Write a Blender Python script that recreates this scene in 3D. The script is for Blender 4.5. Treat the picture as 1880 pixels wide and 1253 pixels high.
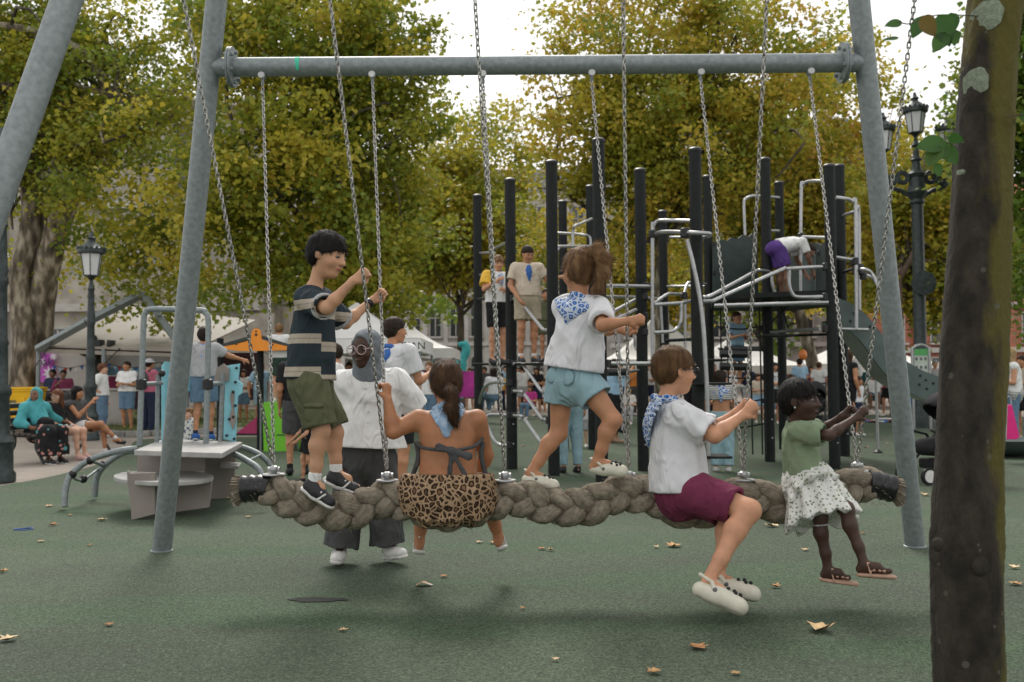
import bpy, bmesh, math, random
import numpy as np
from mathutils import Vector, Matrix
for o in list(bpy.data.objects): bpy.data.objects.remove(o)
SC = bpy.context.scene; COL = SC.collection
random.seed(7); RNG = np.random.default_rng(7)
R = math.radians
# ------------------------------------------------------------ camera, sky, sun, exposure
F_PX, CX, CY, CAM_H, PITCH = 1828.0, 940.0, 626.5, 1.25, R(2.15)
cd = bpy.data.cameras.new('camera'); cam = bpy.data.objects.new('camera', cd); COL.objects.link(cam)
ROLL = R(.42)
_f = Vector((0, math.cos(PITCH), math.sin(PITCH))); _u0 = Vector((0, -math.sin(PITCH), math.cos(PITCH))); _r0 = Vector((1, 0, 0))
_r = _r0*math.cos(ROLL) - _u0*math.sin(ROLL); _u = _u0*math.cos(ROLL) + _r0*math.sin(ROLL)
cam.matrix_world = Matrix(((_r.x, _u.x, -_f.x, 0), (_r.y, _u.y, -_f.y, 0), (_r.z, _u.z, -_f.z, CAM_H), (0, 0, 0, 1)))
cd.lens = 35.0; cd.sensor_width = 36.0; cd.clip_end = 2000; cd.clip_start = .05
cd.dof.use_dof = True; cd.dof.focus_distance = 6.0; cd.dof.aperture_fstop = 3.2
SC.camera = cam
W = bpy.data.worlds.new('World'); SC.world = W; W.use_nodes = True
SUN_EL, SUN_AZ = R(48), R(-8)
def world_nodes():
    nt = W.node_tree; n = nt.nodes; n.clear(); L = nt.links.new
    sky = n.new('ShaderNodeTexSky'); sky.sky_type = 'NISHITA'; sky.sun_disc = False
    sky.sun_elevation = SUN_EL; sky.sun_rotation = SUN_AZ; sky.air_density = 1.0; sky.dust_density = 3.0; sky.ozone_density = 1.0
    hs = n.new('ShaderNodeHueSaturation'); hs.inputs['Saturation'].default_value = .22
    mx = n.new('ShaderNodeMixRGB'); mx.inputs[0].default_value = .72; mx.inputs[2].default_value = (10.0, 9.95, 9.7, 1)   # the even cloud layer
    bg = n.new('ShaderNodeBackground'); bg.inputs[1].default_value = .078
    out = n.new('ShaderNodeOutputWorld')
    L(sky.outputs[0], hs.inputs['Color']); L(hs.outputs[0], mx.inputs[1]); L(mx.outputs[0], bg.inputs[0]); L(bg.outputs[0], out.inputs[0])
world_nodes()
sd = bpy.data.lights.new('sun', 'SUN'); sd.energy = 1.5; sd.angle = R(18); sd.color = (1, .95, .88)
sun = bpy.data.objects.new('sun', sd); COL.objects.link(sun)
_sd = Vector((math.sin(SUN_AZ)*math.cos(SUN_EL), math.cos(SUN_AZ)*math.cos(SUN_EL), math.sin(SUN_EL)))
sun.rotation_euler = _sd.to_track_quat('Z', 'Y').to_euler(); sun.location = (0, 0, 40)
SC.view_settings.view_transform = 'Standard'; SC.view_settings.look = 'None'; SC.view_settings.gamma = 1
SC.view_settings.use_curve_mapping = False; SC.view_settings.exposure = 0.80
SC.render.engine = 'CYCLES'
# ------------------------------------------------------------ pixels to places
def ray(px, py): return _r*((px-CX)/F_PX) + _u*((CY-py)/F_PX) + _f
def P(px, py, Y):                      # the point seen at a pixel whose depth along the ground is Y
    d = ray(px, py); return Vector((0, 0, CAM_H)) + d*(Y/d.y)
def G(px, py, z=0.0):                  # the point of the ground (height z) seen at a pixel
    d = ray(px, py); return Vector((0, 0, CAM_H)) + d*((z-CAM_H)/d.z)
def pxm(Y): return F_PX/Y              # pixels to a metre at depth Y
# ------------------------------------------------------------ materials
def lin(c):
    return tuple((x/255/12.92 if x/255 <= .04045 else ((x/255+.055)/1.055)**2.4) for x in c)
MATS = {}
def mk(name, col, rough=.65, metal=0., var=.12, vs=6., bump=0., bs=60., spec=.4, col2=None, ramp=(.35, .65), sub=0., stretch=None, emit=None, trans=0.):
    if name in MATS: return MATS[name]
    m = bpy.data.materials.new(name); m.use_nodes = True; nt = m.node_tree; n = nt.nodes; L = nt.links.new
    b = n['Principled BSDF']; b.inputs['Roughness'].default_value = rough; b.inputs['Metallic'].default_value = metal
    b.inputs['Specular IOR Level'].default_value = spec
    if sub:
        b.inputs['Subsurface Weight'].default_value = sub; b.inputs['Subsurface Radius'].default_value = (.012, .005, .003); b.inputs['Subsurface Scale'].default_value = 1.
    tc = n.new('ShaderNodeTexCoord'); src = tc.outputs['Object']
    if stretch:
        mp = n.new('ShaderNodeMapping'); mp.inputs['Scale'].default_value = stretch; L(src, mp.inputs[0]); src = mp.outputs[0]
    nz = n.new('ShaderNodeTexNoise'); nz.inputs['Scale'].default_value = vs; nz.inputs['Detail'].default_value = 6; L(src, nz.inputs['Vector'])
    cr = n.new('ShaderNodeValToRGB'); L(nz.outputs[0], cr.inputs[0])
    c2 = col2 if col2 else tuple(min(1, x*(1+var)) for x in col); c1 = col if col2 else tuple(x*(1-var) for x in col)
    cr.color_ramp.elements[0].position = ramp[0]; cr.color_ramp.elements[1].position = ramp[1]
    cr.color_ramp.elements[0].color = (*c1, 1); cr.color_ramp.elements[1].color = (*c2, 1)
    L(cr.outputs[0], b.inputs['Base Color'])
    if bump:
        bz = n.new('ShaderNodeTexNoise'); bz.inputs['Scale'].default_value = bs; bz.inputs['Detail'].default_value = 4; L(src, bz.inputs['Vector'])
        bp = n.new('ShaderNodeBump'); bp.inputs['Strength'].default_value = bump; bp.inputs['Distance'].default_value = .01
        L(bz.outputs[0], bp.inputs['Height']); L(bp.outputs[0], b.inputs['Normal'])
    if emit: b.inputs['Emission Color'].default_value = (*emit, 1); b.inputs['Emission Strength'].default_value = 1
    if trans: b.inputs['Transmission Weight'].default_value = trans
    MATS[name] = m; return m
def nodes_of(m): return m.node_tree.nodes, m.node_tree.links.new, m.node_tree.nodes['Principled BSDF']
# ------------------------------------------------------------ mesh helpers
def new_mesh(name, v, f, smooth=True):
    me = bpy.data.meshes.new(name); me.from_pydata([tuple(x) for x in v], [], f)
    if smooth: me.polygons.foreach_set('use_smooth', [True]*len(me.polygons))
    me.update(); return me
def obj(name, me, m=None, parent=None, loc=None):
    o = bpy.data.objects.new(name, me); COL.objects.link(o)
    if m is not None and me is not None:
        if len(me.materials) == 0: me.materials.append(m)
        elif me.materials[0] is not m:
            o.material_slots[0].link = 'OBJECT'; o.material_slots[0].material = m
    if parent is not None: o.parent = parent
    if loc is not None: o.location = loc
    return o
LABELS = {}
def thing(name, label, cat, loc=(0, 0, 0), group=None, rz=0.):
    o = bpy.data.objects.new(name, None); COL.objects.link(o); o.location = loc; o.rotation_euler = (0, 0, rz)
    o.empty_display_size = .1
    return tag(o, label, cat, group)
def tag(o, label, cat, group=None, kind=None):
    if label: o['label'] = label
    if cat: o['category'] = cat
    if group: o['group'] = group
    if kind: o['kind'] = kind
    return o
def struct(name, me, m): o = obj(name, me, m); o['kind'] = 'structure'; return o
class MB:                               # collects shapes into one mesh
    def __init__(s, org=(0, 0, 0)): s.v = []; s.f = []; s.o = Vector(org)
    def add(s, v, f):
        k = len(s.v); s.v += [Vector(x)-s.o for x in v]; s.f += [tuple(i+k for i in q) for q in f]; return s
    def box(s, c, size, rot=None):
        c = Vector(c); hx, hy, hz = [x/2 for x in size]
        v = [Vector((x, y, z)) for x in (-hx, hx) for y in (-hy, hy) for z in (-hz, hz)]
        if rot is not None: v = [rot @ x for x in v]
        return s.add([c+x for x in v], [(0, 1, 3, 2), (4, 6, 7, 5), (0, 4, 5, 1), (2, 3, 7, 6), (0, 2, 6, 4), (1, 5, 7, 3)])
    def tube(s, pts, r, n=10, cap=True, close=False):
        pts = [Vector(p) for p in pts]; m = len(pts)
        rr = r if isinstance(r, (list, tuple)) else [r]*m
        v = []; nrm = None
        for i, p in enumerate(pts):
            a = pts[(i-1) % m] if (i > 0 or close) else p; b = pts[(i+1) % m] if (i < m-1 or close) else p
            t = (b-a)
            t = t.normalized() if t.length > 1e-9 else Vector((0, 0, 1))
            if nrm is None:
                nrm = t.orthogonal().normalized()
                if abs(t.z) < .9: nrm = t.cross(Vector((0, 0, 1))).normalized()
            nrm = (nrm - t*nrm.dot(t)).normalized(); bn = t.cross(nrm)
            for k in range(n):
                a_ = 2*math.pi*k/n; v.append(p + (nrm*math.cos(a_) + bn*math.sin(a_))*rr[i])
        f = []
        for i in range(m if close else m-1):
            j = (i+1) % m
            for k in range(n): f.append((i*n+k, i*n+(k+1) % n, j*n+(k+1) % n, j*n+k))
        if cap and not close: f += [tuple(range(n))[::-1], tuple((m-1)*n+k for k in range(n))]
        return s.add(v, f)
    def lathe(s, base, prof, n=16, axis=None):   # prof: (radius, height) up the axis
        base = Vector(base); ax = Vector(axis or (0, 0, 1)).normalized(); u = ax.orthogonal().normalized(); w = ax.cross(u); v = []; f = []
        for r_, h in prof:
            for k in range(n):
                a = 2*math.pi*k/n; v.append(base + ax*h + (u*math.cos(a)+w*math.sin(a))*r_)
        for i in range(len(prof)-1):
            for k in range(n): f.append((i*n+k, i*n+(k+1) % n, (i+1)*n+(k+1) % n, (i+1)*n+k))
        f += [tuple(range(n))[::-1], tuple((len(prof)-1)*n+k for k in range(n))]
        return s.add(v, f)
    def prism(s, poly, d):              # flat polygon (3-D points) pushed along d
        d = Vector(d); n = len(poly); v = [Vector(p) for p in poly]; v += [p+d for p in v]
        return s.add(v, [tuple(range(n)), tuple(range(n, 2*n))[::-1]] + [(i, i+n, (i+1) % n+n, (i+1) % n) for i in range(n)])
    def ball(s, c, r, n=10, sq=(1, 1, 1)):
        c = Vector(c); v = []; f = []; m = n//2+1
        for i in range(m+1):
            th = math.pi*i/m
            for k in range(n):
                a = 2*math.pi*k/n; v.append(c + Vector((r*sq[0]*math.sin(th)*math.cos(a), r*sq[1]*math.sin(th)*math.sin(a), r*sq[2]*math.cos(th))))
        for i in range(m):
            for k in range(n): f.append((i*n+k, (i+1)*n+k, (i+1)*n+(k+1) % n, i*n+(k+1) % n))
        return s.add(v, f)
    def build(s, name, m, parent=None, smooth=True, sharp=40, kind=None, bevel=0.):
        me = new_mesh(name, s.v, s.f, False)
        b = bmesh.new(); b.from_mesh(me); bmesh.ops.recalc_face_normals(b, faces=b.faces)
        if bevel: bmesh.ops.bevel(b, geom=[e for e in b.edges if e.calc_face_angle(0) > .6], offset=bevel, segments=2, affect='EDGES', profile=.6)
        b.to_mesh(me); b.free()
        if smooth:
            me.polygons.foreach_set('use_smooth', [True]*len(me.polygons))
            try: me.set_sharp_from_angle(angle=R(sharp))
            except Exception: pass
        o = obj(name, me, m, parent)
        if parent is None: o.location = s.o
        if kind: o['kind'] = kind
        return o
def smooth_path(pts, n=6):              # Catmull-Rom through points
    pts = [Vector(p) for p in pts]; out = []
    for i in range(len(pts)-1):
        p0 = pts[max(i-1, 0)]; p1 = pts[i]; p2 = pts[i+1]; p3 = pts[min(i+2, len(pts)-1)]
        for k in range(n):
            t = k/n
            out.append(.5*((2*p1) + (p2-p0)*t + (2*p0-5*p1+4*p2-p3)*t*t + (3*p1-p0-3*p2+p3)*t**3))
    out.append(pts[-1]); return out
# ------------------------------------------------------------ shared materials
def galv_mat():
    m = mk('galvanised_steel', (.185, .21, .213), .5, .35, .22, 30, .15, 160, col2=(.28, .315, .32), ramp=(.3, .72))
    return m
GALV = galv_mat()
CHROME = mk('bright_steel', (.40, .405, .41), .38, .8, .1, 20)
CHAIN = mk('chain_steel', (.36, .35, .33), .36, .75, .35, 40)
BLACKPOST = mk('dark_powder_coat', (.012, .0145, .014), .6, 0, .25, 14, .06, 300, spec=.22)
BLACKPL = mk('black_plastic', (.015, .016, .017), .45, 0, .2, 20)
DKPANEL = mk('dark_green_panel', (.035, .05, .047), .55, 0, .15, 6)
SLIDEM = mk('slide_green_grey', (.075, .105, .10), .45, 0, .12, 5)
TAUPE = mk('taupe_laminate', (.27, .235, .21), .55, 0, .1, 3)
LTGREY = mk('light_grey_deck', (.36, .35, .34), .5, 0, .12, 8)
CYANP = mk('pale_cyan_panel', (.25, .57, .66), .5, 0, .06, 5)
ORANGEP = mk('orange_panel', (.86, .29, .025), .5, 0, .06, 5)
GREENP = mk('lime_green_panel', (.17, .52, .03), .5, 0, .06, 5)
MAGP = mk('magenta_panel', (.42, .035, .13), .55, 0, .1, 5)
LAMPM = mk('lamp_cast_iron', (.04, .052, .052), .45, .25, .3, 12, .08, 60)
FROST = mk('frosted_glass', (.62, .63, .63), .35, 0, .05, 3)
TENT = mk('white_tent_cloth', (.74, .73, .71), .7, 0, .05, 1.5, .1, 8)
TENTGREY = mk('beige_canopy_cloth', (.31, .275, .235), .7, 0, .08, 2)
STONE = mk('pale_stone', (.40, .37, .33), .85, 0, .2, 1.2, .3, 18)
STONE2 = mk('grey_stone', (.33, .31, .29), .85, 0, .2, 1.5, .3, 18)
BRICKRED = mk('red_brick', (.40, .15, .10), .85, 0, .2, 2, .2, 20)
WINGLASS = mk('window_glass', (.03, .035, .04), .12, 0, .3, .6, spec=.7)
WOODM = mk('dark_wood', (.07, .055, .05), .6, 0, .3, 8, stretch=(1, 12, 12))
RUBBLACK = mk('black_rubber', (.012, .012, .013), .3, 0, .3, 10, .1, 40)
YELLOWP = mk('yellow_bin_plastic', (.80, .46, .008), .45, 0, .06, 3)
BINGREEN = mk('green_bin_plastic', (.04, .14, .06), .45, 0, .1, 3)
def rubber_ground():
    m = mk('green_rubber_ground', (.085, .13, .093), .9, 0, .1); n, L, b = nodes_of(m)
    for x in [x for x in n if x.type in ('TEX_NOISE', 'VALTORGB')]: n.remove(x)
    tc = n['Texture Coordinate'].outputs['Object']
    def nz(sc, det=4, st=None):
        t = n.new('ShaderNodeTexNoise'); t.inputs['Scale'].default_value = sc; t.inputs['Detail'].default_value = det
        if st:
            mp = n.new('ShaderNodeMapping'); mp.inputs['Scale'].default_value = st; L(tc, mp.inputs[0]); L(mp.outputs[0], t.inputs['Vector'])
        else: L(tc, t.inputs['Vector'])
        return t.outputs[0]
    def ramp(src, p0, p1, c0, c1):
        r = n.new('ShaderNodeValToRGB'); L(src, r.inputs[0]); e = r.color_ramp.elements
        e[0].position = p0; e[1].position = p1; e[0].color = (*c0, 1); e[1].color = (*c1, 1); return r.outputs[0]
    def mix(f, a, c, mode='MIX'):
        x = n.new('ShaderNodeMixRGB'); x.blend_type = mode
        for i, s in ((0, f), (1, a), (2, c)):
            if isinstance(s, (int, float)): x.inputs[i].default_value = s
            elif isinstance(s, tuple): x.inputs[i].default_value = (*s, 1)
            else: L(s, x.inputs[i])
        return x.outputs[0]
    big = ramp(nz(.35, 3), .35, .68, (.044, .062, .038), (.068, .092, .056))
    worn = ramp(nz(.9, 5, (.35, 1.4, 1)), .48, .62, (0, 0, 0), (1, 1, 1))
    c = mix(worn, big, (.046, .080, .040))
    brown = ramp(nz(.55, 6), .56, .72, (0, 0, 0), (.55, .55, .55)); c = mix(brown, c, (.045, .050, .040))
    vo = n.new('ShaderNodeTexVoronoi'); vo.inputs['Scale'].default_value = 125; L(tc, vo.inputs['Vector'])
    sp = n.new('ShaderNodeSeparateColor'); L(vo.outputs['Color'], sp.inputs[0])
    gran = ramp(sp.outputs[0], .0, 1., (.38, .38, .38), (1.55, 1.55, 1.55)); c = mix(1., c, gran, 'MULTIPLY'); g2 = ramp(nz(42, 5), .33, .67, (.80, .80, .80), (1.16, 1.16, 1.16)); c = mix(1., c, g2, 'MULTIPLY')
    light = ramp(sp.outputs[1], .965, .98, (0, 0, 0), (.45, .45, .45)); c = mix(light, c, (.19, .22, .17))
    L(c, b.inputs['Base Color'])
    bp = n.new('ShaderNodeBump'); bp.inputs['Strength'].default_value = .6; bp.inputs['Distance'].default_value = .004
    L(vo.outputs['Distance'], bp.inputs['Height']); L(bp.outputs[0], b.inputs['Normal'])
    return m
RUBBER = rubber_ground()
def paver_mat(name, c1, c2, cm, scale):
    m = mk(name, c1, .85); n, L, b = nodes_of(m)
    br = n.new('ShaderNodeTexBrick'); br.inputs['Scale'].default_value = scale; br.inputs['Color1'].default_value = (*c1, 1); br.inputs['Color2'].default_value = (*c2, 1)
    br.inputs['Mortar'].default_value = (*cm, 1); br.inputs['Mortar Size'].default_value = .012
    L(n['Texture Coordinate'].outputs['Object'], br.inputs['Vector'])
    nz = n['Noise Texture']; nz.inputs['Scale'].default_value = .8
    mx = n.new('ShaderNodeMixRGB'); mx.blend_type = 'MULTIPLY'; mx.inputs[0].default_value = .6
    r = n['Color Ramp']; r.color_ramp.elements[0].color = (.65, .65, .65, 1); r.color_ramp.elements[1].color = (1.1, 1.1, 1.1, 1)
    L(br.outputs[0], mx.inputs[1]); L(r.outputs[0], mx.inputs[2]); L(mx.outputs[0], b.inputs['Base Color'])
    bp = n.new('ShaderNodeBump'); bp.inputs['Strength'].default_value = .4; bp.inputs['Distance'].default_value = .004; bp.invert = True
    L(br.outputs['Fac'], bp.inputs['Height']); L(bp.outputs[0], b.inputs['Normal'])
    return m
PAVING = paver_mat('tan_stone_paving', (.30, .255, .215), (.25, .215, .185), (.14, .12, .10), 2.2)
def leaf_mat(name, stops, transl=.35):
    m = bpy.data.materials.new(name); m.use_nodes = True; nt = m.node_tree; n = nt.nodes; L = nt.links.new
    b = n['Principled BSDF']; b.inputs['Roughness'].default_value = .5; b.inputs['Specular IOR Level'].default_value = .35
    at = n.new('ShaderNodeAttribute'); at.attribute_name = 'tint'
    cr = n.new('ShaderNodeValToRGB'); L(at.outputs['Fac'], cr.inputs[0]); e = cr.color_ramp.elements
    while len(e) < len(stops): e.new(.5)
    for i, (p, c) in enumerate(stops): e[i].position = p; e[i].color = (*c, 1)
    L(cr.outputs[0], b.inputs['Base Color'])
    tr = n.new('ShaderNodeBsdfTranslucent'); L(cr.outputs[0], tr.inputs[0])
    mx = n.new('ShaderNodeMixShader'); mx.inputs[0].default_value = transl
    L(b.outputs[0], mx.inputs[1]); L(tr.outputs[0], mx.inputs[2]); L(mx.outputs[0], n['Material Output'].inputs[0])
    MATS[name] = m; return m
LEAF_A = leaf_mat('plane_tree_leaves', [(0, (.10, .165, .022)), (.35, (.20, .25, .030)), (.62, (.37, .36, .040)), (.85, (.52, .43, .05)), (1, (.36, .21, .04))], .48)
LEAF_B = leaf_mat('yellowing_plane_leaves', [(0, (.15, .21, .027)), (.3, (.29, .31, .036)), (.6, (.48, .42, .05)), (.85, (.56, .38, .055)), (1, (.40, .18, .045))], .48)
LEAF_C = leaf_mat('green_tree_leaves', [(0, (.08, .15, .022)), (.5, (.16, .24, .03)), (.85, (.27, .28, .04)), (1, (.40, .32, .04))], .45)
LEAF_NEAR = leaf_mat('fresh_green_leaf', [(0, (.03, .085, .02)), (.6, (.06, .14, .028)), (.9, (.09, .15, .03)), (1, (.16, .03, .014))], .4)
def bark_mat(name, c1, c2, c3, sc=3.):
    m = mk(name, c1, .9, 0, .1, sc, .5, 30, stretch=(1, 1, .35)); n, L, b = nodes_of(m)
    r = n['Color Ramp'].color_ramp; r.elements[0].color = (*c1, 1); r.elements[1].color = (*c3, 1); e = r.elements.new(.5); e.color = (*c2, 1)
    return m
BARK = bark_mat('plane_tree_bark', (.055, .045, .032), (.15, .125, .09), (.40, .35, .275), 5.)
BARKD = bark_mat('dark_branch_bark', (.035, .03, .022), (.07, .06, .045), (.12, .10, .075))
BARKR = bark_mat('brown_bark', (.09, .06, .045), (.15, .10, .075), (.21, .15, .11))
# skin, hair, cloth
def skin(name, c): return mk('skin_'+name, c, .55, 0, .1, 14, .08, 220, sub=.12)
SK = dict(light=skin('light', (.56, .285, .17)), tan=skin('tan', (.45, .215, .115)), warm=skin('warm', (.42, .185, .09)), fair=skin('fair', (.62, .37, .26)),
          dark=skin('dark', (.062, .030, .020)), brown=skin('brown', (.20, .10, .06)), asian=skin('asian', (.52, .285, .17)))
def hairm(name, c, c2=None): return mk('hair_'+name, c, .62, 0, .35, 26, .5, 90, spec=.18, col2=c2, stretch=(1, 1, .12))
HR = dict(black=hairm('black', (.006, .005, .005), (.013, .011, .010)), brown=hairm('brown', (.035, .019, .010), (.095, .050, .026)), dark=hairm('dark', (.012, .008, .006), (.032, .020, .013)),
          short=hairm('short_brown', (.065, .034, .014), (.15, .082, .036)), auburn=hairm('auburn', (.09, .035, .018), (.17, .07, .035)), blond=hairm('blond', (.26, .17, .08), (.42, .30, .16)),
          lightbrown=hairm('light_brown', (.085, .043, .019), (.27, .155, .075)), grey=hairm('grey', (.2, .19, .18), (.35, .34, .33)))
def folds(m, sc=7., st=.75, dist=.035):
    n, L, b = nodes_of(m); nz = n.new('ShaderNodeTexNoise'); nz.inputs['Scale'].default_value = sc; nz.inputs['Detail'].default_value = 2.5; nz.inputs['Distortion'].default_value = 1.6; nz.noise_type = 'RIDGED_MULTIFRACTAL'
    mp = n.new('ShaderNodeMapping'); mp.inputs['Rotation'].default_value = (.5, .6, .3); mp.inputs['Scale'].default_value = (1.5, 1.5, .7); L(n['Texture Coordinate'].outputs['Object'], mp.inputs[0]); L(mp.outputs[0], nz.inputs['Vector'])
    bp = n.new('ShaderNodeBump'); bp.inputs['Strength'].default_value = st; bp.inputs['Distance'].default_value = dist; L(nz.outputs[0], bp.inputs['Height'])
    if 'Bump' in n: L(n['Bump'].outputs[0], bp.inputs['Normal'])
    L(bp.outputs[0], b.inputs['Normal']); return m
def cloth(name, c, var=.08, bump=.25, bs=260, vs=9., rough=.85): return folds(mk('cloth_'+name, c, rough, 0, var, vs, bump, bs, spec=.2))
CL = {}
for nm, c in dict(white=(.74, .74, .73), offwhite=(.60, .57, .52), cream=(.58, .49, .39), grey=(.40, .40, .41), ltgrey=(.66, .66, .68), charcoal=(.075, .075, .078), black=(.016, .016, .018), navy=(.022, .03, .06),
                  blue=(.05, .14, .40), ltblue=(.33, .50, .66), denim=(.13, .21, .30), ltdenim=(.27, .41, .46), khaki=(.40, .34, .25), olive=(.105, .11, .062), burgundy=(.17, .032, .072), pink=(.45, .13, .19),
                  red=(.40, .04, .04), yellow=(.70, .42, .06), teal=(.075, .34, .37), green=(.06, .22, .08), sage=(.215, .275, .175), purple=(.10, .05, .22), orange=(.62, .22, .05), darkgreen=(.04, .07, .055), hijab=(.17, .19, .21), denimdark=(.05, .08, .13), magenta=(.5, .05, .25)).items():
    CL[nm] = cloth(nm, c)
SHOEW = mk('white_shoe', (.66, .65, .63), .5, 0, .08, 20); SHOEB = mk('black_shoe', (.02, .02, .022), .55, 0, .2, 20); CROC = mk('cream_foam_clog', (.63, .60, .50), .55, 0, .05, 20)
SHOET = mk('tan_sandal', (.45, .28, .2), .5, 0, .1, 20); SHOEP = mk('pale_pink_shoe', (.58, .35, .32), .6, 0, .1, 20); SHOEG = mk('grey_shoe', (.13, .13, .14), .6, 0, .2, 20)
EYEW = mk('eye_white', (.24, .22, .21), .25, 0, .02); EYED = mk('eye_dark', (.012, .009, .008), .15, 0, .02); LIP = mk('lip', (.33, .12, .09), .5, 0, .05); LIPD = mk('lip_dark', (.10, .042, .036), .5, 0, .05)
LENS = mk('spectacle_lens', (.05, .06, .06), .1, 0, .02, spec=.8)
def pattern(name, fn, rough=.85):
    m = mk('cloth_'+name, (.5, .5, .5), rough, 0, .05, 9, .25, 260, spec=.2); n, L, b = nodes_of(m)
    tc = n['Texture Coordinate'].outputs['Object']; L(fn(n, L, tc), b.inputs['Base Color']); return folds(m, 7., .5)
def _ramp(n, L, src, stops, const=False):
    r = n.new('ShaderNodeValToRGB'); L(src, r.inputs[0]); e = r.color_ramp.elements
    if const: r.color_ramp.interpolation = 'CONSTANT'
    while len(e) < len(stops): e.new(.5)
    for i, (p, c) in enumerate(stops): e[i].position = p; e[i].color = (*c, 1)
    return r.outputs[0]
def _math(n, L, op, a, b=0.):
    x = n.new('ShaderNodeMath'); x.operation = op
    for i, s in enumerate((a, b)):
        if isinstance(s, (int, float)): x.inputs[i].default_value = s
        else: L(s, x.inputs[i])
    return x.outputs[0]
def f_leopard(n, L, tc):
    nz = n.new('ShaderNodeTexNoise'); nz.inputs['Scale'].default_value = 18; L(tc, nz.inputs['Vector'])
    mx = n.new('ShaderNodeMixRGB'); mx.inputs[0].default_value = .045; L(tc, mx.inputs[1]); L(nz.outputs['Color'], mx.inputs[2])
    vo = n.new('ShaderNodeTexVoronoi'); vo.inputs['Scale'].default_value = 30; vo.feature = 'DISTANCE_TO_EDGE'; L(mx.outputs[0], vo.inputs['Vector'])
    return _ramp(n, L, vo.outputs['Distance'], [(0, (.40, .27, .17)), (.09, (.38, .25, .15)), (.15, (.03, .018, .012)), (.30, (.03, .018, .012)), (.40, (.20, .11, .055)), (1, (.22, .12, .06))])
def f_floral(n, L, tc):
    vo = n.new('ShaderNodeTexVoronoi'); vo.inputs['Scale'].default_value = 46; L(tc, vo.inputs['Vector'])
    nz = n.new('ShaderNodeTexNoise'); nz.inputs['Scale'].default_value = 90; L(tc, nz.inputs['Vector'])
    d = _math(n, L, 'ADD', vo.outputs['Distance'], _math(n, L, 'MULTIPLY', nz.outputs[0], .35))
    return _ramp(n, L, d, [(0, (.16, .21, .12)), (.44, (.20, .25, .16)), (.52, (.66, .66, .62)), (1, (.69, .69, .66))])
def f_bandana(n, L, tc):
    vo = n.new('ShaderNodeTexVoronoi'); vo.inputs['Scale'].default_value = 34; vo.feature = 'DISTANCE_TO_EDGE'; L(tc, vo.inputs['Vector'])
    return _ramp(n, L, vo.outputs['Distance'], [(0, (.55, .60, .68)), (.10, (.50, .56, .66)), (.15, (.035, .13, .40)), (.34, (.03, .12, .38)), (.42, (.45, .52, .64)), (1, (.5, .56, .66))])
def f_blackdots(n, L, tc):
    vo = n.new('ShaderNodeTexVoronoi'); vo.inputs['Scale'].default_value = 11; L(tc, vo.inputs['Vector'])
    sp = n.new('ShaderNodeSeparateColor'); L(vo.outputs['Color'], sp.inputs[0])
    r = _ramp(n, L, sp.outputs[0], [(0, (.42, .20, .17)), (.45, (.016, .016, .018)), (.7, (.10, .30, .32))], True)
    d = _ramp(n, L, vo.outputs['Distance'], [(0, (0, 0, 0)), (.33, (0, 0, 0)), (.38, (1, 1, 1))])
    mx = n.new('ShaderNodeMixRGB'); L(d, mx.inputs[0]); L(r, mx.inputs[1]); mx.inputs[2].default_value = (.016, .016, .018, 1); return mx.outputs[0]
def f_stripes(n, L, tc):                  # staggered beige blocks on dark teal
    sp = n.new('ShaderNodeSeparateXYZ'); L(tc, sp.inputs[0])
    sx = _math(n, L, 'GREATER_THAN', sp.outputs[0], .0); z = _math(n, L, 'SUBTRACT', sp.outputs[2], _math(n, L, 'MULTIPLY', sx, -.045))
    w = _math(n, L, 'MULTIPLY', _math(n, L, 'FRACT', _math(n, L, 'DIVIDE', z, .185)), 1.)
    a = (.024, .036, .044); b_ = (.42, .36, .29); g = (.27, .24, .21)
    return _ramp(n, L, w, [(0, a), (.52, b_), (.66, g), (.69, b_), (.82, a)], True)
def f_thin(n, L, tc):
    sp = n.new('ShaderNodeSeparateXYZ'); L(tc, sp.inputs[0]); w = _math(n, L, 'FRACT', _math(n, L, 'DIVIDE', sp.outputs[2], .024))
    return _ramp(n, L, w, [(0, (.55, .55, .53)), (.65, (.10, .11, .12))], True)
def f_dotwhite(n, L, tc):
    vo = n.new('ShaderNodeTexVoronoi'); vo.inputs['Scale'].default_value = 22; L(tc, vo.inputs['Vector'])
    return _ramp(n, L, vo.outputs['Distance'], [(0, (.08, .10, .16)), (.3, (.1, .13, .2)), (.42, (.6, .6, .58)), (1, (.6, .6, .58))])
PT = dict(leopard=pattern('leopard', f_leopard), floral=pattern('floral', f_floral), bandana=pattern('bandana', f_bandana), blackdots=pattern('black_dotted', f_blackdots),
          stripes=pattern('staggered_stripes', f_stripes), thin=pattern('thin_stripes', f_thin), dotwhite=pattern('dotted_white', f_dotwhite))
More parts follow.
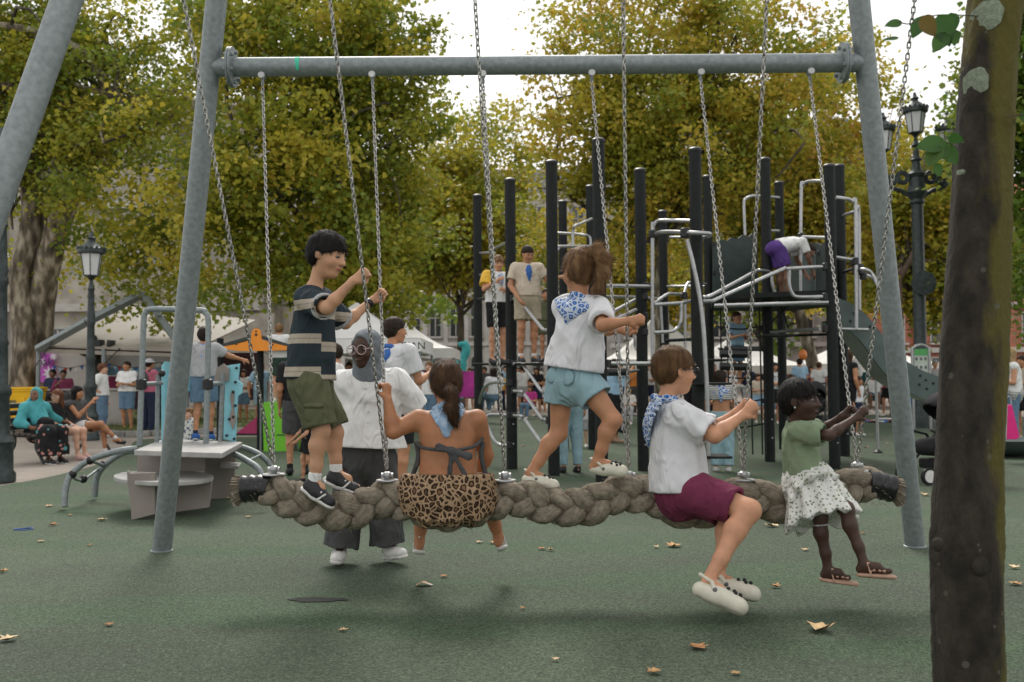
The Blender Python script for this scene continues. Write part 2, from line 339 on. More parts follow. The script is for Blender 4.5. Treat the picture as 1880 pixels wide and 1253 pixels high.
# ------------------------------------------------------------ smooth solid bodies: distance fields turned into one mesh
def A(v): return np.array(v, dtype=np.float32)
def unit(v): v = np.array(v, dtype=np.float64); return v/max(np.linalg.norm(v), 1e-9)
class Sdf:
    def __init__(s): s.p = []; s.lo = []; s.hi = []; s.disp = None
    def _b(s, pts, r):
        for p in pts: s.lo.append(np.array(p)-r); s.hi.append(np.array(p)+r)
    def cone(s, a, b, ra, rb=None, k=.02, flat=None, clip=(), sub=False, ext=0.):
        rb = ra if rb is None else rb; a = A(a); b = A(b)
        if not sub: s._b((a, b), max(ra, rb)*1.02)
        ab = b-a; L2 = float(ab@ab)+1e-12
        fl = (A(unit(flat[0])), float(flat[1])) if flat else None
        cl = [(A(c), A(unit(n))) for c, n in clip]
        def f(p):
            q = p-a; t = np.clip((q@ab)/L2, 0, 1); q = q - t[:, None]*ab
            r = ra + (rb-ra)*t
            if fl:
                n, ra_ = fl; q = q + (q@n)[:, None]*n*(1/ra_-1); d = (np.sqrt((q*q).sum(1))-r)*min(1, ra_)
            else: d = np.sqrt((q*q).sum(1))-r
            for c, n in cl: d = np.maximum(d, (p-c)@n)
            return d
        mg = .10+k; r_ = max(ra, rb)*(1 if not fl else max(1, 1/min(1, fl[1])*.0+1)); s.p.append((f, k, sub, np.minimum(a, b)-r_-mg, np.maximum(a, b)+r_+mg)); return s
    def ell(s, c, rad, axes=None, k=.02, sub=False, clip=()):
        c = A(c); rad = A(rad); ax = A(axes) if axes is not None else np.eye(3, dtype=np.float32)
        if not sub: s._b((c,), float(rad.max())*1.02)
        cl = [(A(q), A(unit(n))) for q, n in clip]
        def f(p):
            q = (p-c)@ax.T; k0 = np.sqrt(((q/rad)**2).sum(1)); k1 = np.sqrt(((q/rad**2)**2).sum(1))+1e-9
            d = k0*(k0-1)/k1; d = np.minimum(d, np.sqrt((q*q).sum(1))-rad.min()*.5)
            for cc, n in cl: d = np.maximum(d, (p-cc)@n)
            return d
        mg = .10+k; r_ = float(rad.max()); s.p.append((f, k, sub, c-r_-mg, c+r_+mg)); return s
    def ev(s, p):
        d = np.full(len(p), 1., np.float32)
        for pr in s.p:
            f, k, sub = pr[:3]
            if len(pr) > 3:
                m = np.flatnonzero(((p > pr[3]) & (p < pr[4])).all(1))
                if not len(m): continue
                full = len(m) > .7*len(p)
            else: full = True
            if full: e = f(p); dd = d
            else: e = f(p[m]); dd = d[m]
            if sub: e = -e
            if k > 0: h = np.maximum(k-np.abs(dd-e), 0)/k; w = h*h*k*.25
            else: w = 0
            r = np.maximum(dd, e)+w if sub else np.minimum(dd, e)-w
            if full: d = r
            else: d[m] = r
        if s.disp is not None: d = d + s.disp(p)
        return d
    def mesh(s, name, h, org=(0, 0, 0)):
        lo = np.min(s.lo, 0)-3*h; hi = np.max(s.hi, 0)+3*h; B = 4
        nb = np.ceil((hi-lo)/(h*B)).astype(int)+1
        ci = np.stack(np.meshgrid(*[np.arange(x) for x in nb], indexing='ij'), -1).reshape(-1, 3)
        cp = (lo + (ci*B+1.5)*h).astype(np.float32); dc = s.ev(cp)
        D = np.repeat(np.repeat(np.repeat(dc.reshape(nb), B, 0), B, 1), B, 2)
        act = np.abs(dc) < 1.9*h*B*.75+2*h
        ac = ci[act]
        off = np.stack(np.meshgrid(*[np.arange(B)]*3, indexing='ij'), -1).reshape(-1, 3)
        fi = (ac[:, None, :]*B+off[None]).reshape(-1, 3)
        D[fi[:, 0], fi[:, 1], fi[:, 2]] = s.ev((lo+fi*h).astype(np.float32))
        return net(name, D, lo-np.array(org), h)
def net(name, D, lo, h):
    S = D < 0; n = np.array(D.shape)
    c = np.zeros(n-1, np.int8)
    for i in (0, 1):
        for j in (0, 1):
            for k in (0, 1): c += S[i:n[0]-1+i, j:n[1]-1+j, k:n[2]-1+k]
    cells = np.argwhere((c > 0) & (c < 8)); M = len(cells)
    idx = np.full(n-1, -1, np.int32); idx[cells[:, 0], cells[:, 1], cells[:, 2]] = np.arange(M)
    acc = np.zeros((M, 3)); cnt = np.zeros(M)
    co = [(i, j, k) for i in (0, 1) for j in (0, 1) for k in (0, 1)]
    val = {q: D[cells[:, 0]+q[0], cells[:, 1]+q[1], cells[:, 2]+q[2]] for q in co}
    for a in co:
        for ax in range(3):
            if a[ax] == 0:
                b = list(a); b[ax] = 1; b = tuple(b); va, vb = val[a], val[b]; m = (va < 0) != (vb < 0)
                t = np.where(m, va/np.where(m, va-vb, 1), 0); pt = np.array(a)[None]+t[:, None]*(np.array(b)-np.array(a))[None]
                acc += pt*m[:, None]; cnt += m
    V = lo + (cells + acc/np.maximum(cnt, 1)[:, None])*h
    F = []
    for ax in range(3):
        u, w = [(1, 2), (2, 0), (0, 1)][ax]
        sl0 = [slice(1, n[i]-1) for i in range(3)]; sl1 = list(sl0); sl0[ax] = slice(0, n[ax]-1); sl1[ax] = slice(1, n[ax])
        s0 = S[tuple(sl0)]; s1 = S[tuple(sl1)]
        e = np.argwhere(s0 != s1); 
        if not len(e): continue
        base = e.copy(); base[:, u] += 1; base[:, w] += 1; inside = s0[e[:, 0], e[:, 1], e[:, 2]]
        def q(du, dw):
            x = base.copy(); x[:, u] -= du; x[:, w] -= dw; return idx[x[:, 0], x[:, 1], x[:, 2]]
        f = np.stack([q(0, 0), q(1, 0), q(1, 1), q(0, 1)], 1); f[~inside] = f[~inside][:, ::-1]; F.append(f)
    F = np.concatenate(F).astype(np.int32); F = F[(F >= 0).all(1)]
    # one smoothing pass
    nbr = np.zeros_like(V); nc = np.zeros(len(V))
    for k in range(4):
        a = F[:, k]; b = F[:, (k+1) % 4]
        for x, y in ((a, b), (b, a)):
            nc += np.bincount(x, minlength=len(V))
            for d in range(3): nbr[:, d] += np.bincount(x, V[y, d], minlength=len(V))
    V = V*.55 + .45*nbr/np.maximum(nc, 1)[:, None]
    me = bpy.data.meshes.new(name); me.vertices.add(len(V)); me.vertices.foreach_set('co', V.astype(np.float32).ravel())
    me.loops.add(F.size); me.polygons.add(len(F)); me.loops.foreach_set('vertex_index', F.ravel())
    me.polygons.foreach_set('loop_start', np.arange(0, F.size, 4, dtype=np.int32)); me.polygons.foreach_set('loop_total', np.full(len(F), 4, np.int32))
    me.polygons.foreach_set('use_smooth', np.ones(len(F), bool)); me.update(calc_edges=True); me.validate(); return me
def wrinkle(amp, fr, seed=0, dirn=None):
    rs = np.random.RandomState(seed); K = [(unit(rs.normal(size=3)*np.array([1, 1, .6])) if dirn is None else unit(np.array(dirn)+rs.normal(size=3)*.35), rs.uniform(.7, 1.6)*fr, rs.uniform(0, 6.3)) for _ in range(5)]
    W2 = [(unit(rs.normal(size=3)), fr*.45, rs.uniform(0, 6.3)) for _ in range(3)]
    def f(p):
        w = sum(np.sin(p@A(k)*q+o) for k, q, o in W2); o_ = 0
        for k, q, o in K: o_ = o_ + 1.6*np.abs(np.sin((p@A(k)*q + o + 1.3*w)*.5))-1.
        return (o_*amp/3).astype(np.float32)
    return f
# ------------------------------------------------------------ people
def frame_of(J):
    Rt = unit(np.array(J['shR'])-np.array(J['shL'])); U = unit((np.array(J['shR'])+np.array(J['shL']))/2-np.array(J['pel']))
    Fd = unit(np.cross(U, Rt)); Rt = unit(np.cross(Fd, U)); return Rt, Fd, U
def lerp(a, b, t): return np.array(a)*(1-t)+np.array(b)*t
def torso(s, J, S, bulk, infl, belly=0., k=.035):
    Rt, Fd, U = frame_of(J); m = lerp(J['shL'], J['shR'], .5); pel = np.array(J['pel']); sw = np.linalg.norm(np.array(J['shR'])-np.array(J['shL']))/2
    wr = .60*S
    ch = m-U*.10*S; wa = lerp(pel, m, .40)
    s.cone(ch, wa, sw*.86*bulk**.5+infl, .125*S*bulk+infl, k, (Fd, .66 if bulk < 1.2 else .72))
    s.cone(wa, pel, .125*S*bulk+infl, .150*S*bulk+infl, k, (Fd, .74))
    s.cone(np.array(J['shL'])*.92+m*.08-U*.01*S, np.array(J['shR'])*.92+m*.08-U*.01*S, .052*S+infl, .052*S+infl, k)
    s.cone(lerp(m, J['neck'], .3)-U*.02*S, np.array(J['neck'])-U*.01, .075*S+infl*.6, .052*S+infl*.4, k)
    if belly: s.ell(wa+Fd*.05*S, (.12*S*bulk+infl, .10*S*bulk+infl, .13*S+infl), [Rt, Fd, U], k)
def limb(s, pts, rad, k=.02):
    for i in range(len(pts)-1): s.cone(pts[i], pts[i+1], rad[i], rad[i+1], k)
def hand(s, wrist, d, pn, S, side, curl, grip=None):
    # d: along the hand; pn: the way the palm faces; side: +1 puts the thumb on the right of d seen from the back of the hand
    d = unit(d); pn = unit(np.array(pn)-d*np.dot(pn, d)); lat = unit(np.cross(d, pn))*side; w = np.array(wrist)
    pl = .085*S; kn = w+d*pl
    s.cone(w, w+d*pl*.9, .024*S, .031*S, .012, (pn, .52))
    for i, (o, L) in enumerate(((.027, .066), (.009, .076), (-.009, .071), (-.026, .056))):
        p = w+d*pl*(1 if i < 3 else .92)+lat*o*S; dirn = d; ang = 0; r = .0092*S
        for sgm in (.45, .32, .27):
            ang += curl*(1. if sgm == .45 else .85); v = d*math.cos(ang)+pn*math.sin(ang); q = p+v*L*S*sgm*1.05
            s.cone(p, q, r, r*.9, .004); p = q; r *= .92
    t0 = w+d*.022*S+lat*.024*S; t1 = t0+unit(d*.62+lat*.55+pn*(.25+.35*curl))*.042*S; t2 = t1+unit(d*.75+lat*(.25-.5*curl)+pn*(.15+.75*curl))*.032*S
    s.cone(t0, t1, .0135*S, .0108*S, .012); s.cone(t1, t2, .0105*S, .0085*S, .004)
def head_sdf(s, c, Fd, U, hh, k=.012, detail=True):
    Fd = unit(Fd); U = unit(np.array(U)-Fd*np.dot(U, Fd)); Rt = np.cross(Fd, U); ax = [Rt, Fd, U]; c = np.array(c)
    q = lambda r, f, u: c+(Rt*r+Fd*f+U*u)*hh
    s.ell(q(0, -.05, .12), (.335*hh, .415*hh, .37*hh), ax, .03)
    s.ell(q(0, .12, -.14), (.255*hh, .285*hh, .335*hh), ax, .05)
    s.ell(q(0, .25, -.40), (.12*hh, .11*hh, .09*hh), ax, .04)
    if detail:
        for sg in (-1, 1):
            s.ell(q(sg*.165, .27, -.13), (.10*hh, .09*hh, .10*hh), ax, .03)
            s.ell(q(sg*.15, .455, .015), (.085*hh, .07*hh, .05*hh), ax, .02, sub=True)
            s.ell(q(sg*.34, -.02, -.04), (.035*hh, .085*hh, .13*hh), [unit(Rt+Fd*.35*sg), unit(Fd-Rt*.35*sg), U], .01)
        s.cone(q(0, .37, .05), q(0, .485, -.115), .034*hh, .050*hh, .018)
        for sg in (-1, 1): s.ell(q(sg*.05, .42, -.12), (.04*hh, .045*hh, .035*hh), ax, .012)
        s.ell(q(0, .375, -.235), (.105*hh, .045*hh, .03*hh), ax, .01)
        s.ell(q(0, .36, -.285), (.09*hh, .045*hh, .035*hh), ax, .01)
    return q, ax
def person(label, J, S=1., skin='light', bulk=1., hh=None, Fh=None, Uh=(0, 0, 1), top=None, low=None, hair=None, shoe=None, h=.0065, hc=.008, hands=None, group=None, belly=0., face=True, extra=None, base=None, cat='person', leg=1., arm=1., fat=1., footdir=None):
    """J: joints in place (metres). Returns the Empty; the body is one skin, hair and clothes its children."""
    J = {k: np.array(v, dtype=float) for k, v in J.items()}
    hh = hh or .225*S; Rt, Fd, U = frame_of(J); Fh = Fd if Fh is None else Fh
    if base is None: base = (float((J['anL'][0]+J['anR'][0])/2), float((J['anL'][1]+J['anR'][1])/2), float(min(J['anL'][2], J['anR'][2])-.08*S))
    t = thing('person', label, cat, base, group)
    skm = SK[skin]; dark = skin == 'dark'
    for sd in 'LR':
        if 'to'+sd not in J:
            fd = Fd if footdir is None else np.array(footdir, float); fd = unit(np.array([fd[0], fd[1], 0])); J['to'+sd] = J['an'+sd]+fd*.165*S+np.array([0, 0, -.055*S])
    s = Sdf(); torso(s, J, S, bulk, 0., belly)
    s.cone(J['neck']-U*.03*S, np.array(J['head'])-unit(Uh)*hh*.22-unit(Fh)*hh*.13, .046*S*fat**.5, .041*S*fat**.5, .018)
    for sd in 'LR':
        limb(s, [J['sh'+sd], J['el'+sd]], [.050*S*arm, .038*S*arm], .03)
        e, w = J['el'+sd], J['wr'+sd]; mid = lerp(e, w, .3)
        limb(s, [e, mid, w], [.037*S*arm, .037*S*arm, .0235*S*arm**.5], .02)
        hp = J['hip'+sd]; kn = J['kn'+sd]; an = J['an'+sd]
        limb(s, [hp, kn], [.086*S*leg*bulk**.5, .054*S*leg], .04)
        bk = unit(np.cross(np.cross(an-kn, J['to'+sd]-an), an-kn)); cf = lerp(kn, an, .3)-bk*.012*S
        limb(s, [kn, cf, lerp(kn, an, .7), an], [.053*S*leg, .052*S*leg, .036*S*leg**.5, .033*S], .025)
        to = J['to'+sd]; fd = unit(to-an); heel = an+np.array([0, 0, -.045*S])-np.array([fd[0], fd[1], 0])*.03*S
        s.cone(an+np.array([0, 0, -.02*S]), lerp(an, to, .42), .034*S, .030*S, .02); s.cone(heel, lerp(heel, to, .80), .026*S, .019*S, .02)
    for sd in 'LR':
        hd = (hands or {}).get(sd); w = J['wr'+sd]; d = unit(w-J['el'+sd])
        if hd is None: hd = dict(pn=Rt*(1 if sd == 'L' else -1), curl=.35)
        d = unit(hd.get('d', d)); pn = hd['pn']; lat = np.cross(d, unit(np.array(pn)))
        side = hd.get('side'); 
        if side is None: side = -1 if sd == 'R' else 1
        hand(s, w, d, pn, S*hd.get('size', 1.05), side, hd['curl'])
    q, ax = head_sdf(s, J['head'], Fh, Uh, hh)
    body = obj('body', s.mesh('body', h, base), skm, t)
    Fn = ax[1]; Un = ax[2]; Rn = ax[0]
    if face:
        for sg in (-1, 1):
            mb = MB(base); mb.ball(q(sg*.15, .352, .012), .060*hh, 10, (1, 1, .52)); e = mb.build('eye', EYEW, t)
            mb = MB(base); mb.ball(Vector(q(sg*.15, .375, .010)), .044*hh, 8, (1, 1, .72)); mb.build('iris', EYED, e)
            mb = MB(base); mb.tube([q(sg*.07, .43, .115), q(sg*.15, .435, .15), q(sg*.235, .385, .125)], [.014*hh, .020*hh, .010*hh], 6); mb.build('eyebrow', HR['black'] if dark else (hair or {}).get('m', HR['dark']), t)
        mb = MB(base); mb.tube([q(-.10, .385, -.262), q(0, .432, -.258), q(.10, .385, -.262)], [.012*hh, .030*hh, .012*hh], 6); mb.build('lips', LIPD if dark else LIP, t)
    dress = Dress(t, J, S, bulk, belly, base, hc, leg, arm, (Rt, Fd, U), hh, q, ax)
    if hair: dress.hair(**hair)
    if top: dress.top(**top)
    if low: dress.low(**low)
    if shoe: dress.shoes(**shoe)
    if extra: extra(dress)
    return t
class Dress:
    def __init__(s, t, J, S, bulk, belly, base, h, leg, arm, fr, hh, q, ax):
        s.t = t; s.J = J; s.S = S; s.bulk = bulk; s.belly = belly; s.base = base; s.h = h; s.leg = leg; s.arm = arm; s.Rt, s.Fd, s.U = fr; s.hh = hh; s.q = q; s.ax = ax
    def put(s, name, sd, m, parent=None, h=None):
        return obj(name, sd.mesh(name, h or s.h, s.base), m, parent or s.t)
    def top(s, m, sleeve=.55, hem=.02, loose=.02, name='shirt', neck=.062, cuff=None, wr=.004, fr=55, seed=1, flare=.0, sag=0., collar=None):
        J, S, U, Fd, Rt = s.J, s.S, s.U, s.Fd, s.Rt; g = Sdf(); inf = .012*S+loose*.5
        torso(g, J, S, s.bulk, inf, s.belly)
        mid = lerp(J['shL'], J['shR'], .5); pel = J['pel']; hemc = pel+U*hem
        g.cone(mid-U*.14*S, hemc-U*.06, .128*S*s.bulk+inf, (.142+flare)*S*s.bulk+inf+loose*.6, .05, (Fd, .78))
        for sd in 'LR':
            a, e, w = J['sh'+sd], J['el'+sd], J['wr'+sd]
            if sleeve <= 0: continue
            pts = [a, e, w]; r0 = .058*S*s.arm+inf*.6
            if sleeve <= 1:
                end = lerp(a, e, sleeve); d = unit(e-a); r1 = .048*S*s.arm+.012*S+loose*.5
                g.cone(a, end+d*.03, r0, r1, .03, clip=[(end, d)])
            else:
                end = lerp(e, w, sleeve-1); d = unit(w-e); r1 = .047*S*s.arm+.012*S+loose*.5
                g.cone(a, e, r0, r1, .03); g.cone(e, end+d*.02, r1, .038*S+loose*.5, .02, clip=[(end, d)])
        g.cone(hemc-U*.3, hemc-U*.151, .4, .4, 0, None, sub=True, clip=[(hemc, U)]) if False else None
        s.clipdisp(g, hemc, -U, wr, fr, seed)
        for sd in 'LR':
            if 0 < sleeve <= 1:
                a, e = J['sh'+sd], J['el'+sd]; d = unit(e-a); end = lerp(a, e, sleeve)
                g.cone(end-d*.05*S, end+d*.05, .044*S*s.arm+loose*.15, .046*S*s.arm+loose*.35, .004, sub=True, clip=[(end-d*.05*S, -d)])
        g.cone(J['neck']-U*.035*S+Fd*.005, J['neck']+U*.12*S+Fd*.02*S, neck*S*.92, neck*S*1.25, .006, sub=True)
        o = s.put(name, g, m)
        if cuff:
            for sd in 'LR':
                a, e = J['sh'+sd], J['el'+sd]; d = unit(e-a); end = lerp(a, e, sleeve); r1 = .048*S*s.arm+.012*S+loose*.5+.004
                c = Sdf(); c.cone(end-d*.05, end+d*.03, r1, r1, 0, clip=[(end+d*.002, d), (end-d*.026*S, -d)]); c.cone(end-d*.05*S, end+d*.06, r1-.016, r1-.016, .002, sub=True)
                s.put('cuff', c, cuff, o)
        return o
    def clipdisp(s, g, hemc, n, wr, fr, seed):
        hc = A(hemc); nn = A(unit(n)); w = wrinkle(wr, fr, seed) if wr else None; p0 = list(g.p)
        def wrap(p):
            inner = Sdf(); inner.p = p0; d = inner.ev(p)
            if w is not None: d = d + w(p)
            return np.maximum(d, (p-hc)@nn)
        g.p = [(wrap, 0, False)]
    def low(s, m, length=.55, loose=.02, name='shorts', waist=.03, wr=.003, fr=45, seed=2, flare=0., cuff=False):
        J, S, U, Fd = s.J, s.S, s.U, s.Fd; g = Sdf(); pel = J['pel']; inf = .010*S+loose*.4
        g.cone(pel+U*(waist+.05)*S, pel-U*.03*S, .138*S*s.bulk+inf, .155*S*s.bulk+inf, .03, (Fd, .76))
        clips = []
        for sd in 'LR':
            hp, kn, an = J['hip'+sd], J['kn'+sd], J['an'+sd]
            r0 = .090*S*s.leg*s.bulk**.5+inf
            if length <= 1:
                end = lerp(hp, kn, length); d = unit(kn-hp); r1 = (.086-.030*length)*S*s.leg+.012*S+loose+flare
                g.cone(hp, end+d*.05, r0, r1, .03, clip=[(end, d)]); clips.append((end, d, r1))
            else:
                L = min(length-1, .97); end = lerp(kn, an, L); d = unit(an-kn); rk = .060*S*s.leg+.012*S+loose*.8; r1 = .046*S+loose+flare
                g.cone(hp, kn, r0, rk, .03); g.cone(kn, end+d*.05, rk, r1, .03, clip=[(end, d)]); clips.append((end, d, r1))
        s.clipdisp(g, pel+U*(waist+.06)*S, U, wr, fr, seed)
        for end, d, r1 in clips: g.cone(end-d*.05*S, end+d*.07, r1-.022, r1-.018, .003, sub=True, clip=[(end-d*.04*S, -d)])
        return s.put(name, g, m)
    def skirt(s, m, end, rad, name='skirt', flute=.012, nf=9, wr=.004, waist=.08, k=.05, seed=3, r0=None, r1=None):
        J, S, U, Fd = s.J, s.S, s.U, s.Fd; g = Sdf(); pel = J['pel']; c0 = pel+U*waist*S
        g.cone(c0, pel-U*.02*S, r0 or .125*S*s.bulk+.01, r1 or .165*S*s.bulk+.02, k, (Fd, .8))
        en = np.array(end); d = unit(en-pel); g.cone(pel, en+d*.05, r1 or .165*S*s.bulk+.01, rad, k, (Fd, .85), clip=[(en, d)])
        uu = unit(np.cross(d, [.3, .9, .2])); vv = np.cross(d, uu); pl = A(pel); L = np.linalg.norm(en-pel); w = wrinkle(wr, 50, seed); D_, U_, V_ = A(d), A(uu), A(vv); p0 = list(g.p); WU = A(U); WC = A(c0)
        def wrap(p):
            i = Sdf(); i.p = p0; q = p-pl; t = np.clip((q@D_)/L, 0, 1); a = np.arctan2(q@V_, q@U_)
            return np.maximum(i.ev(p)+np.sin(a*nf)*flute*t+w(p), (p-WC)@WU)
        g.p = [(wrap, 0, False)]
        g.cone(en-d*.06, en+d*.08, rad-.06, rad-.05, .004, (Fd, .85), sub=True, clip=[(en-d*.018, -d)])
        return s.put(name, g, m)
    def shoes(s, m, sole=None, kind='shoe', sock=None, size=1.):
        J, S = s.J, s.S*size
        for sd in 'LR':
            an, to = J['an'+sd], J['to'+sd]; sh = unit(an-J['kn'+sd]); f = to-(an+sh*.045*S); f = unit(f); dn = unit(sh-f*np.dot(sh, f)); lat = np.cross(f, dn)
            heel = an+dn*.052*S-f*.035*S; toe = heel+f*.225*S; g = Sdf()
            sb = heel+dn*.032*S
            g.cone(heel+f*.02*S, heel+f*.085*S, .036*S, .040*S, .03, clip=[(sb, dn)]); g.cone(heel+f*.085*S, toe-f*.035*S+dn*.008*S, .043*S, .041*S, .03, (dn, .90), clip=[(sb, dn)])
            if kind == 'shoe': g.cone(an+dn*.01*S, heel+f*.09*S, .040*S, .042*S, .03, clip=[(an-dn*.005*S, -dn)])
            if kind == 'clog': g.cone(heel+f*.125*S-dn*.010*S, toe-f*.035*S-dn*.002*S, .046*S, .043*S, .02, (dn, .82), clip=[(sb+dn*.004*S, dn)])
            if kind == 'sandal':
                g = Sdf(); g.cone(heel+f*.015*S+dn*.030*S, toe-f*.015*S+dn*.030*S, .036*S, .040*S, .01, (dn, .45))
                for tt in (.10, .135, .165): g.cone(heel+f*tt*S-dn*.008*S-lat*.03*S, heel+f*(tt+.02)*S-dn*.004*S+lat*.03*S, .011*S, .011*S, .004)
                for sg in (-1, 1): g.cone(heel+f*.12*S-dn*.012*S+lat*sg*.008*S, an-dn*.002*S+f*.03*S, .008*S, .008*S, .004)
                g.cone(an-dn*.012*S-f*.030*S, an-dn*.004*S+f*.034*S-lat*.024*S, .009*S, .009*S, .005); g.cone(an-dn*.012*S-f*.030*S, an-dn*.004*S+f*.034*S+lat*.024*S, .009*S, .009*S, .005)
                for sg in (-1, 1): g.cone(heel+f*.08*S+lat*sg*.034*S+dn*.02*S, an+f*.02*S+lat*sg*.03*S-dn*.002*S, .008*S, .008*S, .004)
            o = s.put({'shoe': 'shoe', 'clog': 'clog', 'sandal': 'sandal'}[kind], g, m)
            if kind == 'clog':
                c = Sdf(); pts = [an-dn*-.01*S-f*.036*S-dn*.02*S, an+lat*.034*S+f*.02*S+dn*.02*S, heel+lat*.042*S+f*.085*S]
                for sg in (-1, 1):
                    a_ = an-f*.040*S-dn*.012*S; b_ = an+lat*sg*.042*S+f*.022*S+dn*.012*S; d_ = heel+lat*sg*.044*S+f*.08*S-dn*.012*S
                    c.cone(a_, b_, .009*S, .008*S, .004); c.cone(b_, d_, .009*S, .010*S, .004)
                s.put('heel_strap', c, m, o, s.h*.7)
                for sg in (-1, 1):
                    mb = MB(s.base); mb.ball(heel+lat*sg*.046*S+f*.082*S-dn*.012*S, .011*S, 8); mb.build('strap_rivet', SHOEG, o)
                for j, (a_, r_) in enumerate(((.13, .5), (.155, 0.), (.13, -.5), (.165, .55), (.165, -.55), (.185, .15), (.185, -.3))):
                    mb = MB(s.base); pp = heel+f*a_*S+lat*r_*.05*S-dn*(.0525 if a_ < .16 else .0475)*S+dn*abs(r_)*.014*S; mb.ball(pp-dn*.0005*S, .0088*S, 8); mb.build('vent_hole', BLACKPL, o)
            if sole is not None:
                c = Sdf(); c.cone(heel+f*.018*S+dn*.02*S, heel+f*.09*S+dn*.02*S, .040*S, .043*S, .02, clip=[(sb+dn*.012*S, dn), (sb-dn*.010*S, -dn)]); c.cone(heel+f*.09*S+dn*.02*S, toe-f*.03*S+dn*.02*S, .043*S, .041*S, .02, clip=[(sb+dn*.012*S, dn), (sb-dn*.012*S, -dn)])
                s.put('sole', c, sole, o)
            if sock is not None:
                c = Sdf(); kk = unit(J['kn'+sd]-an); c.cone(an, an+kk*.10*S, .040*S, .042*S, 0, clip=[(an+kk*.05*S, kk)]); s.put('sock', c, sock)
    def hair(s, m, kind='short', tail=None, vol=.035, name='hair', fr=90, fringe=.0):
        hh, q = s.hh, s.q; Rt, Fd, U = s.ax; g = Sdf(); w = wrinkle(.004, fr, 5)
        pf = q(0, .44, (.235 if kind == 'short' else .20)-fringe); pn = unit(Fd*(.46+fringe)-U*.75)
        g.ell(q(0, -.06, .135), ((.335+vol)*hh, (.42+vol)*hh, (.37+vol)*hh), [Rt, Fd, U], .02, clip=[(pf, pn)] if kind in ('short', 'pony', 'bun') else [(pf, unit(Fd*.75-U*.66))])
        if kind in ('short', 'pony', 'bun'):
            lo_ = kind == 'short'; g.ell(q(0, -.17, -.03), ((.30+vol*.5 if lo_ else .30+vol*.8)*hh, (.30+vol*.8 if lo_ else .30+vol)*hh, (.29+vol*.6 if lo_ else .30+vol)*hh), [Rt, Fd, U], .03, clip=[(q(0, -.06 if lo_ else -.03, 0), Fd)])
        if kind == 'long':
            for sg in (-1, 0, 1): g.cone(q(sg*.24, -.18, .05), q(sg*.30, -.26, -.85), .17*hh, .13*hh, .05)
            for sg in (-1, 1): g.cone(q(sg*.31, -.02, .15), q(sg*.33, -.05, -.62), .10*hh, .09*hh, .04)
        if kind == 'curly':
            rs = np.random.RandomState(3)
            for i in range(26):
                v = unit(rs.normal(size=3)); v[2] = abs(v[2])*.8+.05; v[1] = v[1]*.8-.25; g.ell(q(v[0]*.36, v[1]*.42-.03, v[2]*.44+.08), (.09*hh, .09*hh, .09*hh), None, .02)
        if tail:
            pts = [np.array(p) for p in tail['pts']]; g2 = Sdf(); limb(g2, pts, tail['r'], .012); g2.disp = wrinkle(.005, 120, 8)
        g.disp = w
        o = s.put(name, g, m, h=min(s.h, .007))
        if tail: pt_ = s.put('ponytail', g2, tail.get('m', m), o, min(s.h, .007))
        if s.h < .0095:
            s.strands(o, m, q(0, -.12, .50), 2600, .032 if kind == 'short' else .045, .22 if kind == 'short' else .07)
            if tail: s.strands(pt_, tail.get('m', m), np.array(tail['pts'][0]), 1400, .06, .10, o)
        return o
    def strands(s, o, m, crown, n, ln, lift, par=None):
        me = o.data; N = len(me.vertices); co = np.zeros(N*3, np.float32); no = np.zeros(N*3, np.float32); me.vertices.foreach_get('co', co); me.vertices.foreach_get('normal', no)
        co = co.reshape(-1, 3); no = no.reshape(-1, 3); rs = np.random.RandomState(2); i = rs.randint(0, N, n); p = co[i]; nn = no[i]
        cr = A(np.array(crown)-np.array(s.base)); d = p-cr+rs.normal(size=(n, 3))*.02; d -= (d*nn).sum(1)[:, None]*nn; d /= np.linalg.norm(d, axis=1)[:, None]+1e-6
        L = ln*rs.uniform(.5, 1.3, (n, 1)); w = np.cross(nn, d)*.0009; q1 = p+d*L*.5+nn*L*lift*.6; q2 = p+d*L+nn*L*lift*rs.uniform(.2, 1, (n, 1)); p = p-nn*.002
        V = np.stack([p-w, p+w, q1+w, q1-w, q2], 1).reshape(-1, 3); F = []
        for k in range(n): F += [(5*k, 5*k+1, 5*k+2, 5*k+3), (5*k+3, 5*k+2, 5*k+4)]
        ob = obj('hair_strands', new_mesh('hair_strands', V, F), m, par or o); ob['kind'] = 'stuff'
    def glasses(s, m, r=.085, tem=True):
        hh, q = s.hh, s.q; mb = MB(s.base); Rt, Fd, U = s.ax
        for sg in (-1, 1):
            c = q(sg*.16, .47, 0.0)
            mb.tube([c+(Rt*math.cos(a)*1.15+U*math.sin(a))*r*hh*1.1 for a in np.linspace(0, 2*math.pi, 17)[:-1]], .014*hh, 6, close=True)
            if tem: mb.tube([q(sg*.27, .45, .03), q(sg*.345, .2, .04), q(sg*.36, -.02, .02)], .013*hh, 6)
        mb.tube([q(-.06, .48, .01), q(0, .495, .025), q(.06, .48, .01)], .012*hh, 6)
        return mb.build('glasses', m, s.t)
    def scarf(s, m, drop=.22, side='back', name='neckerchief', knot=True, width=.16):
        # a neck ring with a triangle that lies on the back or chest
        J, S, U, Fd, Rt = s.J, s.S, s.U, s.Fd, s.Rt; g = Sdf(); nk = J['neck']; sg = -1 if side == 'back' else 1
        for a in range(10):
            a0, a1 = 2*math.pi*a/10, 2*math.pi*(a+1)/10
            pt = lambda x: nk+U*(.006*S+.012*S*math.sin(x*3)-math.cos(x)*sg*.0)-U*.02*S*(math.sin(x) > 0)+(Rt*math.cos(x)*.075+Fd*math.sin(x)*.066)*S
            g.cone(pt(a0), pt(a1), .021*S, .021*S, .012)
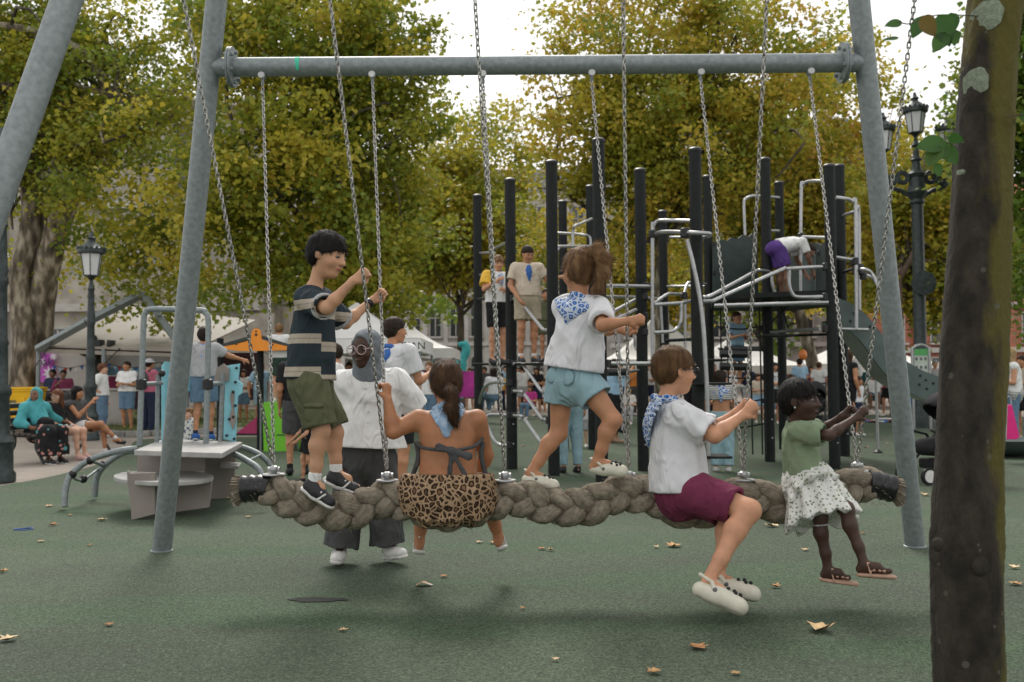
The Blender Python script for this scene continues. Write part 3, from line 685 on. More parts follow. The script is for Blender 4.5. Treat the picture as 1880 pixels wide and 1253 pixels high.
        kf = 1.5 if side == 'front' else 1.; tip = nk+Fd*sg*.105*kf*S-U*drop*S; L_ = nk+Rt*width*.62*S+Fd*sg*.05*S-U*.03*S; R_ = nk-Rt*width*.62*S+Fd*sg*.05*S-U*.03*S; C_ = nk+Fd*sg*.085*kf*S-U*.03*S
        for t in np.linspace(0, 1, 9):
            a = lerp(L_, tip, t)+Fd*sg*.02*S*math.sin(t*3.14); b = lerp(R_, tip, t)+Fd*sg*.02*S*math.sin(t*3.14); c = lerp(C_, tip, t)+Fd*sg*.028*S*math.sin(t*3.14)
            g.cone(a, c, .012*S, .016*S, .01, (Fd, .7)); g.cone(c, b, .016*S, .012*S, .01, (Fd, .7))
        if knot:
            kk = nk-Fd*sg*.075*S-U*.045*S; g.ell(kk, (.026*S, .022*S, .024*S), None, .01); g.cone(kk, kk-U*.09*S+Rt*.03*S-Fd*sg*.02*S, .014*S, .018*S, .01); g.cone(kk, kk-U*.085*S-Rt*.035*S-Fd*sg*.02*S, .014*S, .018*S, .01)
        g.disp = wrinkle(.003, 80, 4)
        return s.put(name, g, m, h=min(s.h, .007))
# ------------------------------------------------------------ ground
def sheet(name, pts, z, m):
    me = new_mesh(name, [(p.x, p.y, z) for p in pts], [tuple(range(len(pts)))], False); return struct(name, me, m)
plaza = new_mesh('paving', [(-400, -8, -.012), (400, -8, -.012), (400, 600, -.012), (-400, 600, -.012)], [(0, 1, 2, 3)], False); PAVE = struct('paving', plaza, PAVING)
EDGE = [(-420, 985), (-200, 940), (0, 893), (60, 882), (120, 869), (180, 853), (215, 840), (238, 824), (246, 812), (275, 806), (400, 803), (520, 800), (580, 785), (640, 777), (900, 765), (1300, 761), (1650, 762), (1880, 766), (2300, 770)]
_pts = [G(x, y) for x, y in EDGE]; _pts = smooth_path(_pts, 4)
poly = [Vector((-14, -6, 0)), Vector((-14, _pts[0].y, 0))] + _pts[1:] + [Vector((40, 34, 0)), Vector((40, -6, 0))]
sheet('rubber_floor', poly[::-1], 0., RUBBER)
# worn hole in the rubber under the swing
def blob_sheet(name, px, py, rx, ry, z, m, seed):
    c = G(px, py); rs = random.Random(seed); pts = []
    for k in range(22):
        a = 2*math.pi*k/22; r = 1+rs.uniform(-.22, .22); pts.append(Vector((c.x+math.cos(a)*rx*r, c.y+math.sin(a)*ry*r, 0)))
    return sheet(name, smooth_path(pts+[pts[0]], 3)[:-1], z, m)
blob_sheet('worn_patch', 583, 1102, .185, .055, .004, mk('bare_dark_rubber', (.022, .024, .022), .95, 0, .3, 60, .6, 160), 4)
# single pavers near the rubber edge
def pavers():
    mb = MB(); mb.box((0, 0, 0), (.392, .192, .03)); me = new_mesh('paver', mb.v, mb.f, False); b = bmesh.new(); b.from_mesh(me); bmesh.ops.bevel(b, geom=list(b.edges), offset=.006, segments=1, affect='EDGES'); b.to_mesh(me); b.free()
    ms = [mk('paver_stone_%d' % i, c, .85, 0, .18, 7, .3, 70) for i, c in enumerate(((.30, .255, .215), (.27, .235, .20), (.33, .29, .245), (.25, .21, .18)))]
    me.materials.append(ms[0]); rs = random.Random(3); n = 0; import bisect
    ed = [(p.x, p.y) for p in _pts]
    def edge_y(x):
        for a, c in zip(ed, ed[1:]):
            if a[0] <= x <= c[0]: return a[1]+(c[1]-a[1])*(x-a[0])/max(c[0]-a[0], 1e-6)
        return None
    j = 0; y = 11.6
    while y < 19.5:
        x = -9.6+(j % 2)*.2
        while x < -5.6:
            e = edge_y(x); e2 = edge_y(x+.2); e3 = edge_y(x-.2)
            if e is not None and e2 is not None and e3 is not None and y > max(e, e2, e3)+.12 and abs(x/y*F_PX) < 960 and n < 300:
                o = obj('paver', me, None, PAVE); o.location = (x, y, -.014+rs.uniform(-.002, .003)); o.rotation_euler = (rs.uniform(-.008, .008), rs.uniform(-.008, .008), rs.uniform(-.01, .01))
                o.material_slots[0].link = 'OBJECT'; o.material_slots[0].material = rs.choice(ms); n += 1
            x += .4
        y += .2; j += 1
pavers()
# planted strip with kerb
def lawn():
    ring = [G(176, 772), G(190, 797), G(262, 801), G(330, 797), G(420, 795), G(520, 790), G(560, 764), G(420, 755), G(250, 757)]
    ring = smooth_path(ring+[ring[0]], 5)[:-1]; c = sum(ring, Vector())/len(ring)
    me = new_mesh('soil_bed', [(p.x, p.y, .07) for p in ring], [tuple(range(len(ring)))], False); struct('soil_bed', me, mk('lawn_soil', (.075, .075, .035), .95, 0, .4, 6, .5, 30, col2=(.11, .125, .04)))
    k = tag(obj('kerb', None), 'low curved stone kerb edging the grass behind the play deck', 'kerb'); st = mk('kerb_stone', (.27, .26, .245), .85, 0, .2, 5, .4, 40)
    for i in range(0, len(ring)):
        a, b = ring[i], ring[(i+1) % len(ring)]; m_ = (a+b)/2; d = b-a
        mb = MB(); mb.box((m_.x, m_.y, .055), (d.length*.985, .14, .13), Matrix.Rotation(math.atan2(d.y, d.x), 3, 'Z')); mb.build('kerb_stone', st, k, bevel=.012)
    rs = np.random.RandomState(2); V = []; F = []; T = []
    xs = [p.x for p in ring]; ys = [p.y for p in ring]; n = 0
    while n < 9000:
        x = rs.uniform(min(xs), max(xs)); y = rs.uniform(min(ys), max(ys)); ins = False
        for a, b in zip(ring, ring[1:]+ring[:1]):
            if (a.y > y) != (b.y > y) and x < (b.x-a.x)*(y-a.y)/(b.y-a.y)+a.x: ins = not ins
        if not ins: continue
        h = rs.uniform(.05, .14); an = rs.uniform(0, 6.3); w = .008; dx, dy = math.cos(an)*w, math.sin(an)*w; lx, ly = rs.normal(size=2)*.03
        V += [(x-dx, y-dy, .06), (x+dx, y+dy, .06), (x+lx, y+ly, .06+h)]; F.append((3*n, 3*n+1, 3*n+2)); T.append(rs.rand()); n += 1
    me = new_mesh('grass', V, F, False); at = me.attributes.new('tint', 'FLOAT', 'FACE'); at.data.foreach_set('value', np.array(T, dtype=np.float32))
    o = obj('grass', me, leaf_mat('grass_blades', [(0, (.05, .10, .02)), (.6, (.10, .15, .03)), (1, (.22, .19, .06))], .3)); tag(o, 'short worn grass inside the stone kerb behind the play deck', 'grass', None, 'stuff')
lawn()
# ------------------------------------------------------------ buildings far behind
def building(label, px0, px1, Y, zt, wall, floors, bay, ww, wh, arch0=False, roof=None, shutters=None, rows=None, depth=9):
    x0 = (px0-CX)/F_PX*Y; x1 = (px1-CX)/F_PX*Y; t = thing('building', label, 'building', ((x0+x1)/2, Y, 0)); org = t.location
    fr = mk('pale_window_trim', (.50, .48, .45), .8, 0, .1, 3)
    fh = zt/floors; nb = max(1, int((x1-x0)/bay)); bw = (x1-x0)/nb
    mb = MB(org); mb.box(((x0+x1)/2, Y+depth/2+.35, zt/2), (x1-x0, depth, zt)); mb.build('wall', wall, t, smooth=False)
    for f in range(floors):
        z0 = f*fh
        mb = MB(org); mb.box(((x0+x1)/2, Y+.2, z0+fh-.18), (x1-x0+.2, .5, .36)); mb.build('cornice', fr, t, smooth=False)
        for b in range(nb+1):
            xx = x0+bw*b; mb = MB(org); mb.box((xx, Y+.22, z0+fh*.45), (bw*.22, .3, fh*.9-.02)); mb.build('pilaster', wall, t, smooth=False)
        if rows is not None and f not in rows: continue
        for b in range(nb):
            xc = x0+bw*(b+.5); zc = z0+fh*.12; hgt = wh; n = 8
            pts = [(xc-ww/2, zc), (xc+ww/2, zc), (xc+ww/2, zc+hgt-(ww/2 if (arch0 and f == 0) else 0))]
            if arch0 and f == 0: pts += [(xc+math.cos(a)*ww/2, zc+hgt-ww/2+math.sin(a)*ww/2) for a in np.linspace(0, math.pi, n)[1:-1]]
            pts.append((xc-ww/2, zc+hgt-(ww/2 if (arch0 and f == 0) else 0)))
            mb = MB(org); mb.prism([(x+(x-xc)*.16, Y+.28, z+(z-zc-hgt/2)*.10) for x, z in pts], (0, .3, 0)); w = mb.build('window', fr, t, smooth=False)
            mb = MB(org); mb.prism([(x, Y+.25, z) for x, z in pts], (0, .029, 0)); mb.build('pane', WINGLASS, w, smooth=False)
            mb = MB(org); mb.box((xc, Y+.23, zc+hgt/2), (.07, .05, hgt-.1)); mb.box((xc, Y+.23, zc+hgt*.6), (ww-.05, .05, .07)); mb.build('glazing_bar', fr, w, smooth=False)
            if f > 0:
                mb = MB(org); mb.box((xc, Y+.1, zc-.1), (ww*1.35, .5, .14)); mb.build('sill', fr, w, smooth=False)
    if roof: mb = MB(org); mb.prism([(x0-.3, Y+.1, zt), (x1+.3, Y+.1, zt), (x1-.5, Y+3.2, zt+3), (x0+.5, Y+3.2, zt+3)], (0, 3, 0)); mb.build('roof', roof, t, smooth=False)
    return t
building('pale stone civic building behind the stage canopy at the left', -520, 474, 48, 15, STONE, 3, 6.2, 2.0, 3.2, rows=(0, 2))
building('long pale building with arched ground windows and slate roof behind the centre trees', 478, 1120, 95, 19, mk('pale_render', (.47, .45, .42), .85, 0, .12, .8, .1, 8), 4, 1.9, 1.0, 2.9, True, mk('slate_roof', (.09, .10, .11), .7, 0, .2, 2))
building('grey stone building with tall windows behind the climbing frame', 1124, 1600, 80, 20, STONE2, 5, 3.0, 1.2, 2.5, True, mk('slate_roof', (.09, .10, .11)))
building('red brick building with pale window trim behind the right hand trees', 1604, 2450, 72, 13, BRICKRED, 4, 3.2, 1.3, 2.1, False, mk('clay_tile_roof', (.45, .17, .10), .8, 0, .2, 4))
# ------------------------------------------------------------ lamps
def lantern(mbt, c, k=1., parent=None, org=None):
    c = Vector(c)
    mb = MB(org); mb.lathe(c, [(.03*k, -.22*k), (.05*k, -.16*k), (.035*k, -.10*k), (.10*k, -.02*k), (.17*k, 0), (.17*k, .02*k)], 6); mb.build('lantern_base', LAMPM, parent)
    mb = MB(org); mb.lathe(c, [(.155*k, .02*k), (.225*k, .48*k)], 6); g = mb.build('lantern_glass', FROST, parent, smooth=False)
    for i in range(6):
        a = i*math.pi/3; u = Vector((1, 0, 0)); ax = Vector((0, 0, 1)); o1 = ax.orthogonal().normalized(); w = ax.cross(o1); d = o1*math.cos(a)+w*math.sin(a)
        mb = MB(org); mb.tube([c+d*.16*k+ax*.015*k, c+d*.232*k+ax*.485*k], .012*k, 5); mb.build('lantern_bar', LAMPM, g)
    mb = MB(org); mb.lathe(c, [(.235*k, .48*k), (.29*k, .50*k), (.30*k, .55*k), (.285*k, .60*k), (.22*k, .63*k), (.17*k, .70*k), (.09*k, .76*k), (.07*k, .80*k), (.10*k, .84*k), (.05*k, .88*k), (.03*k, .98*k)], 24); mb.build('lantern_crown', LAMPM, parent)
    for i in range(16):
        a = i*math.pi/8; mb = MB(org); mb.ball(c+Vector((math.cos(a)*.285*k, math.sin(a)*.285*k, .61*k)), .032*k, 6, (1, 1, 1.3)); mb.build('crown_knob', LAMPM, parent)
POLE = [(.20, 0), (.20, .10), (.17, .14), (.165, .45), (.185, .50), (.15, .56), (.125, .62), (.115, 1.05), (.14, 1.10), (.14, 1.16), (.10, 1.22), (.09, 1.7), (.105, 1.74), (.085, 1.8), (.075, 2.45), (.092, 2.5), (.092, 2.55), (.075, 2.6), (.092, 2.66), (.075, 2.72), (.062, 3.2), (.08, 3.24), (.06, 3.28), (.045, 3.34)]
def street_lamp(label, base):
    t = thing('street_lamp', label, 'street lamp', base); org = t.location
    mb = MB(org); mb.lathe(base, POLE, 18); mb.build('pole', LAMPM, t); lantern(t, Vector(base)+Vector((0, 0, 3.52)), .98, t, org); return t
street_lamp('dark green lantern lamp post beside the bench', G(165, 808))
street_lamp('lantern lamp post cut off by the left edge of the picture', G(-3, 885))
def big_lamp():
    Y = 24.; b = Vector(((1690-CX)/F_PX*Y, Y, 0)); t = thing('street_lamp', 'tall ornate cast iron lamp with scrolled arms behind the right tree trunk', 'street lamp', b); org = t.location
    ztop = P(1685, 245, Y).z; za = P(1686, 335, Y).z
    pr = [(.30, 0), (.30, .3), (.2, .5), (.17, 1.2), (.2, 1.3), (.15, 1.5), (.135, za-.55), (.18, za-.5), (.15, za-.42), (.24, za-.25), (.2, za-.1), (.16, za+.1), (.22, za+.2), (.12, za+.3), (.09, za+.5), (.14, za+.55), (.08, za+.62), (.06, ztop-.35), (.11, ztop-.3), (.05, ztop-.2)]
    mb = MB(org); mb.lathe(b, pr, 16); mb.build('pole', LAMPM, t); lantern(t, b+Vector((0, 0, ztop)), 1.02, t, org)
    for sg in (-1, 1):
        for rr, cx, cz in ((.17, .34, .10), (.13, .60, .05)):
            pts = [b+Vector((sg*(cx+math.cos(a)*rr*(1-a/22)), 0, za+cz+math.sin(a)*rr*(1-a/22))) for a in np.linspace(0, 13, 40)]
            mb = MB(org); mb.tube(pts, .035, 7); mb.build('scroll', LAMPM, t)
        pts = smooth_path([b+Vector((sg*.12, 0, za-.38)), b+Vector((sg*.38, 0, za-.20)), b+Vector((sg*.66, 0, za-.12)), b+Vector((sg*.78, 0, za+.15)), b+Vector((sg*.78, 0, za+.55))], 6); mb = MB(org); mb.tube(pts, .05, 8); mb.build('arm', LAMPM, t)
        lantern(t, b+Vector((sg*.78, 0, za+.78)), .95, t, org)
        for k in range(5):
            mb = MB(org); mb.ball(b+Vector((sg*(.2+.11*k), .02, za-.30+.05*k)), .06, 6, (1.2, .8, 1)); mb.build('leaf_boss', LAMPM, t)
    z = P(1690, 522, Y).z; mb = MB(org); mb.lathe(b+Vector((0, -.30, z)), [(.31, 0), (.31, .04)], 8, (0, 1, 0)); mb.build('round_plate', LAMPM, t)
big_lamp()
# ------------------------------------------------------------ trees
def leaf_cloud(name, cent, rad, n, size, seed, mat, parent, org, tone=(.0, 1.), outw=None):
    rs = np.random.RandomState(seed); C = np.array(cent); K = len(C); idx = rs.randint(0, K, n)
    pos = C[idx]+rs.normal(size=(n, 3))*np.array(rad)[idx][:, None]*np.array([.55, .55, .38])
    nrm = rs.normal(size=(n, 3))*.75+np.array([0, -.25, .75]); nrm /= np.linalg.norm(nrm, axis=1)[:, None]
    u = np.cross(nrm, rs.normal(size=(n, 3))); u /= np.linalg.norm(u, axis=1)[:, None]; u[:, 2] -= .25; u /= np.linalg.norm(u, axis=1)[:, None]; v = np.cross(nrm, u)
    sz = size*rs.uniform(.6, 1.25, n)[:, None]
    shape = [(-.45, 0, 0), (-.15, .58, .05), (.30, .34, .03), (.68, 0, -.05), (.30, -.34, .03), (-.15, -.58, .05)]
    V = np.stack([pos+(u*a+v*b+nrm*c)*sz for a, b, c in shape], 1).reshape(-1, 3)-np.array(org)
    me = bpy.data.meshes.new(name); m = len(shape); me.vertices.add(n*m); me.vertices.foreach_set('co', V.astype(np.float32).ravel())
    # a folded leaf: two halves of four corners along the midrib
    fa = [[0, 1, 2, 3], [0, 3, 4, 5]]
    F = (np.arange(n)[:, None, None]*m+np.array(fa)[None]).reshape(-1).astype(np.int32); nf = 2*n
    me.loops.add(len(F)); me.polygons.add(nf); me.loops.foreach_set('vertex_index', F); me.polygons.foreach_set('loop_start', np.arange(0, nf*4, 4, dtype=np.int32)); me.polygons.foreach_set('loop_total', np.full(nf, 4, np.int32))
    tv = rs.uniform(0, 1, K)[idx]*.68+rs.uniform(0, 1, n)*.32; tv = tone[0]+tv*(tone[1]-tone[0])
    at = me.attributes.new('tint', 'FLOAT', 'FACE'); at.data.foreach_set('value', np.repeat(tv, 2).astype(np.float32)); me.update(calc_edges=True)
    o = obj(name, me, mat, parent); o['kind'] = 'stuff'; return o
def bent(a, b, rs, wob, n=7, droop=0.):
    a, b = np.array(a, float), np.array(b, float); L = np.linalg.norm(b-a); off = rs.normal(size=(3, 3))*wob*L; pts = []
    for i in range(n+1):
        t = i/n; p = a+(b-a)*t+off[0]*math.sin(math.pi*t)+off[1]*math.sin(2*math.pi*t)*.5; p[2] += math.sin(math.pi*t)*L*.10; pts.append(p)
    return pts
def tree(label, base, tr, fork, lobes, nl, size, seed, leaf=None, bark=None, limbs=9, lean=(0, 0), stems=None, tone=(0, 1), crad=.70, ncl=None, name='plane_tree', twigs=5, keep=None):
    """lobes: (x, y, z, rx, ry, rz) in metres; fork: height where limbs start; keep: test that a leaf cluster must pass"""
    rs = np.random.RandomState(seed); base = np.array(base, float); t = thing(name, label, 'tree', base); org = base
    leaf = leaf or LEAF_A; bark = bark or BARK
    stems = stems or [[base, base+np.array([lean[0]*.5, lean[1]*.5, fork*.5]), base+np.array([lean[0], lean[1], fork])]]
    tops = []
    for st in stems:
        pts = smooth_path(st, 6); n = len(pts); mb = MB(org); rr = [tr*(1.25 if i == 0 else 1.1 if i == 1 else 1)*(1-.35*i/n)*(1+.05*math.sin(i*2.3)) for i in range(n)]
        mb.tube(pts, rr, 14); mb.build('trunk', bark, t); tops.append((np.array(pts[-1]), rr[-1]))
    W = np.array([l[3]*l[4]*l[5] for l in lobes]); W = W/W.sum()
    def sample(shell=.55):
        while True:
            l = lobes[rs.choice(len(lobes), p=W)]; d = rs.normal(size=3); d /= np.linalg.norm(d); r = (shell+(1-shell)*rs.rand())
            p = np.array(l[:3])+d*r*np.array(l[3:])
            if keep is None or keep(p): return p
    ends = []
    for i in range(limbs):
        a, r0 = tops[i % len(tops)]; b = sample(.35); pts = bent(a-np.array([0, 0, .3*(i % 3)]), b, rs, .10); r = r0*rs.uniform(.38, .62)
        mb = MB(org); mb.tube(pts, [r*(1-.8*k/(len(pts)-1)) for k in range(len(pts))], 8); lo = mb.build('limb', bark if i % 2 else BARKD, t); ends.append((pts, r, lo))
    cent = []; crd = []
    for pts, r, lo in ends:
        for k in range(twigs):
            j = rs.randint(2, len(pts)); b = sample(.5)
            if np.linalg.norm(b-pts[j]) > 4.5: b = pts[j]+(b-pts[j])*.55
            q = bent(pts[j], b, rs, .14, 5); rr = max(.018, r*.34); mb = MB(org); mb.tube(q, [rr*(1-.75*e/(len(q)-1)) for e in range(len(q))], 5); mb.build('branch', BARKD, lo)
            cent += [q[3], q[5]]; crd += [crad*.8, crad]
    ncl = ncl or max(20, nl//125)
    cent = [c for c in cent if keep is None or keep(c)]; crd = crd[:len(cent)]
    while len(cent) < ncl: cent.append(sample(.45)); crd.append(crad*rs.uniform(.6, 1.25))
    leaf_cloud('crown', cent, crd, nl, size, seed, leaf, t, org, tone); return t
def lobe(px, py, Y, rx, rz, ry=None):
    c = P(px, py, Y); s = pxm(Y); return (c.x, c.y, c.z, rx/s, ry or (rx/s)*.8, rz/s)
def win(p): y = p[1]; return (CX+p[0]/y*F_PX, 695-(p[2]-CAM_H)/y*F_PX)
def sky_gap(p):                                  # keeps the crowns apart where they stand apart
    x, y = win(p)
    if 838 < x < 946 and y < 105: return False
    if 1632 < x < 1800 and y < 172: return False
    if 560 < x < 640 and 20 < y < 60 and p[0]*7 % 1 < .5: return False
    return True
def plant():
    b1 = G(36, 775); y1 = b1.y
    tree('big plane tree with thick mottled forked trunk behind the yellow bins', b1, .46, 5.5,
         [lobe(60, 190, y1-1, 240, 200), lobe(260, 330, y1-3, 190, 190), lobe(230, 80, y1+1, 260, 190), lobe(-60, 60, y1, 200, 220), lobe(300, 530, y1-3, 150, 80), lobe(100, 440, y1+1.5, 120, 90), lobe(360, 420, y1-2, 110, 110), lobe(240, 460, y1-2, 120, 60)],
         56000, .125, 11, LEAF_A, BARK, 12, tone=(.05, .9),
         stems=[[b1+Vector((-.1, 0, 0)), P(50, 640, y1), P(38, 520, y1), P(60, 400, y1), P(50, 260, y1)], [b1+Vector((.35, .3, 0)), P(72, 600, y1+.3), P(92, 470, y1), P(140, 330, y1-.5), P(215, 190, y1-1)]], keep=sky_gap)
    y = 27.
    tree('leafy plane tree behind the striped boy, its crown reaching the crossbeam', Vector(((596-CX)/F_PX*y, y, 0)), .26, 4.5,
         [lobe(560, 90, y, 240, 170), lobe(480, 330, y-2, 200, 150), lobe(690, 250, y+1, 160, 140), lobe(600, 470, y-1, 190, 95), lobe(700, 60, y, 130, 110), lobe(420, 480, y-1, 110, 110), lobe(720, 400, y+2, 130, 110), lobe(660, 540, y+1, 130, 60)],
         62000, .125, 23, LEAF_A, BARKD, 12, tone=(.1, .95), keep=sky_gap)
    y = 44.
    tree('slim young plane tree rising behind the white tents', Vector(((846-CX)/F_PX*y, y, 0)), .20, 4.6,
         [lobe(850, 420, y, 150, 120), lobe(790, 360, y-1, 120, 120), lobe(920, 480, y, 110, 80), lobe(770, 510, y-1, 110, 60), lobe(900, 300, y, 90, 110)], 34000, .16, 31, LEAF_B, BARKD, 9, tone=(0, .9), crad=.9)
    y = 33.
    tree('wide yellowing plane tree rising behind the climbing frame posts', Vector(((1216-CX)/F_PX*y, y, 0)), .28, 6.2,
         [lobe(1180, 70, y, 230, 150), lobe(1050, 230, y-1, 150, 150), lobe(1390, 110, y, 190, 150), lobe(1280, 280, y-1, 230, 140), lobe(1050, 420, y, 150, 120), lobe(1420, 330, y+1, 170, 120), lobe(1200, 440, y+2, 140, 70)],
         60000, .135, 47, LEAF_B, BARK, 13, tone=(0, .95), keep=sky_gap, crad=.8)
    y = 36.
    tree('yellow brown plane tree behind the slide platform', Vector(((1512-CX)/F_PX*y, y, 0)), .27, 4.2,
         [lobe(1470, 380, y, 170, 130), lobe(1560, 200, y, 120, 150), lobe(1600, 400, y, 130, 160), lobe(1360, 450, y+1, 150, 100), lobe(1540, 540, y+1, 150, 50)], 40000, .145, 53, LEAF_B, BARK, 9, tone=(.1, 1), keep=sky_gap, lean=(-1.0, 0))
    y = 27.
    tree('plane tree with reddish brown trunk beside the ornate lamp', Vector(((1648-CX)/F_PX*y, y, 0)), .22, 4.0,
         [lobe(1660, 470, y+1, 110, 130), lobe(1690, 340, y+2, 90, 110), lobe(1740, 540, y+1, 100, 80)], 14000, .135, 59, LEAF_B, BARKR, 7, tone=(.05, .95), keep=sky_gap)
    y = 22.
    tree('green tree hanging into the picture behind the right hand trunk', Vector(((1990-CX)/F_PX*y, y, 0)), .25, 4.0,
         [lobe(1900, 250, y, 150, 180), lobe(1880, 480, y, 110, 130), lobe(1800, 120, y+1, 90, 110), lobe(1960, 80, y, 170, 170)], 22000, .13, 61, LEAF_C, BARKD, 8, tone=(0, 1), keep=sky_gap)
    y = 52.
    for px, seed, lab, w in ((1180, 71, 'distant tree filling the gap between the climbing posts', 150), (1400, 73, 'distant green tree seen under the slide platform', 190), (640, 79, 'distant tree behind the white tents at the centre', 170), (300, 83, 'distant tree behind the stage canopy', 150), (1760, 89, 'distant tree behind the right hand trunk', 150)):
        tree(lab, Vector(((px-CX)/F_PX*y, y, 0)), .25, 3.5, [lobe(px, 400, y, w, 130), lobe(px+40, 560, y, w*.9, 80), lobe(px-50, 500, y, w*.8, 110)], 9000, .26, seed, LEAF_C if px != 1180 else LEAF_B, BARKD, 7, crad=1.1, tone=(.05, 1))
plant()
# the trunk close to the camera, with lichen and a few leaves
def near_trunk():
    Y = 3.65; cl = [(1783, 1420), (1783, 1253), (1778, 1100), (1776, 1000), (1779, 850), (1786, 650), (1797, 420), (1806, 250), (1815, 120), (1828, 0), (1845, -160)]; wd = [126, 122, 122, 126, 116, 116, 106, 100, 97, 96, 94]
    b = P(1783, 1420, Y); b.z = 0; t = thing('street_tree', 'dark mossy tree trunk close by at the right edge', 'tree', b); org = t.location
    m = mk('mossy_dark_bark', (.016, .013, .010), .95, 0, .3, 16, .9, 60, col2=(.042, .034, .025), stretch=(1, 1, .5)); n, L, bs = nodes_of(m)
    tc = n['Texture Coordinate'].outputs['Object']; sp = n.new('ShaderNodeSeparateXYZ'); L(tc, sp.inputs[0])
    nz = n.new('ShaderNodeTexNoise'); nz.inputs['Scale'].default_value = 5; nz.inputs['Detail'].default_value = 6; mp = n.new('ShaderNodeMapping'); mp.inputs['Scale'].default_value = (1.6, 1.6, .7); L(tc, mp.inputs[0]); L(mp.outputs[0], nz.inputs['Vector'])
    side = _math(n, L, 'ADD', _math(n, L, 'MULTIPLY', sp.outputs[0], 4.2), _math(n, L, 'MULTIPLY', nz.outputs[0], 1.15))
    mask = _ramp(n, L, side, [(0, (0, 0, 0)), (.80, (0, 0, 0)), (1., (.8, .8, .8))]); mx = n.new('ShaderNodeMixRGB'); L(mask, mx.inputs[0]); L(n['Color Ramp'].outputs[0], mx.inputs[1]); mx.inputs[2].default_value = (.10, .085, .014, 1)
    vo = n.new('ShaderNodeTexVoronoi'); vo.inputs['Scale'].default_value = 20; L(tc, vo.inputs['Vector']); sp2 = n.new('ShaderNodeSeparateColor'); L(vo.outputs['Color'], sp2.inputs[0])
    rad = _math(n, L, 'MULTIPLY', sp2.outputs[1], .26); spot = _math(n, L, 'MULTIPLY', _math(n, L, 'LESS_THAN', vo.outputs['Distance'], rad), _math(n, L, 'GREATER_THAN', sp2.outputs[0], .72))
    m2 = n.new('ShaderNodeMixRGB'); L(_math(n, L, 'MULTIPLY', spot, .55), m2.inputs[0]); L(mx.outputs[0], m2.inputs[1]); m2.inputs[2].default_value = (.11, .11, .085, 1); L(m2.outputs[0], bs.inputs['Base Color'])
    cpts = smooth_path([P(x, y, Y) for x, y in cl], 12); cpts[0].z = 0; rs = np.random.RandomState(6); N = 40; v = []; f = []; ys = np.linspace(0, 1, len(cl)); rad_ = [w/2/pxm(Y) for w in wd]; ph = rs.uniform(0, 6.3, 6)
    for i, p in enumerate(cpts):
        s = i/(len(cpts)-1); r0 = np.interp(s, ys, rad_)
        for k in range(N):
            a = 2*math.pi*k/N; r = r0*(1+.035*math.sin(3*a+ph[0]+5*s)+.03*math.sin(5*a+ph[1]-9*s)+.018*math.sin(9*a+24*s+ph[2])+.012*rs.normal())
            v.append(p+Vector((math.cos(a)*r, math.sin(a)*r, 0))-org)
    for i in range(len(cpts)-1):
        for k in range(N): f.append((i*N+k, i*N+(k+1) % N, (i+1)*N+(k+1) % N, (i+1)*N+k))
    obj('trunk', new_mesh('trunk', v, f), m, t)
    pale = mk('pale_lichen', (.20, .23, .17), .95, 0, .2, 60, .6, 120)
    def lichen(px, py, rx, rz):
        rs2 = random.Random(px); c = P(px, py, Y); ctr = min(cpts, key=lambda p: abs(p.z-c.z)); w = np.interp(py, [q[1] for q in cl][::-1], wd[::-1])/2/pxm(Y)+.004; vv = [Vector()]; N2 = 40; out = []
        x0 = c.x-ctr.x
        for j, q in enumerate((0, .5, 1)):
            for k in range(N2 if j else 1):
                a = 2*math.pi*k/N2; rr = q*(1+.05*math.sin(3*a+px)+.04*math.sin(7*a)+rs2.uniform(-.02, .02) if j == 2 else 1); xx = x0+math.cos(a)*rx*rr/pxm(Y); zz = c.z+math.sin(a)*rz*rr/pxm(Y); xx = max(-w*.98, min(w*.98, xx)); ww = w+(.006 if j < 2 else .001)
                out.append(Vector((ctr.x+xx, ctr.y-math.sqrt(max(ww*ww-xx*xx, 0)), zz)))
        ff = [(0, 1+k, 1+(k+1) % N2) for k in range(N2)]+[(1+k, 1+N2+k, 1+N2+(k+1) % N2, 1+(k+1) % N2) for k in range(N2)]
        mb = MB(org); mb.add(out, ff); mb.build('lichen_patch', pale, t, sharp=180)
    lichen(1797, 41, 22, 27); lichen(1776, 160, 18, 24); lichen(1752, 322, 7, 6)
    for px, py, r in ((1800, 1040, .03), (1722, 1000, .022), (1846, 215, .04)):
        c = P(px, py, Y-.13 if px < 1830 else Y-.05); mb = MB(org); mb.ball(c, r, 12, (1, .7, 1.15)); mb.build('knot', m, t)
    def leaf(par, px, py, Yl, L, ang, tilt, tint):
        c = P(px, py, Yl); M = Matrix.Rotation(ang, 3, 'Y') @ Matrix.Rotation(tilt, 3, 'X'); nn = 9; v = []; f = []
        for i in range(nn+1):
            s = i/nn; w = L*.36*math.sin(math.pi*s**.75)**.8*(1-.15*s); z = -.10*L*s*s
            for q in (-1, -.5, 0, .5, 1): v.append(c+M@Vector((s*L, w*q*.25*0-abs(q)*.06*L+z*.3, w*q+z)))
        for i in range(nn):
            for q in range(4): f.append((i*5+q, i*5+q+1, i*5+q+6, i*5+q+5))
        me = new_mesh('leaf', [x-org for x in v], f); at = me.attributes.new('tint', 'FLOAT', 'FACE'); at.data.foreach_set('value', np.full(len(f), tint, np.float32)); return obj('leaf', me, LEAF_NEAR, par)
    def twig(pts):
        mb = MB(org); mb.tube(smooth_path([P(*p) for p in pts], 5), .0022, 6); return mb.build('twig', BARKD, t)
    tw = twig([(1800, 30, 3.6), (1720, 28, 3.5), (1672, 44, 3.45), (1650, 40, 3.45)])
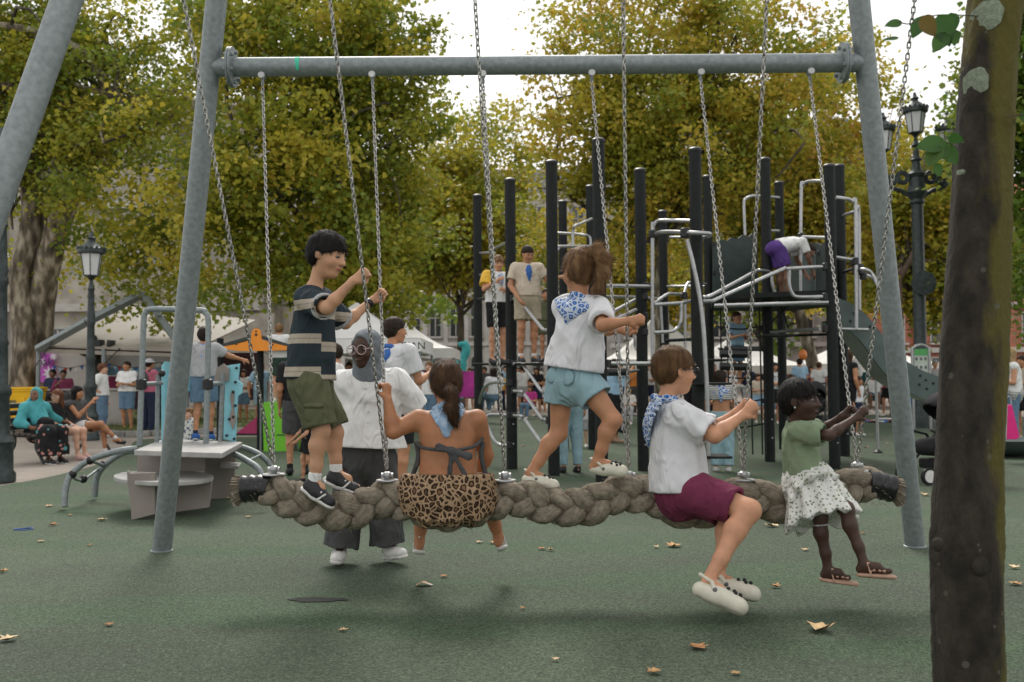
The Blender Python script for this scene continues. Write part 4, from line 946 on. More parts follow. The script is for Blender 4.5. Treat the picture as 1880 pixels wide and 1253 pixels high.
    for a in ((1655, 40, 3.45, .062, 2.75, .5, .45), (1650, 70, 3.45, .055, 2.9, .9, .5), (1692, 30, 3.4, .085, .9, .4, .95), (1722, 28, 3.45, .12, 1.15, .2, .2), (1735, 60, 3.45, .085, 2.0, .3, .55), (1745, 24, 3.5, .08, 1.4, .4, .15), (1695, 30, 3.5, .09, 1.9, .6, .3), (1752, 55, 3.45, .06, 1.5, .2, .6)): leaf(tw, *a)
    tw = twig([(1770, 262, 3.55), (1735, 262, 3.45), (1715, 270, 3.4)])
    for a in ((1738, 262, 3.42, .105, 2.3, .3, .6), (1732, 258, 3.4, .10, 2.75, .2, .4), (1722, 268, 3.4, .085, 1.9, .5, .75), (1735, 270, 3.42, .075, .9, .3, .3), (1740, 250, 3.42, .06, .2, .8, .2), (1718, 300, 3.42, .05, 1.2, .3, .5)): leaf(tw, *a)
    tw = twig([(1850, 215, 3.55), (1868, 212, 3.5), (1884, 210, 3.5)]); leaf(tw, 1872, 205, 3.5, .07, .5, .4, .7)
near_trunk()
# ------------------------------------------------------------ the big climbing frame
def climber():
    t = thing('climbing_frame', 'large climbing frame of dark posts, steel bars, platform, rope net and slide', 'climbing frame', (3.2, 14.5, 0)); org = t.location
    posts = dict(a=(877, 360, 17.3), b=(937.5, 331, 13.8), c=(1014, 298, 12.85), d=(1034, 371, 17.6), e=(1085, 343, 17.4), f=(1101, 258, 12.0), g=(1177, 313, 13.4), h=(1218, 389, 17.8), i=(1279, 275, 12.2), j=(1301, 325, 16.8),
                 k=(1408, 293, 14.7), l=(1433, 336, 17.2), m=(1526, 305, 13.5), n=(1545, 305, 15.6))
    for nm, (px, top, Y) in posts.items():
        p = P(px, 500, Y); zt = P(px, top, Y).z; b = Vector((p.x, p.y, 0)); mb = MB(org); mb.tube([b-Vector((0, 0, .02)), b+Vector((0, 0, zt-.02))], .076, 20); o = mb.build('post', BLACKPOST, t)
        mb = MB(org); mb.lathe(b, [(.080, zt-.03), (.084, zt-.02), (.084, zt+.005), (.06, zt+.025), (.02, zt+.03)], 20); mb.build('post_cap', BLACKPL, o)
        for z in (.35, .62):
            if Y < 15.7:
                mb = MB(org); mb.ball(b+Vector((.02, -.078, z)), .014, 6); mb.build('rivet', CHROME, o)
    def tube(pts, r=.021, m=CHROME, n=6, name='bar', sm=True):
        q = [P(*p) for p in pts]; q = smooth_path(q, n) if (sm and len(q) > 2) else q
        mb = MB(org); mb.tube(q, r, 9); return mb.build(name, m, t)
    def clamp(px, py, Y, s=.045, m=BLACKPL):
        mb = MB(org); c = P(px, py, Y); mb.lathe(c-Vector((0, 0, s)), [(s*.8, 0), (s, .2*s), (s, 1.8*s), (s*.8, 2*s)], 12); mb.build('clamp', m, t)
    def plate(x0, x1, y, Y, d=.35, th=.03, m=BLACKPOST):
        a, b = P(x0, y, Y), P(x1, y, Y); mb = MB(org); c = (a+b)/2; mb.box(c, ((b-a).length, d, th)); mb.build('step', m, t, bevel=.01)
    # left group: two children climb here
    plate(868, 948, 669, 15.2, .4); plate(944, 1012, 669, 13.5, .3, .03); plate(915, 950, 668, 13.8, .25, .03)
    for dy, x1 in ((0, 1003), (50, 1006), (95, 990)):
        tube([(944, 668+dy, 13.6), (958, 670+dy, 13.4), (964, 676+dy, 13.4), (992, 716+dy, 13.1), (998, 721+dy, 13.1), (1008, 722+dy, 12.95)], .023); clamp(944, 668+dy, 13.7); clamp(1008, 722+dy, 12.9)
    tube([(942, 548, 13.7), (955, 553, 13.4), (962, 562, 13.4), (994, 602, 13.2), (1000, 606, 13.1), (1010, 606, 12.95)], .022); clamp(942, 548, 13.7); clamp(1010, 606, 12.9)
    tube([(880, 740, 15.4), (884, 724, 15.), (893, 709, 14.7), (905, 703, 14.4), (934, 703, 13.9)], .023)
    tube([(934, 763, 13.9), (900, 762, 14.2), (893, 768, 14.2), (893, 778, 14.2), (906, 806, 14.), (918, 817, 13.9), (934, 818, 13.8)], .023)
    for y in (703, 763, 818, 666): clamp(936, y, 13.75)
    tube([(900, 550, 15), (900, 670, 15)], .020); tube([(876, 550, 17.2), (905, 548, 15.2)], .024, BLACKPOST); clamp(900, 550, 15)
    tube([(881, 465, 17.2), (908, 464, 16)], .02); tube([(881, 505, 17.2), (910, 505, 16)], .02); tube([(905, 458, 15.6), (934, 444, 13.9)], .02)
    # middle group of loops
    tube([(1022, 428, 17), (1068, 431, 16), (1080, 434, 16), (1084, 440, 16), (1085, 452, 16)], .022)
    tube([(1022, 465, 13), (1025, 456, 13), (1032, 453, 13.2), (1090, 453, 15)], .022)
    tube([(1052, 470, 15), (1052, 424, 15), (1056, 415, 15), (1066, 411, 15.5), (1086, 402, 17)], .022)
    tube([(1018, 546, 12.9), (1046, 541, 14)], .024, BLACKPOST); clamp(1020, 546, 12.85)
    tube([(1105, 525, 12.2), (1196, 526, 13.2)], .023, sm=False); clamp(1196, 526, 13.2, .055); clamp(1187, 526, 13.25, .05)
    tube([(1105, 545, 13), (1166, 546, 14)], .022, sm=False); tube([(1166, 546, 14), (1215, 549, 17)], .022, sm=False)
    tube([(1116, 578, 12.4), (1166, 551, 13.3)], .022, sm=False); tube([(1130, 588, 12.8), (1168, 569, 13.3)], .022, sm=False)
    tube([(1108, 668, 12.1), (1285, 668, 12.3)], .025, sm=False); clamp(1115, 668, 12.05, .05); clamp(1270, 672, 12.15, .05)
    tube([(1112, 684, 12.6), (1150, 683, 13)], .05, BLACKPL, name='grip_roll', sm=False); tube([(1150, 683, 13), (1175, 680, 13.4)], .02, sm=False)
    tube([(1143, 600, 14), (1137, 620, 14), (1137, 650, 14), (1142, 662, 14), (1152, 665, 14)], .018); tube([(1166, 590, 13.6), (1165, 625, 13.6), (1167, 640, 13.6), (1174, 644, 13.5)], .018)
    tube([(1150, 683, 13), (1142, 790, 12.9)], .010, sm=False)
    tube([(1198, 670, 12.9), (1198, 430, 12.9), (1200, 415, 12.9), (1207, 407, 12.9), (1218, 405, 12.8), (1272, 406, 12.3)], .024); clamp(1198, 430, 12.9, .05); clamp(1275, 406, 12.2, .05)
    tube([(1200, 432, 12.9), (1208, 428, 12.8), (1222, 426, 12.5), (1258, 427, 11.9), (1298, 429, 11.7), (1304, 431, 12.), (1300, 434, 12.6), (1282, 436, 12.5)], .025); clamp(1258, 428, 11.9, .06); clamp(1285, 441, 12.2, .04)
    tube([(1230, 436, 17.5), (1270, 436, 17.2)], .022, sm=False)
    tube([(1261, 440, 11.9), (1270, 475, 11.9), (1280, 520, 11.9), (1288, 570, 11.9), (1294, 640, 11.9), (1299, 740, 11.9), (1302, 885, 11.9)], .026)
    tube([(1200, 558, 12.9), (1225, 541, 13.4), (1235, 540, 13.6), (1252, 541, 14)], .022); clamp(1256, 543, 14, .05); tube([(1256, 540, 14), (1262, 522, 14.2), (1272, 519, 14.5), (1296, 522, 16.6)], .022)
    tube([(1200, 560, 12.9), (1248, 557, 13.2), (1260, 555, 13.2), (1275, 550, 12.9)], .024); tube([(1200, 611, 12.9), (1232, 609, 13), (1244, 602, 13.1), (1250, 588, 13.1), (1251, 558, 13.2)], .023)
    tube([(1258, 545, 14), (1258, 640, 14)], .02, sm=False); tube([(1213, 555, 14), (1217, 630, 14)], .02, sm=False); tube([(1225, 526, 17.6), (1298, 526, 16.9)], .022, sm=False)
    tube([(1222, 626, 14), (1275, 623, 14)], .024, BLACKPOST, sm=False); plate(1270, 1330, 662, 13.5, .5); plate(1272, 1338, 705, 12.2, .4); plate(1285, 1338, 838, 12.0, .45)
    for y in (545, 580, 610): clamp(1184, y, 13.35, .045)
    # right group: rails up to the platform
    tube([(1292, 546, 13), (1310, 541, 13), (1385, 500, 14.3), (1396, 497, 14.4), (1412, 499, 14.5), (1417, 505, 14.5), (1418, 520, 14.5), (1424, 542, 14.5), (1430, 550, 14.5)], .024)
    tube([(1285, 554, 12.5), (1306, 553, 12.8), (1318, 549, 12.9), (1432, 497, 13.4), (1446, 494, 13.5), (1515, 490, 13.5)], .025)
    tube([(1449, 496, 13.5), (1449, 522, 13.5), (1454, 538, 13.5), (1466, 546, 13.5), (1515, 545, 13.5)], .025); clamp(1516, 490, 13.5, .05); clamp(1516, 545, 13.5, .05)
    tube([(1368, 432, 16.5), (1366, 375, 16.5), (1369, 366, 16.5), (1378, 361, 16.5), (1392, 360, 16.6), (1430, 363, 17.1)], .024)
    tube([(1470, 545, 15), (1471, 352, 15), (1475, 340, 15), (1486, 333, 14.8), (1518, 333, 13.7)], .024); tube([(1471, 435, 15), (1520, 437, 13.7)], .023, sm=False); clamp(1471, 435, 15, .055)
    tube([(1412, 424, 14.7), (1430, 424, 17)], .02, sm=False); tube([(1412, 457, 14.7), (1430, 457, 17)], .02, sm=False)
    tube([(1535, 363, 13.6), (1556, 366, 13.6), (1566, 371, 13.6), (1571, 384, 13.6), (1572, 604, 13.6)], .026); tube([(1548, 396, 15.5), (1570, 389, 15), (1577, 396, 15), (1578, 604, 15)], .024)
    tube([(1535, 473, 13.6), (1568, 478, 13.6)], .024, sm=False); tube([(1550, 499, 15.5), (1570, 493, 14)], .024, BLACKPOST, sm=False); clamp(1575, 495, 13.7, .075); clamp(1570, 480, 13.6, .05); clamp(1585, 507, 13.7, .05)
    tube([(1580, 495, 13.6), (1592, 496, 13.5), (1602, 505, 13.5), (1612, 525, 13.4), (1622, 560, 13.3)], .025); tube([(1588, 505, 14.6), (1604, 512, 14.5), (1616, 535, 14.5), (1626, 575, 14.4)], .024)
    tube([(1415, 610, 14.5), (1505, 604, 13.7)], .024, sm=False); tube([(1530, 604, 13.6), (1594, 606, 13.6)], .024, sm=False); tube([(1440, 617, 15), (1590, 612, 14.3)], .02, BLACKPOST, sm=False)
    plate(1395, 1455, 617, 14.0, .5); clamp(1516, 604, 13.5, .05); clamp(1418, 612, 14.55, .05)
    # platform
    def slab(name, m, px, th, z=None):
        pts = [P(*p) for p in px]; zz = sum(p.z for p in pts)/len(pts); mb = MB(org); mb.prism([(p.x, p.y, zz) for p in pts], (0, 0, -th)); return mb.build(name, m, t, smooth=False)
    slab('platform', BLACKPOST, [(1308, 556, 14.2), (1520, 556, 13.6), (1550, 552, 15.7), (1440, 548, 17), (1305, 550, 16.7)], .07)
    tube([(1312, 562, 14.1), (1522, 556, 13.45)], .03, CHROME, sm=False)
    def panel(px, Y, th=.02, m=DKPANEL, name='panel', wav=0):
        pts = [P(x, y, Y if not isinstance(Y, tuple) else Y[0]+(Y[1]-Y[0])*(x-px[0][0])/(px[1][0]-px[0][0]+1e-6)) for x, y in px]; n = (pts[1]-pts[0]).cross(pts[2]-pts[1]).normalized()
        mb = MB(org); mb.prism(pts, n*th); return mb.build(name, m, t, smooth=False)
    wav = [(x, 445-(x-1308)*.19+2.2*math.sin((x-1308)*.32)) for x in range(1308, 1392, 3)]
    panel([(1308, 546), (1391, 540)]+[(x, y) for x, y in wav[::-1]], (16.6, 16.9)); panel([(1442, 543), (1516, 545), (1516, 452), (1500, 446), (1442, 452)], (17, 15.2))
    panel([(1434, 540), (1470, 542), (1470, 446), (1440, 450)], (17.1, 15.5)); panel([(1472, 543), (1498, 544), (1498, 470), (1490, 458), (1480, 458), (1472, 470)], (15.2, 15.0), m=SLIDEM); panel([(1500, 540), (1520, 540), (1520, 440), (1500, 462)], (14.4, 13.9))
    for x, y, Y in ((1311, 448, 16.6), (1311, 540, 16.6), (1311, 500, 16.6), (1437, 452, 17), (1504, 465, 14.3)): clamp(x, y-.5, Y-.06, .03)
    # slide: two curved side walls, bed, end posts
    up = [(1536, 548), (1560, 556), (1590, 578), (1618, 612), (1648, 650), (1685, 676), (1725, 692), (1765, 702)]; lo = [(1536, 596), (1556, 606), (1580, 626), (1606, 662), (1636, 698), (1672, 722), (1715, 740), (1765, 750)]
    for Y in (13.75, 14.55):
        a = smooth_path([P(x, y, Y) for x, y in up], 4); b = smooth_path([P(x, y, Y) for x, y in lo], 4); v = a+b; n = len(a); mb = MB(org)
        vv = [p+Vector((0, dy, 0)) for dy in (0, .045) for p in v]; N = len(v); f = []
        for i in range(n-1):
            f += [(i, i+1, n+i+1, n+i), (N+i, N+n+i, N+n+i+1, N+i+1), (i, N+i, N+i+1, i+1), (n+i, n+i+1, N+n+i+1, N+n+i)]
        f += [(0, n, N+n, N), (n-1, N+n-1, N+2*n-1, 2*n-1)]
        mb.add(vv, f); sw = mb.build('slide_side', SLIDEM, t, sharp=35)
        if Y < 14:
            for x, y in ((1568, 575), (1562, 590), (1598, 600), (1626, 640), (1640, 660), (1690, 690), (1688, 706), (1700, 698), (1702, 714), (1714, 704), (1660, 676)):
                mb = MB(org); mb.ball(P(x, y, Y-.005), .018, 8); mb.build('slide_bolt', BLACKPL, sw)
    bed = []; Y0, Y1 = 13.79, 14.55; pa = smooth_path([P(x, y, 13.79) for x, y in [(x, y-10) for x, y in lo]], 4); v = []; f = []
    for p in pa: v += [p, p+Vector((0, .76, 0)), p-Vector((0, 0, .03)), p+Vector((0, .76, -.03))]
    for i in range(len(pa)-1):
        k = 4*i; f += [(k, k+1, k+5, k+4), (k+2, k+6, k+7, k+3)]
    mb = MB(org); mb.add(v, f); mb.build('slide_bed', CHROME, t)
    # rope net under the platform, with rubber rungs
    ROPEB = mk('black_net_rope', (.014, .014, .015), .8, 0, .3, 60, .4, 200); Yn = 14.6
    for x in (1322, 1334, 1376, 1394, 1400): tube([(x, 556, Yn), (x+3, 690, Yn-.1), (x+6, 835, Yn-.2)], .012, ROPEB, name='net_rope')
    for y in (600, 640, 690, 735, 780): tube([(1318, y, Yn), (1360, y+5, Yn-.05), (1404, y-2, Yn)], .012, ROPEB, name='net_rope')
    for y in (600, 640, 690, 735):
        for x in (1324, 1378, 1400): 
            mb = MB(org); mb.ball(P(x, y+2, Yn), .034, 8); mb.build('net_knot', BLACKPL, t)
    for y in (650, 673): tube([(1322, y, 13.9), (1374, y+1, 13.9)], .055, BLACKPL, name='rung', sm=False)
    tube([(1330, 640, 14), (1395, 641, 14)], .035, BLACKPL, name='rung', sm=False); tube([(1408, 600, 14.6), (1452, 556, 14.2)], .011, ROPEB, name='net_rope'); tube([(1448, 605, 14.5), (1430, 550, 14.2)], .011, ROPEB, name='net_rope')
    # small steel goal-like rail at the right
    q = P(1612, 823, 16.2); tube([(1606, 630, 16.2), (1612, 823, 16.2)], .024, sm=False); tube([(1612, 770, 16.2), (1660, 770, 16.2)], .02, sm=False); mb = MB(org); mb.lathe((q.x, q.y, 0), [(.07, 0), (.07, .02), (.03, .05)], 12); mb.build('rail_foot', BLACKPL, t)
climber()
# ------------------------------------------------------------ play deck at the left (a small boat on a pedestal)
def play_deck():
    Y = 10.6; c = G(310, 912); t = thing('play_deck', 'low taupe play deck with steel hoop, curved ladders and pale cyan panels', 'play structure', (c.x, Y, 0)); org = t.location
    def tube(pts, r=.024, m=GALV, sm=True, name='tube', n=6):
        q = [P(*p) for p in pts]; q = smooth_path(q, n) if (sm and len(q) > 2) else q; mb = MB(org); mb.tube(q, r, 10); return mb.build(name, m, t)
    zd = P(330, 812, Y).z
    def flat(name, m, px, z, th, bev=.008):
        pts = []
        for x, y in px: pts.append(G(x, y, z))
        mb = MB(org); mb.prism(pts, (0, 0, -th)); return mb.build(name, m, t, smooth=False, bevel=bev)
    flat('deck', LTGREY, [(246, 827), (300, 806), (445, 812), (408, 832)], zd, .05)
    zs = P(300, 872, 9.6).z; ring = [(300+math.cos(a)*92, 874+math.sin(a)*11) for a in np.linspace(0, 2*math.pi, 28)[:-1]]; flat('seat_plate', LTGREY, ring, zs, .04)
    zs2 = P(420, 851, 10.4).z; flat('side_step', LTGREY, [(405, 846), (443, 850), (438, 856), (404, 855)], zs2, .03)
    def upright(px, Yp, th=.04, m=TAUPE, name='plinth_panel'):
        pts = [P(x, y, Yp) for x, y in px]; mb = MB(org); mb.prism(pts, (0, th, 0)); return mb.build(name, m, t, smooth=False)
    g = lambda x, Yp: (x, z_py(Yp, 0)+ROLL*-(x-CX))
    upright([(252, 823), (374, 823), (374, 866), (252, 866)], 10.0, .05)
    upright([(374, 826), (432, 822), (428, 915), (376, 918)], 10.6, .05)
    a = [(238, 870), (233, 864), (234, 890), (240, 925), (241, 955), (284, 944), (284, 868)]; upright(a, 9.05, .05)
    upright([(284, 880), (388, 884), (382, 932), (284, 946)], 9.35, .05)
    for x, y0, y1 in ((236, 870, 953),): pass
    tube([(250, 824, 10.), (215, 829, 9.9), (165, 845, 9.9), (132, 870, 9.85), (121, 895, 9.8), (118, 931, 9.75)], .032); tube([(250, 828, 10.6), (225, 832, 10.6), (195, 852, 10.6), (178, 876, 10.6), (174, 913, 10.6)], .032)
    tube([(130, 873, 9.85), (143, 882, 10), (158, 878, 10.2), (172, 868, 10.5), (186, 858, 10.6)], .014); tube([(165, 846, 9.9), (190, 855, 10.6)], .016, sm=False)
    for p in ((133, 871, 9.85), (153, 880, 10.1), (165, 846, 9.9), (190, 853, 10.6)): mb = MB(org); mb.ball(P(*p), .042, 10); mb.build('joint', BLACKPL, t)
    tube([(395, 826, 10.1), (425, 832, 10.), (455, 847, 9.8), (478, 866, 9.7), (486, 905, 9.6)], .030); tube([(425, 818, 10.8), (450, 823, 10.7), (478, 836, 10.6), (498, 858, 10.6), (505, 890, 10.6)], .030); tube([(455, 847, 9.8), (478, 836, 10.6)], .014, sm=False)
    hoop = tube([(256, 818, 10.25), (262, 640, 10.25), (264, 585, 10.25), (268, 574, 10.25), (280, 568, 10.25), (366, 570, 10.25), (377, 575, 10.25), (382, 588, 10.25), (382, 640, 10.25), (378, 820, 10.25)], .030, name='hoop')
    for x in (259, 381): mb = MB(org); p = P(x, 706, 10.25); mb.lathe(p-Vector((0, 0, .055)), [(.042, 0), (.055, .01), (.055, .10), (.042, .11)], 14); mb.build('clamp', BLACKPL, t)
    tube([(262, 706, 10.25), (296, 704, 10.6)], .024, sm=False); tube([(381, 706, 10.25), (408, 704, 10.6)], .024, sm=False)
    tube([(290, 688, 10.6), (288, 815, 10.6)], .024, sm=False, name='stanchion'); tube([(409, 685, 10.6), (404, 818, 10.6)], .024, sm=False, name='stanchion')
    def cy(px, Yp, ex=(0, .025, 0), m=CYANP, name='cyan_panel', par=None):
        mb = MB(org); mb.prism([P(x, y, Yp) for x, y in px], ex); return mb.build(name, m, par or t, smooth=False)
    pn = cy([(414, 672), (440, 668), (437, 698), (445, 706), (444, 722), (436, 728), (432, 812), (410, 806)], 10.7)
    cy([(422, 728), (426, 716), (430, 722), (428, 748), (433, 770), (428, 790), (420, 772), (425, 750)], 10.68, (0, .02, 0), TAUPE, 'paddle', pn)
    cy([(392, 700), (398, 676), (410, 668), (420, 676), (420, 700)], 10.66, (0, .025, 0), TAUPE, 'wheel_panel', pn)
    for x, y in ((417, 680), (434, 676), (432, 702), (428, 720), (432, 745), (428, 766), (416, 800), (430, 806), (421, 770)): mb = MB(org); mb.ball(P(x, y, 10.68), .016, 8); mb.build('bolt', BLACKPL, pn)
    cy([(296, 672), (302, 664), (302, 808), (296, 812)], 10.7, (.02, .5, 0)); cy([(334, 664), (352, 660), (354, 716), (336, 722)], 11.2)
    mb = MB(org); mb.ball(P(297, 686, 10.6), .04, 8); mb.build('joint', BLACKPL, t)
play_deck()
# ------------------------------------------------------------ toy house with orange gable, green and magenta boards
def toy_house():
    Y = 17.6; t = thing('playhouse', 'small playhouse with orange gable roof, green board and magenta ramp', 'playhouse', ((470-CX)/F_PX*Y, Y, 0)); org = t.location
    def pl(px, ex, m, name, Yp=Y, par=None):
        mb = MB(org); mb.prism([P(x, y, Yp) for x, y in px], ex); return mb.build(name, m, par or t, smooth=False)
    arc = [(470+math.cos(a)*8.5, 613-math.sin(a)*10) for a in np.linspace(0, math.pi, 9)]
    gb = pl([(408, 637), (430, 633), (460, 625)]+[(461.5, 613)]+arc[::-1]+[(478.5, 613), (480, 624), (500, 630), (530, 637), (527, 643), (500, 644), (440, 645), (412, 641)], (0, .04, 0), ORANGEP, 'orange_gable')
    for x, y, r in ((470, 609, .018), (470, 615, .026), (434, 632, .02), (500, 633, .02)): mb = MB(org); mb.ball(P(x, y, Y), r, 8, (1, .4, 1)); mb.build('peg', BLACKPL, gb)
    pl([(400, 634), (462, 616), (462, 622), (402, 640)], (0, .7, 0), DKPANEL, 'roof_board', Y+.06); pl([(478, 616), (536, 634), (534, 640), (478, 622)], (0, .7, 0), DKPANEL, 'roof_board', Y+.06)
    for x in (404, 478, 533):
        b = P(x, 700, Y+.3); mb = MB(org); mb.tube([(b.x, b.y, 0), (b.x, b.y, P(x, 620 if x == 404 else 640, Y).z)], .06, 12); mb.build('post', BLACKPOST, t)
    g2 = G(510, 829); pl([(482, 741), (537, 738), (536, 829), (484, 830)], (0, .03, 0), GREENP, 'green_board', g2.y); pl([(535, 742), (545, 742), (545, 826), (536, 826)], (0, .03, 0), DKPANEL, 'edge_board', g2.y+.05); pl([(484, 739), (546, 739), (546, 743), (484, 743)], (0, .6, 0), GREENP, 'top_board', g2.y+.035)
    pl([(548, 770), (640, 770), (640, 826), (548, 826)], (0, .03, 0), GREENP, 'green_board', g2.y+.4)
    pl([(508, 798), (531, 798), (531, 800), (508, 800)], (0, -.006, 0), DKPANEL, 'slot', g2.y)
    pl([(434, 796), (476, 762), (478, 797)], (0, .4, 0), MAGP, 'magenta_ramp', Y+.3); pl([(432, 797), (479, 797), (479, 800), (432, 800)], (0, .4, 0), BLACKPL, 'ramp_rail', Y+.29)
    b = G(479, 828); mb = MB(org); mb.tube([(b.x, b.y, 0), (b.x, b.y, P(478, 745, b.y).z)], .022, 10); mb.build('rail', GALV, t)
toy_house()
# ------------------------------------------------------------ tents, stage, posters
def pagoda(label, px, Y, half, eave_y, apex_y, pole=True, val=.30):
    c = Vector(((px-CX)/F_PX*Y, Y, 0)); w = half/pxm(Y); ze = P(px, eave_y, Y-w).z; za = P(px, apex_y, Y).z; t = thing('marquee_tent', label, 'tent', c); org = t.location
    n = 9; v = []; f = []; ring = []
    for i in range(n):
        s = i/(n-1); r = w*(1-s)**1.0; h = ze+(za-ze)*(s**1.55); k = 8
        for sx, sy in ((-1, -1), (0, -1), (1, -1), (1, 0), (1, 1), (0, 1), (-1, 1), (-1, 0)):
            d = .0 if (sx and sy) else -.05*w*math.sin(s*3.1)
            v.append(c+Vector((sx*max(r, .03), sy*max(r, .03), h+d)))
    for i in range(n-1):
        for j in range(8): f.append((i*8+j, i*8+(j+1) % 8, (i+1)*8+(j+1) % 8, (i+1)*8+j))
    mb = MB(org); mb.add(v, f); mb.build('roof', TENT, t, sharp=20)
    mb = MB(org); 
    for a, b in (((-1, -1), (1, -1)), ((1, -1), (1, 1)), ((1, 1), (-1, 1)), ((-1, 1), (-1, -1))):
        N = 14; vv = []; ff = []
        for i in range(N+1):
            s = i/N; p = Vector((a[0]+(b[0]-a[0])*s, a[1]+(b[1]-a[1])*s, 0))*w; vv += [c+p+Vector((0, 0, ze-.01)), c+p*1.004+Vector((0, 0, ze-val-.05*(i % 2)))]
        for i in range(N): ff.append((2*i, 2*i+1, 2*i+3, 2*i+2))
        mb.add(vv, ff)
    mb.build('valance', TENT, t, smooth=False)
    if pole:
        for sx in (-1, 1):
            for sy in (-1, 1): mb = MB(org); mb.tube([c+Vector((sx*w*.98, sy*w*.98, 0)), c+Vector((sx*w*.98, sy*w*.98, ze-.02))], .035, 8); mb.build('pole', GALV, t)
    return t
pagoda('white tent roof directly behind the woman in the headscarf', 655, 25, 130, 622, 556)
pagoda('white tent right of the teenager in a blue neckerchief, beside the thin tree', 745, 33, 95, 640, 590)
pagoda('white spired tent behind the middle climbing posts', 1208, 36, 105, 660, 572)
pagoda('white tent between the rope net and the right swing leg', 1345, 42, 118, 672, 618)
pagoda('white tent at the foot of the slide', 1572, 40, 112, 668, 614)
def stage():
    Y = 31.; t = thing('stage_canopy', 'beige stage canopy with sloping steel truss and hanging loudspeakers at the left', 'canopy', ((210-CX)/F_PX*Y, Y, 0)); org = t.location
    def quad(pts, m, name, th=(0, 0, .04)): mb = MB(org); mb.prism([P(*p) for p in pts], th); return mb.build(name, m, t, smooth=False)
    quad([(66, 640, 27), (345, 650, 27), (470, 590, 34), (205, 560, 34)], TENTGREY, 'roof_cloth')
    quad([(66, 634, 27), (345, 644, 27), (345, 656, 27), (66, 648, 27)], TENTGREY, 'valance', (0, .03, 0))
    for a, b in (((68, 642, 26.9), (158, 592, 26.9)), ((158, 592, 26.9), (262, 540, 27.5)), ((340, 648, 26.9), (262, 540, 27.5))): mb = MB(org); mb.tube([P(*a), P(*b)], .12, 4); mb.build('truss', GALV, t, smooth=False)
    for x in (70, 190, 343): p = P(x, 700, 27); mb = MB(org); mb.tube([(p.x, p.y, 0), (p.x, p.y, P(x, 640, 27).z)], .06, 8); mb.build('mast', GALV, t)
    for a, b in (((105, 615, 26.9), (60, 680, 26.5)), ((220, 640, 27), (180, 680, 26.5))): mb = MB(org); mb.tube([P(*a), P(*b)], .015, 5); mb.build('guy_rope', BLACKPL, t)
    for x, y, w in ((182, 634, 13), (204, 631, 8)): mb = MB(org); c = P(x, y, 27.5); s = pxm(27.5); mb.box(c, (w/s, .35, 1.5*w/s)); mb.build('loudspeaker', BLACKPL, t, bevel=.02)
stage()
def flatboard(name, label, cat, pts, m, th=.03, extra=None):
    q = [P(*p) for p in pts]; c = sum(q, Vector())/len(q); c.z = min(p.z for p in q); t = thing(name, label, cat, c); mb = MB(c); mb.prism(q, (0, th, 0)); b = mb.build('board', m, t, smooth=False)
    if extra: extra(t, b, c)
    return t
def text_mesh(body, size, m, par, org, at, slant=0., bold=.0):
    cu = bpy.data.curves.new('lettering', 'FONT'); cu.body = body; cu.size = size; cu.extrude = .004; cu.shear = slant; cu.offset = bold
    o = bpy.data.objects.new('lettering_tmp', cu); COL.objects.link(o); dg = bpy.context.evaluated_depsgraph_get(); me = bpy.data.meshes.new_from_object(o.evaluated_get(dg)); bpy.data.objects.remove(o)
    for v in me.vertices: x, y, z = v.co; v.co = (at[0]-org[0]+x, at[1]-org[1]-z, at[2]-org[2]+y)
    me.name = 'lettering'; me.materials.clear(); return obj('lettering', me, m, par)
def poster(t, b, c):
    Yp = 29.95; ink = mk('dark_purple_ink', (.10, .02, .12), .6); wh = mk('poster_white', (.66, .62, .66), .6)
    def star(px, py, r):
        mb = MB(c); ctr = P(px, py, Yp); pts = []
        for k in range(16): a = math.pi*k/8+.2; rr = (r if k % 2 == 0 else r*.45)/pxm(Yp); pts.append(ctr+Vector((math.cos(a)*rr, 0, math.sin(a)*rr)))
        mb.prism(pts, (0, .01, 0)); mb.build('white_star', wh, b, smooth=False)
    star(91, 686, 15); star(76, 666, 10); star(98, 655, 8)
    text_mesh('ak', .30, ink, b, c, P(69, 655, Yp-.02)); text_mesh('nak', .34, ink, b, c, P(68, 671, Yp-.02))
flatboard('poster', 'magenta poster with white stars and the letters ak and nak under the stage canopy', 'poster', [(66, 642, 30), (98, 643, 30), (97, 702, 30), (66, 702, 30)], mk('magenta_poster', (.50, .10, .48), .6, 0, .05), .05, poster)
def wall_board(t, b, c): pass
flatboard('banner', 'pale wall board beside the magenta poster', 'banner', [(99, 642, 30.2), (195, 645, 30.2), (195, 712, 30.2), (99, 708, 30.2)], mk('cream_board', (.50, .47, .43), .7, 0, .05), .05)
flatboard('banner', 'white screen with pale blue lower band under the stage canopy', 'banner', [(196, 646, 30.6), (345, 650, 30.6), (345, 690, 30.6), (196, 690, 30.6)], mk('white_screen', (.66, .65, .63), .6, 0, .03), .05, lambda t, b, c: (lambda mb: (mb.prism([P(*p) for p in [(198, 676, 30.5), (300, 676, 30.5), (300, 689, 30.5), (198, 689, 30.5)]], (0, .03, 0)), mb.build('blue_band', mk('sky_blue_band', (.22, .45, .62), .6), b, smooth=False)))(MB(c)))
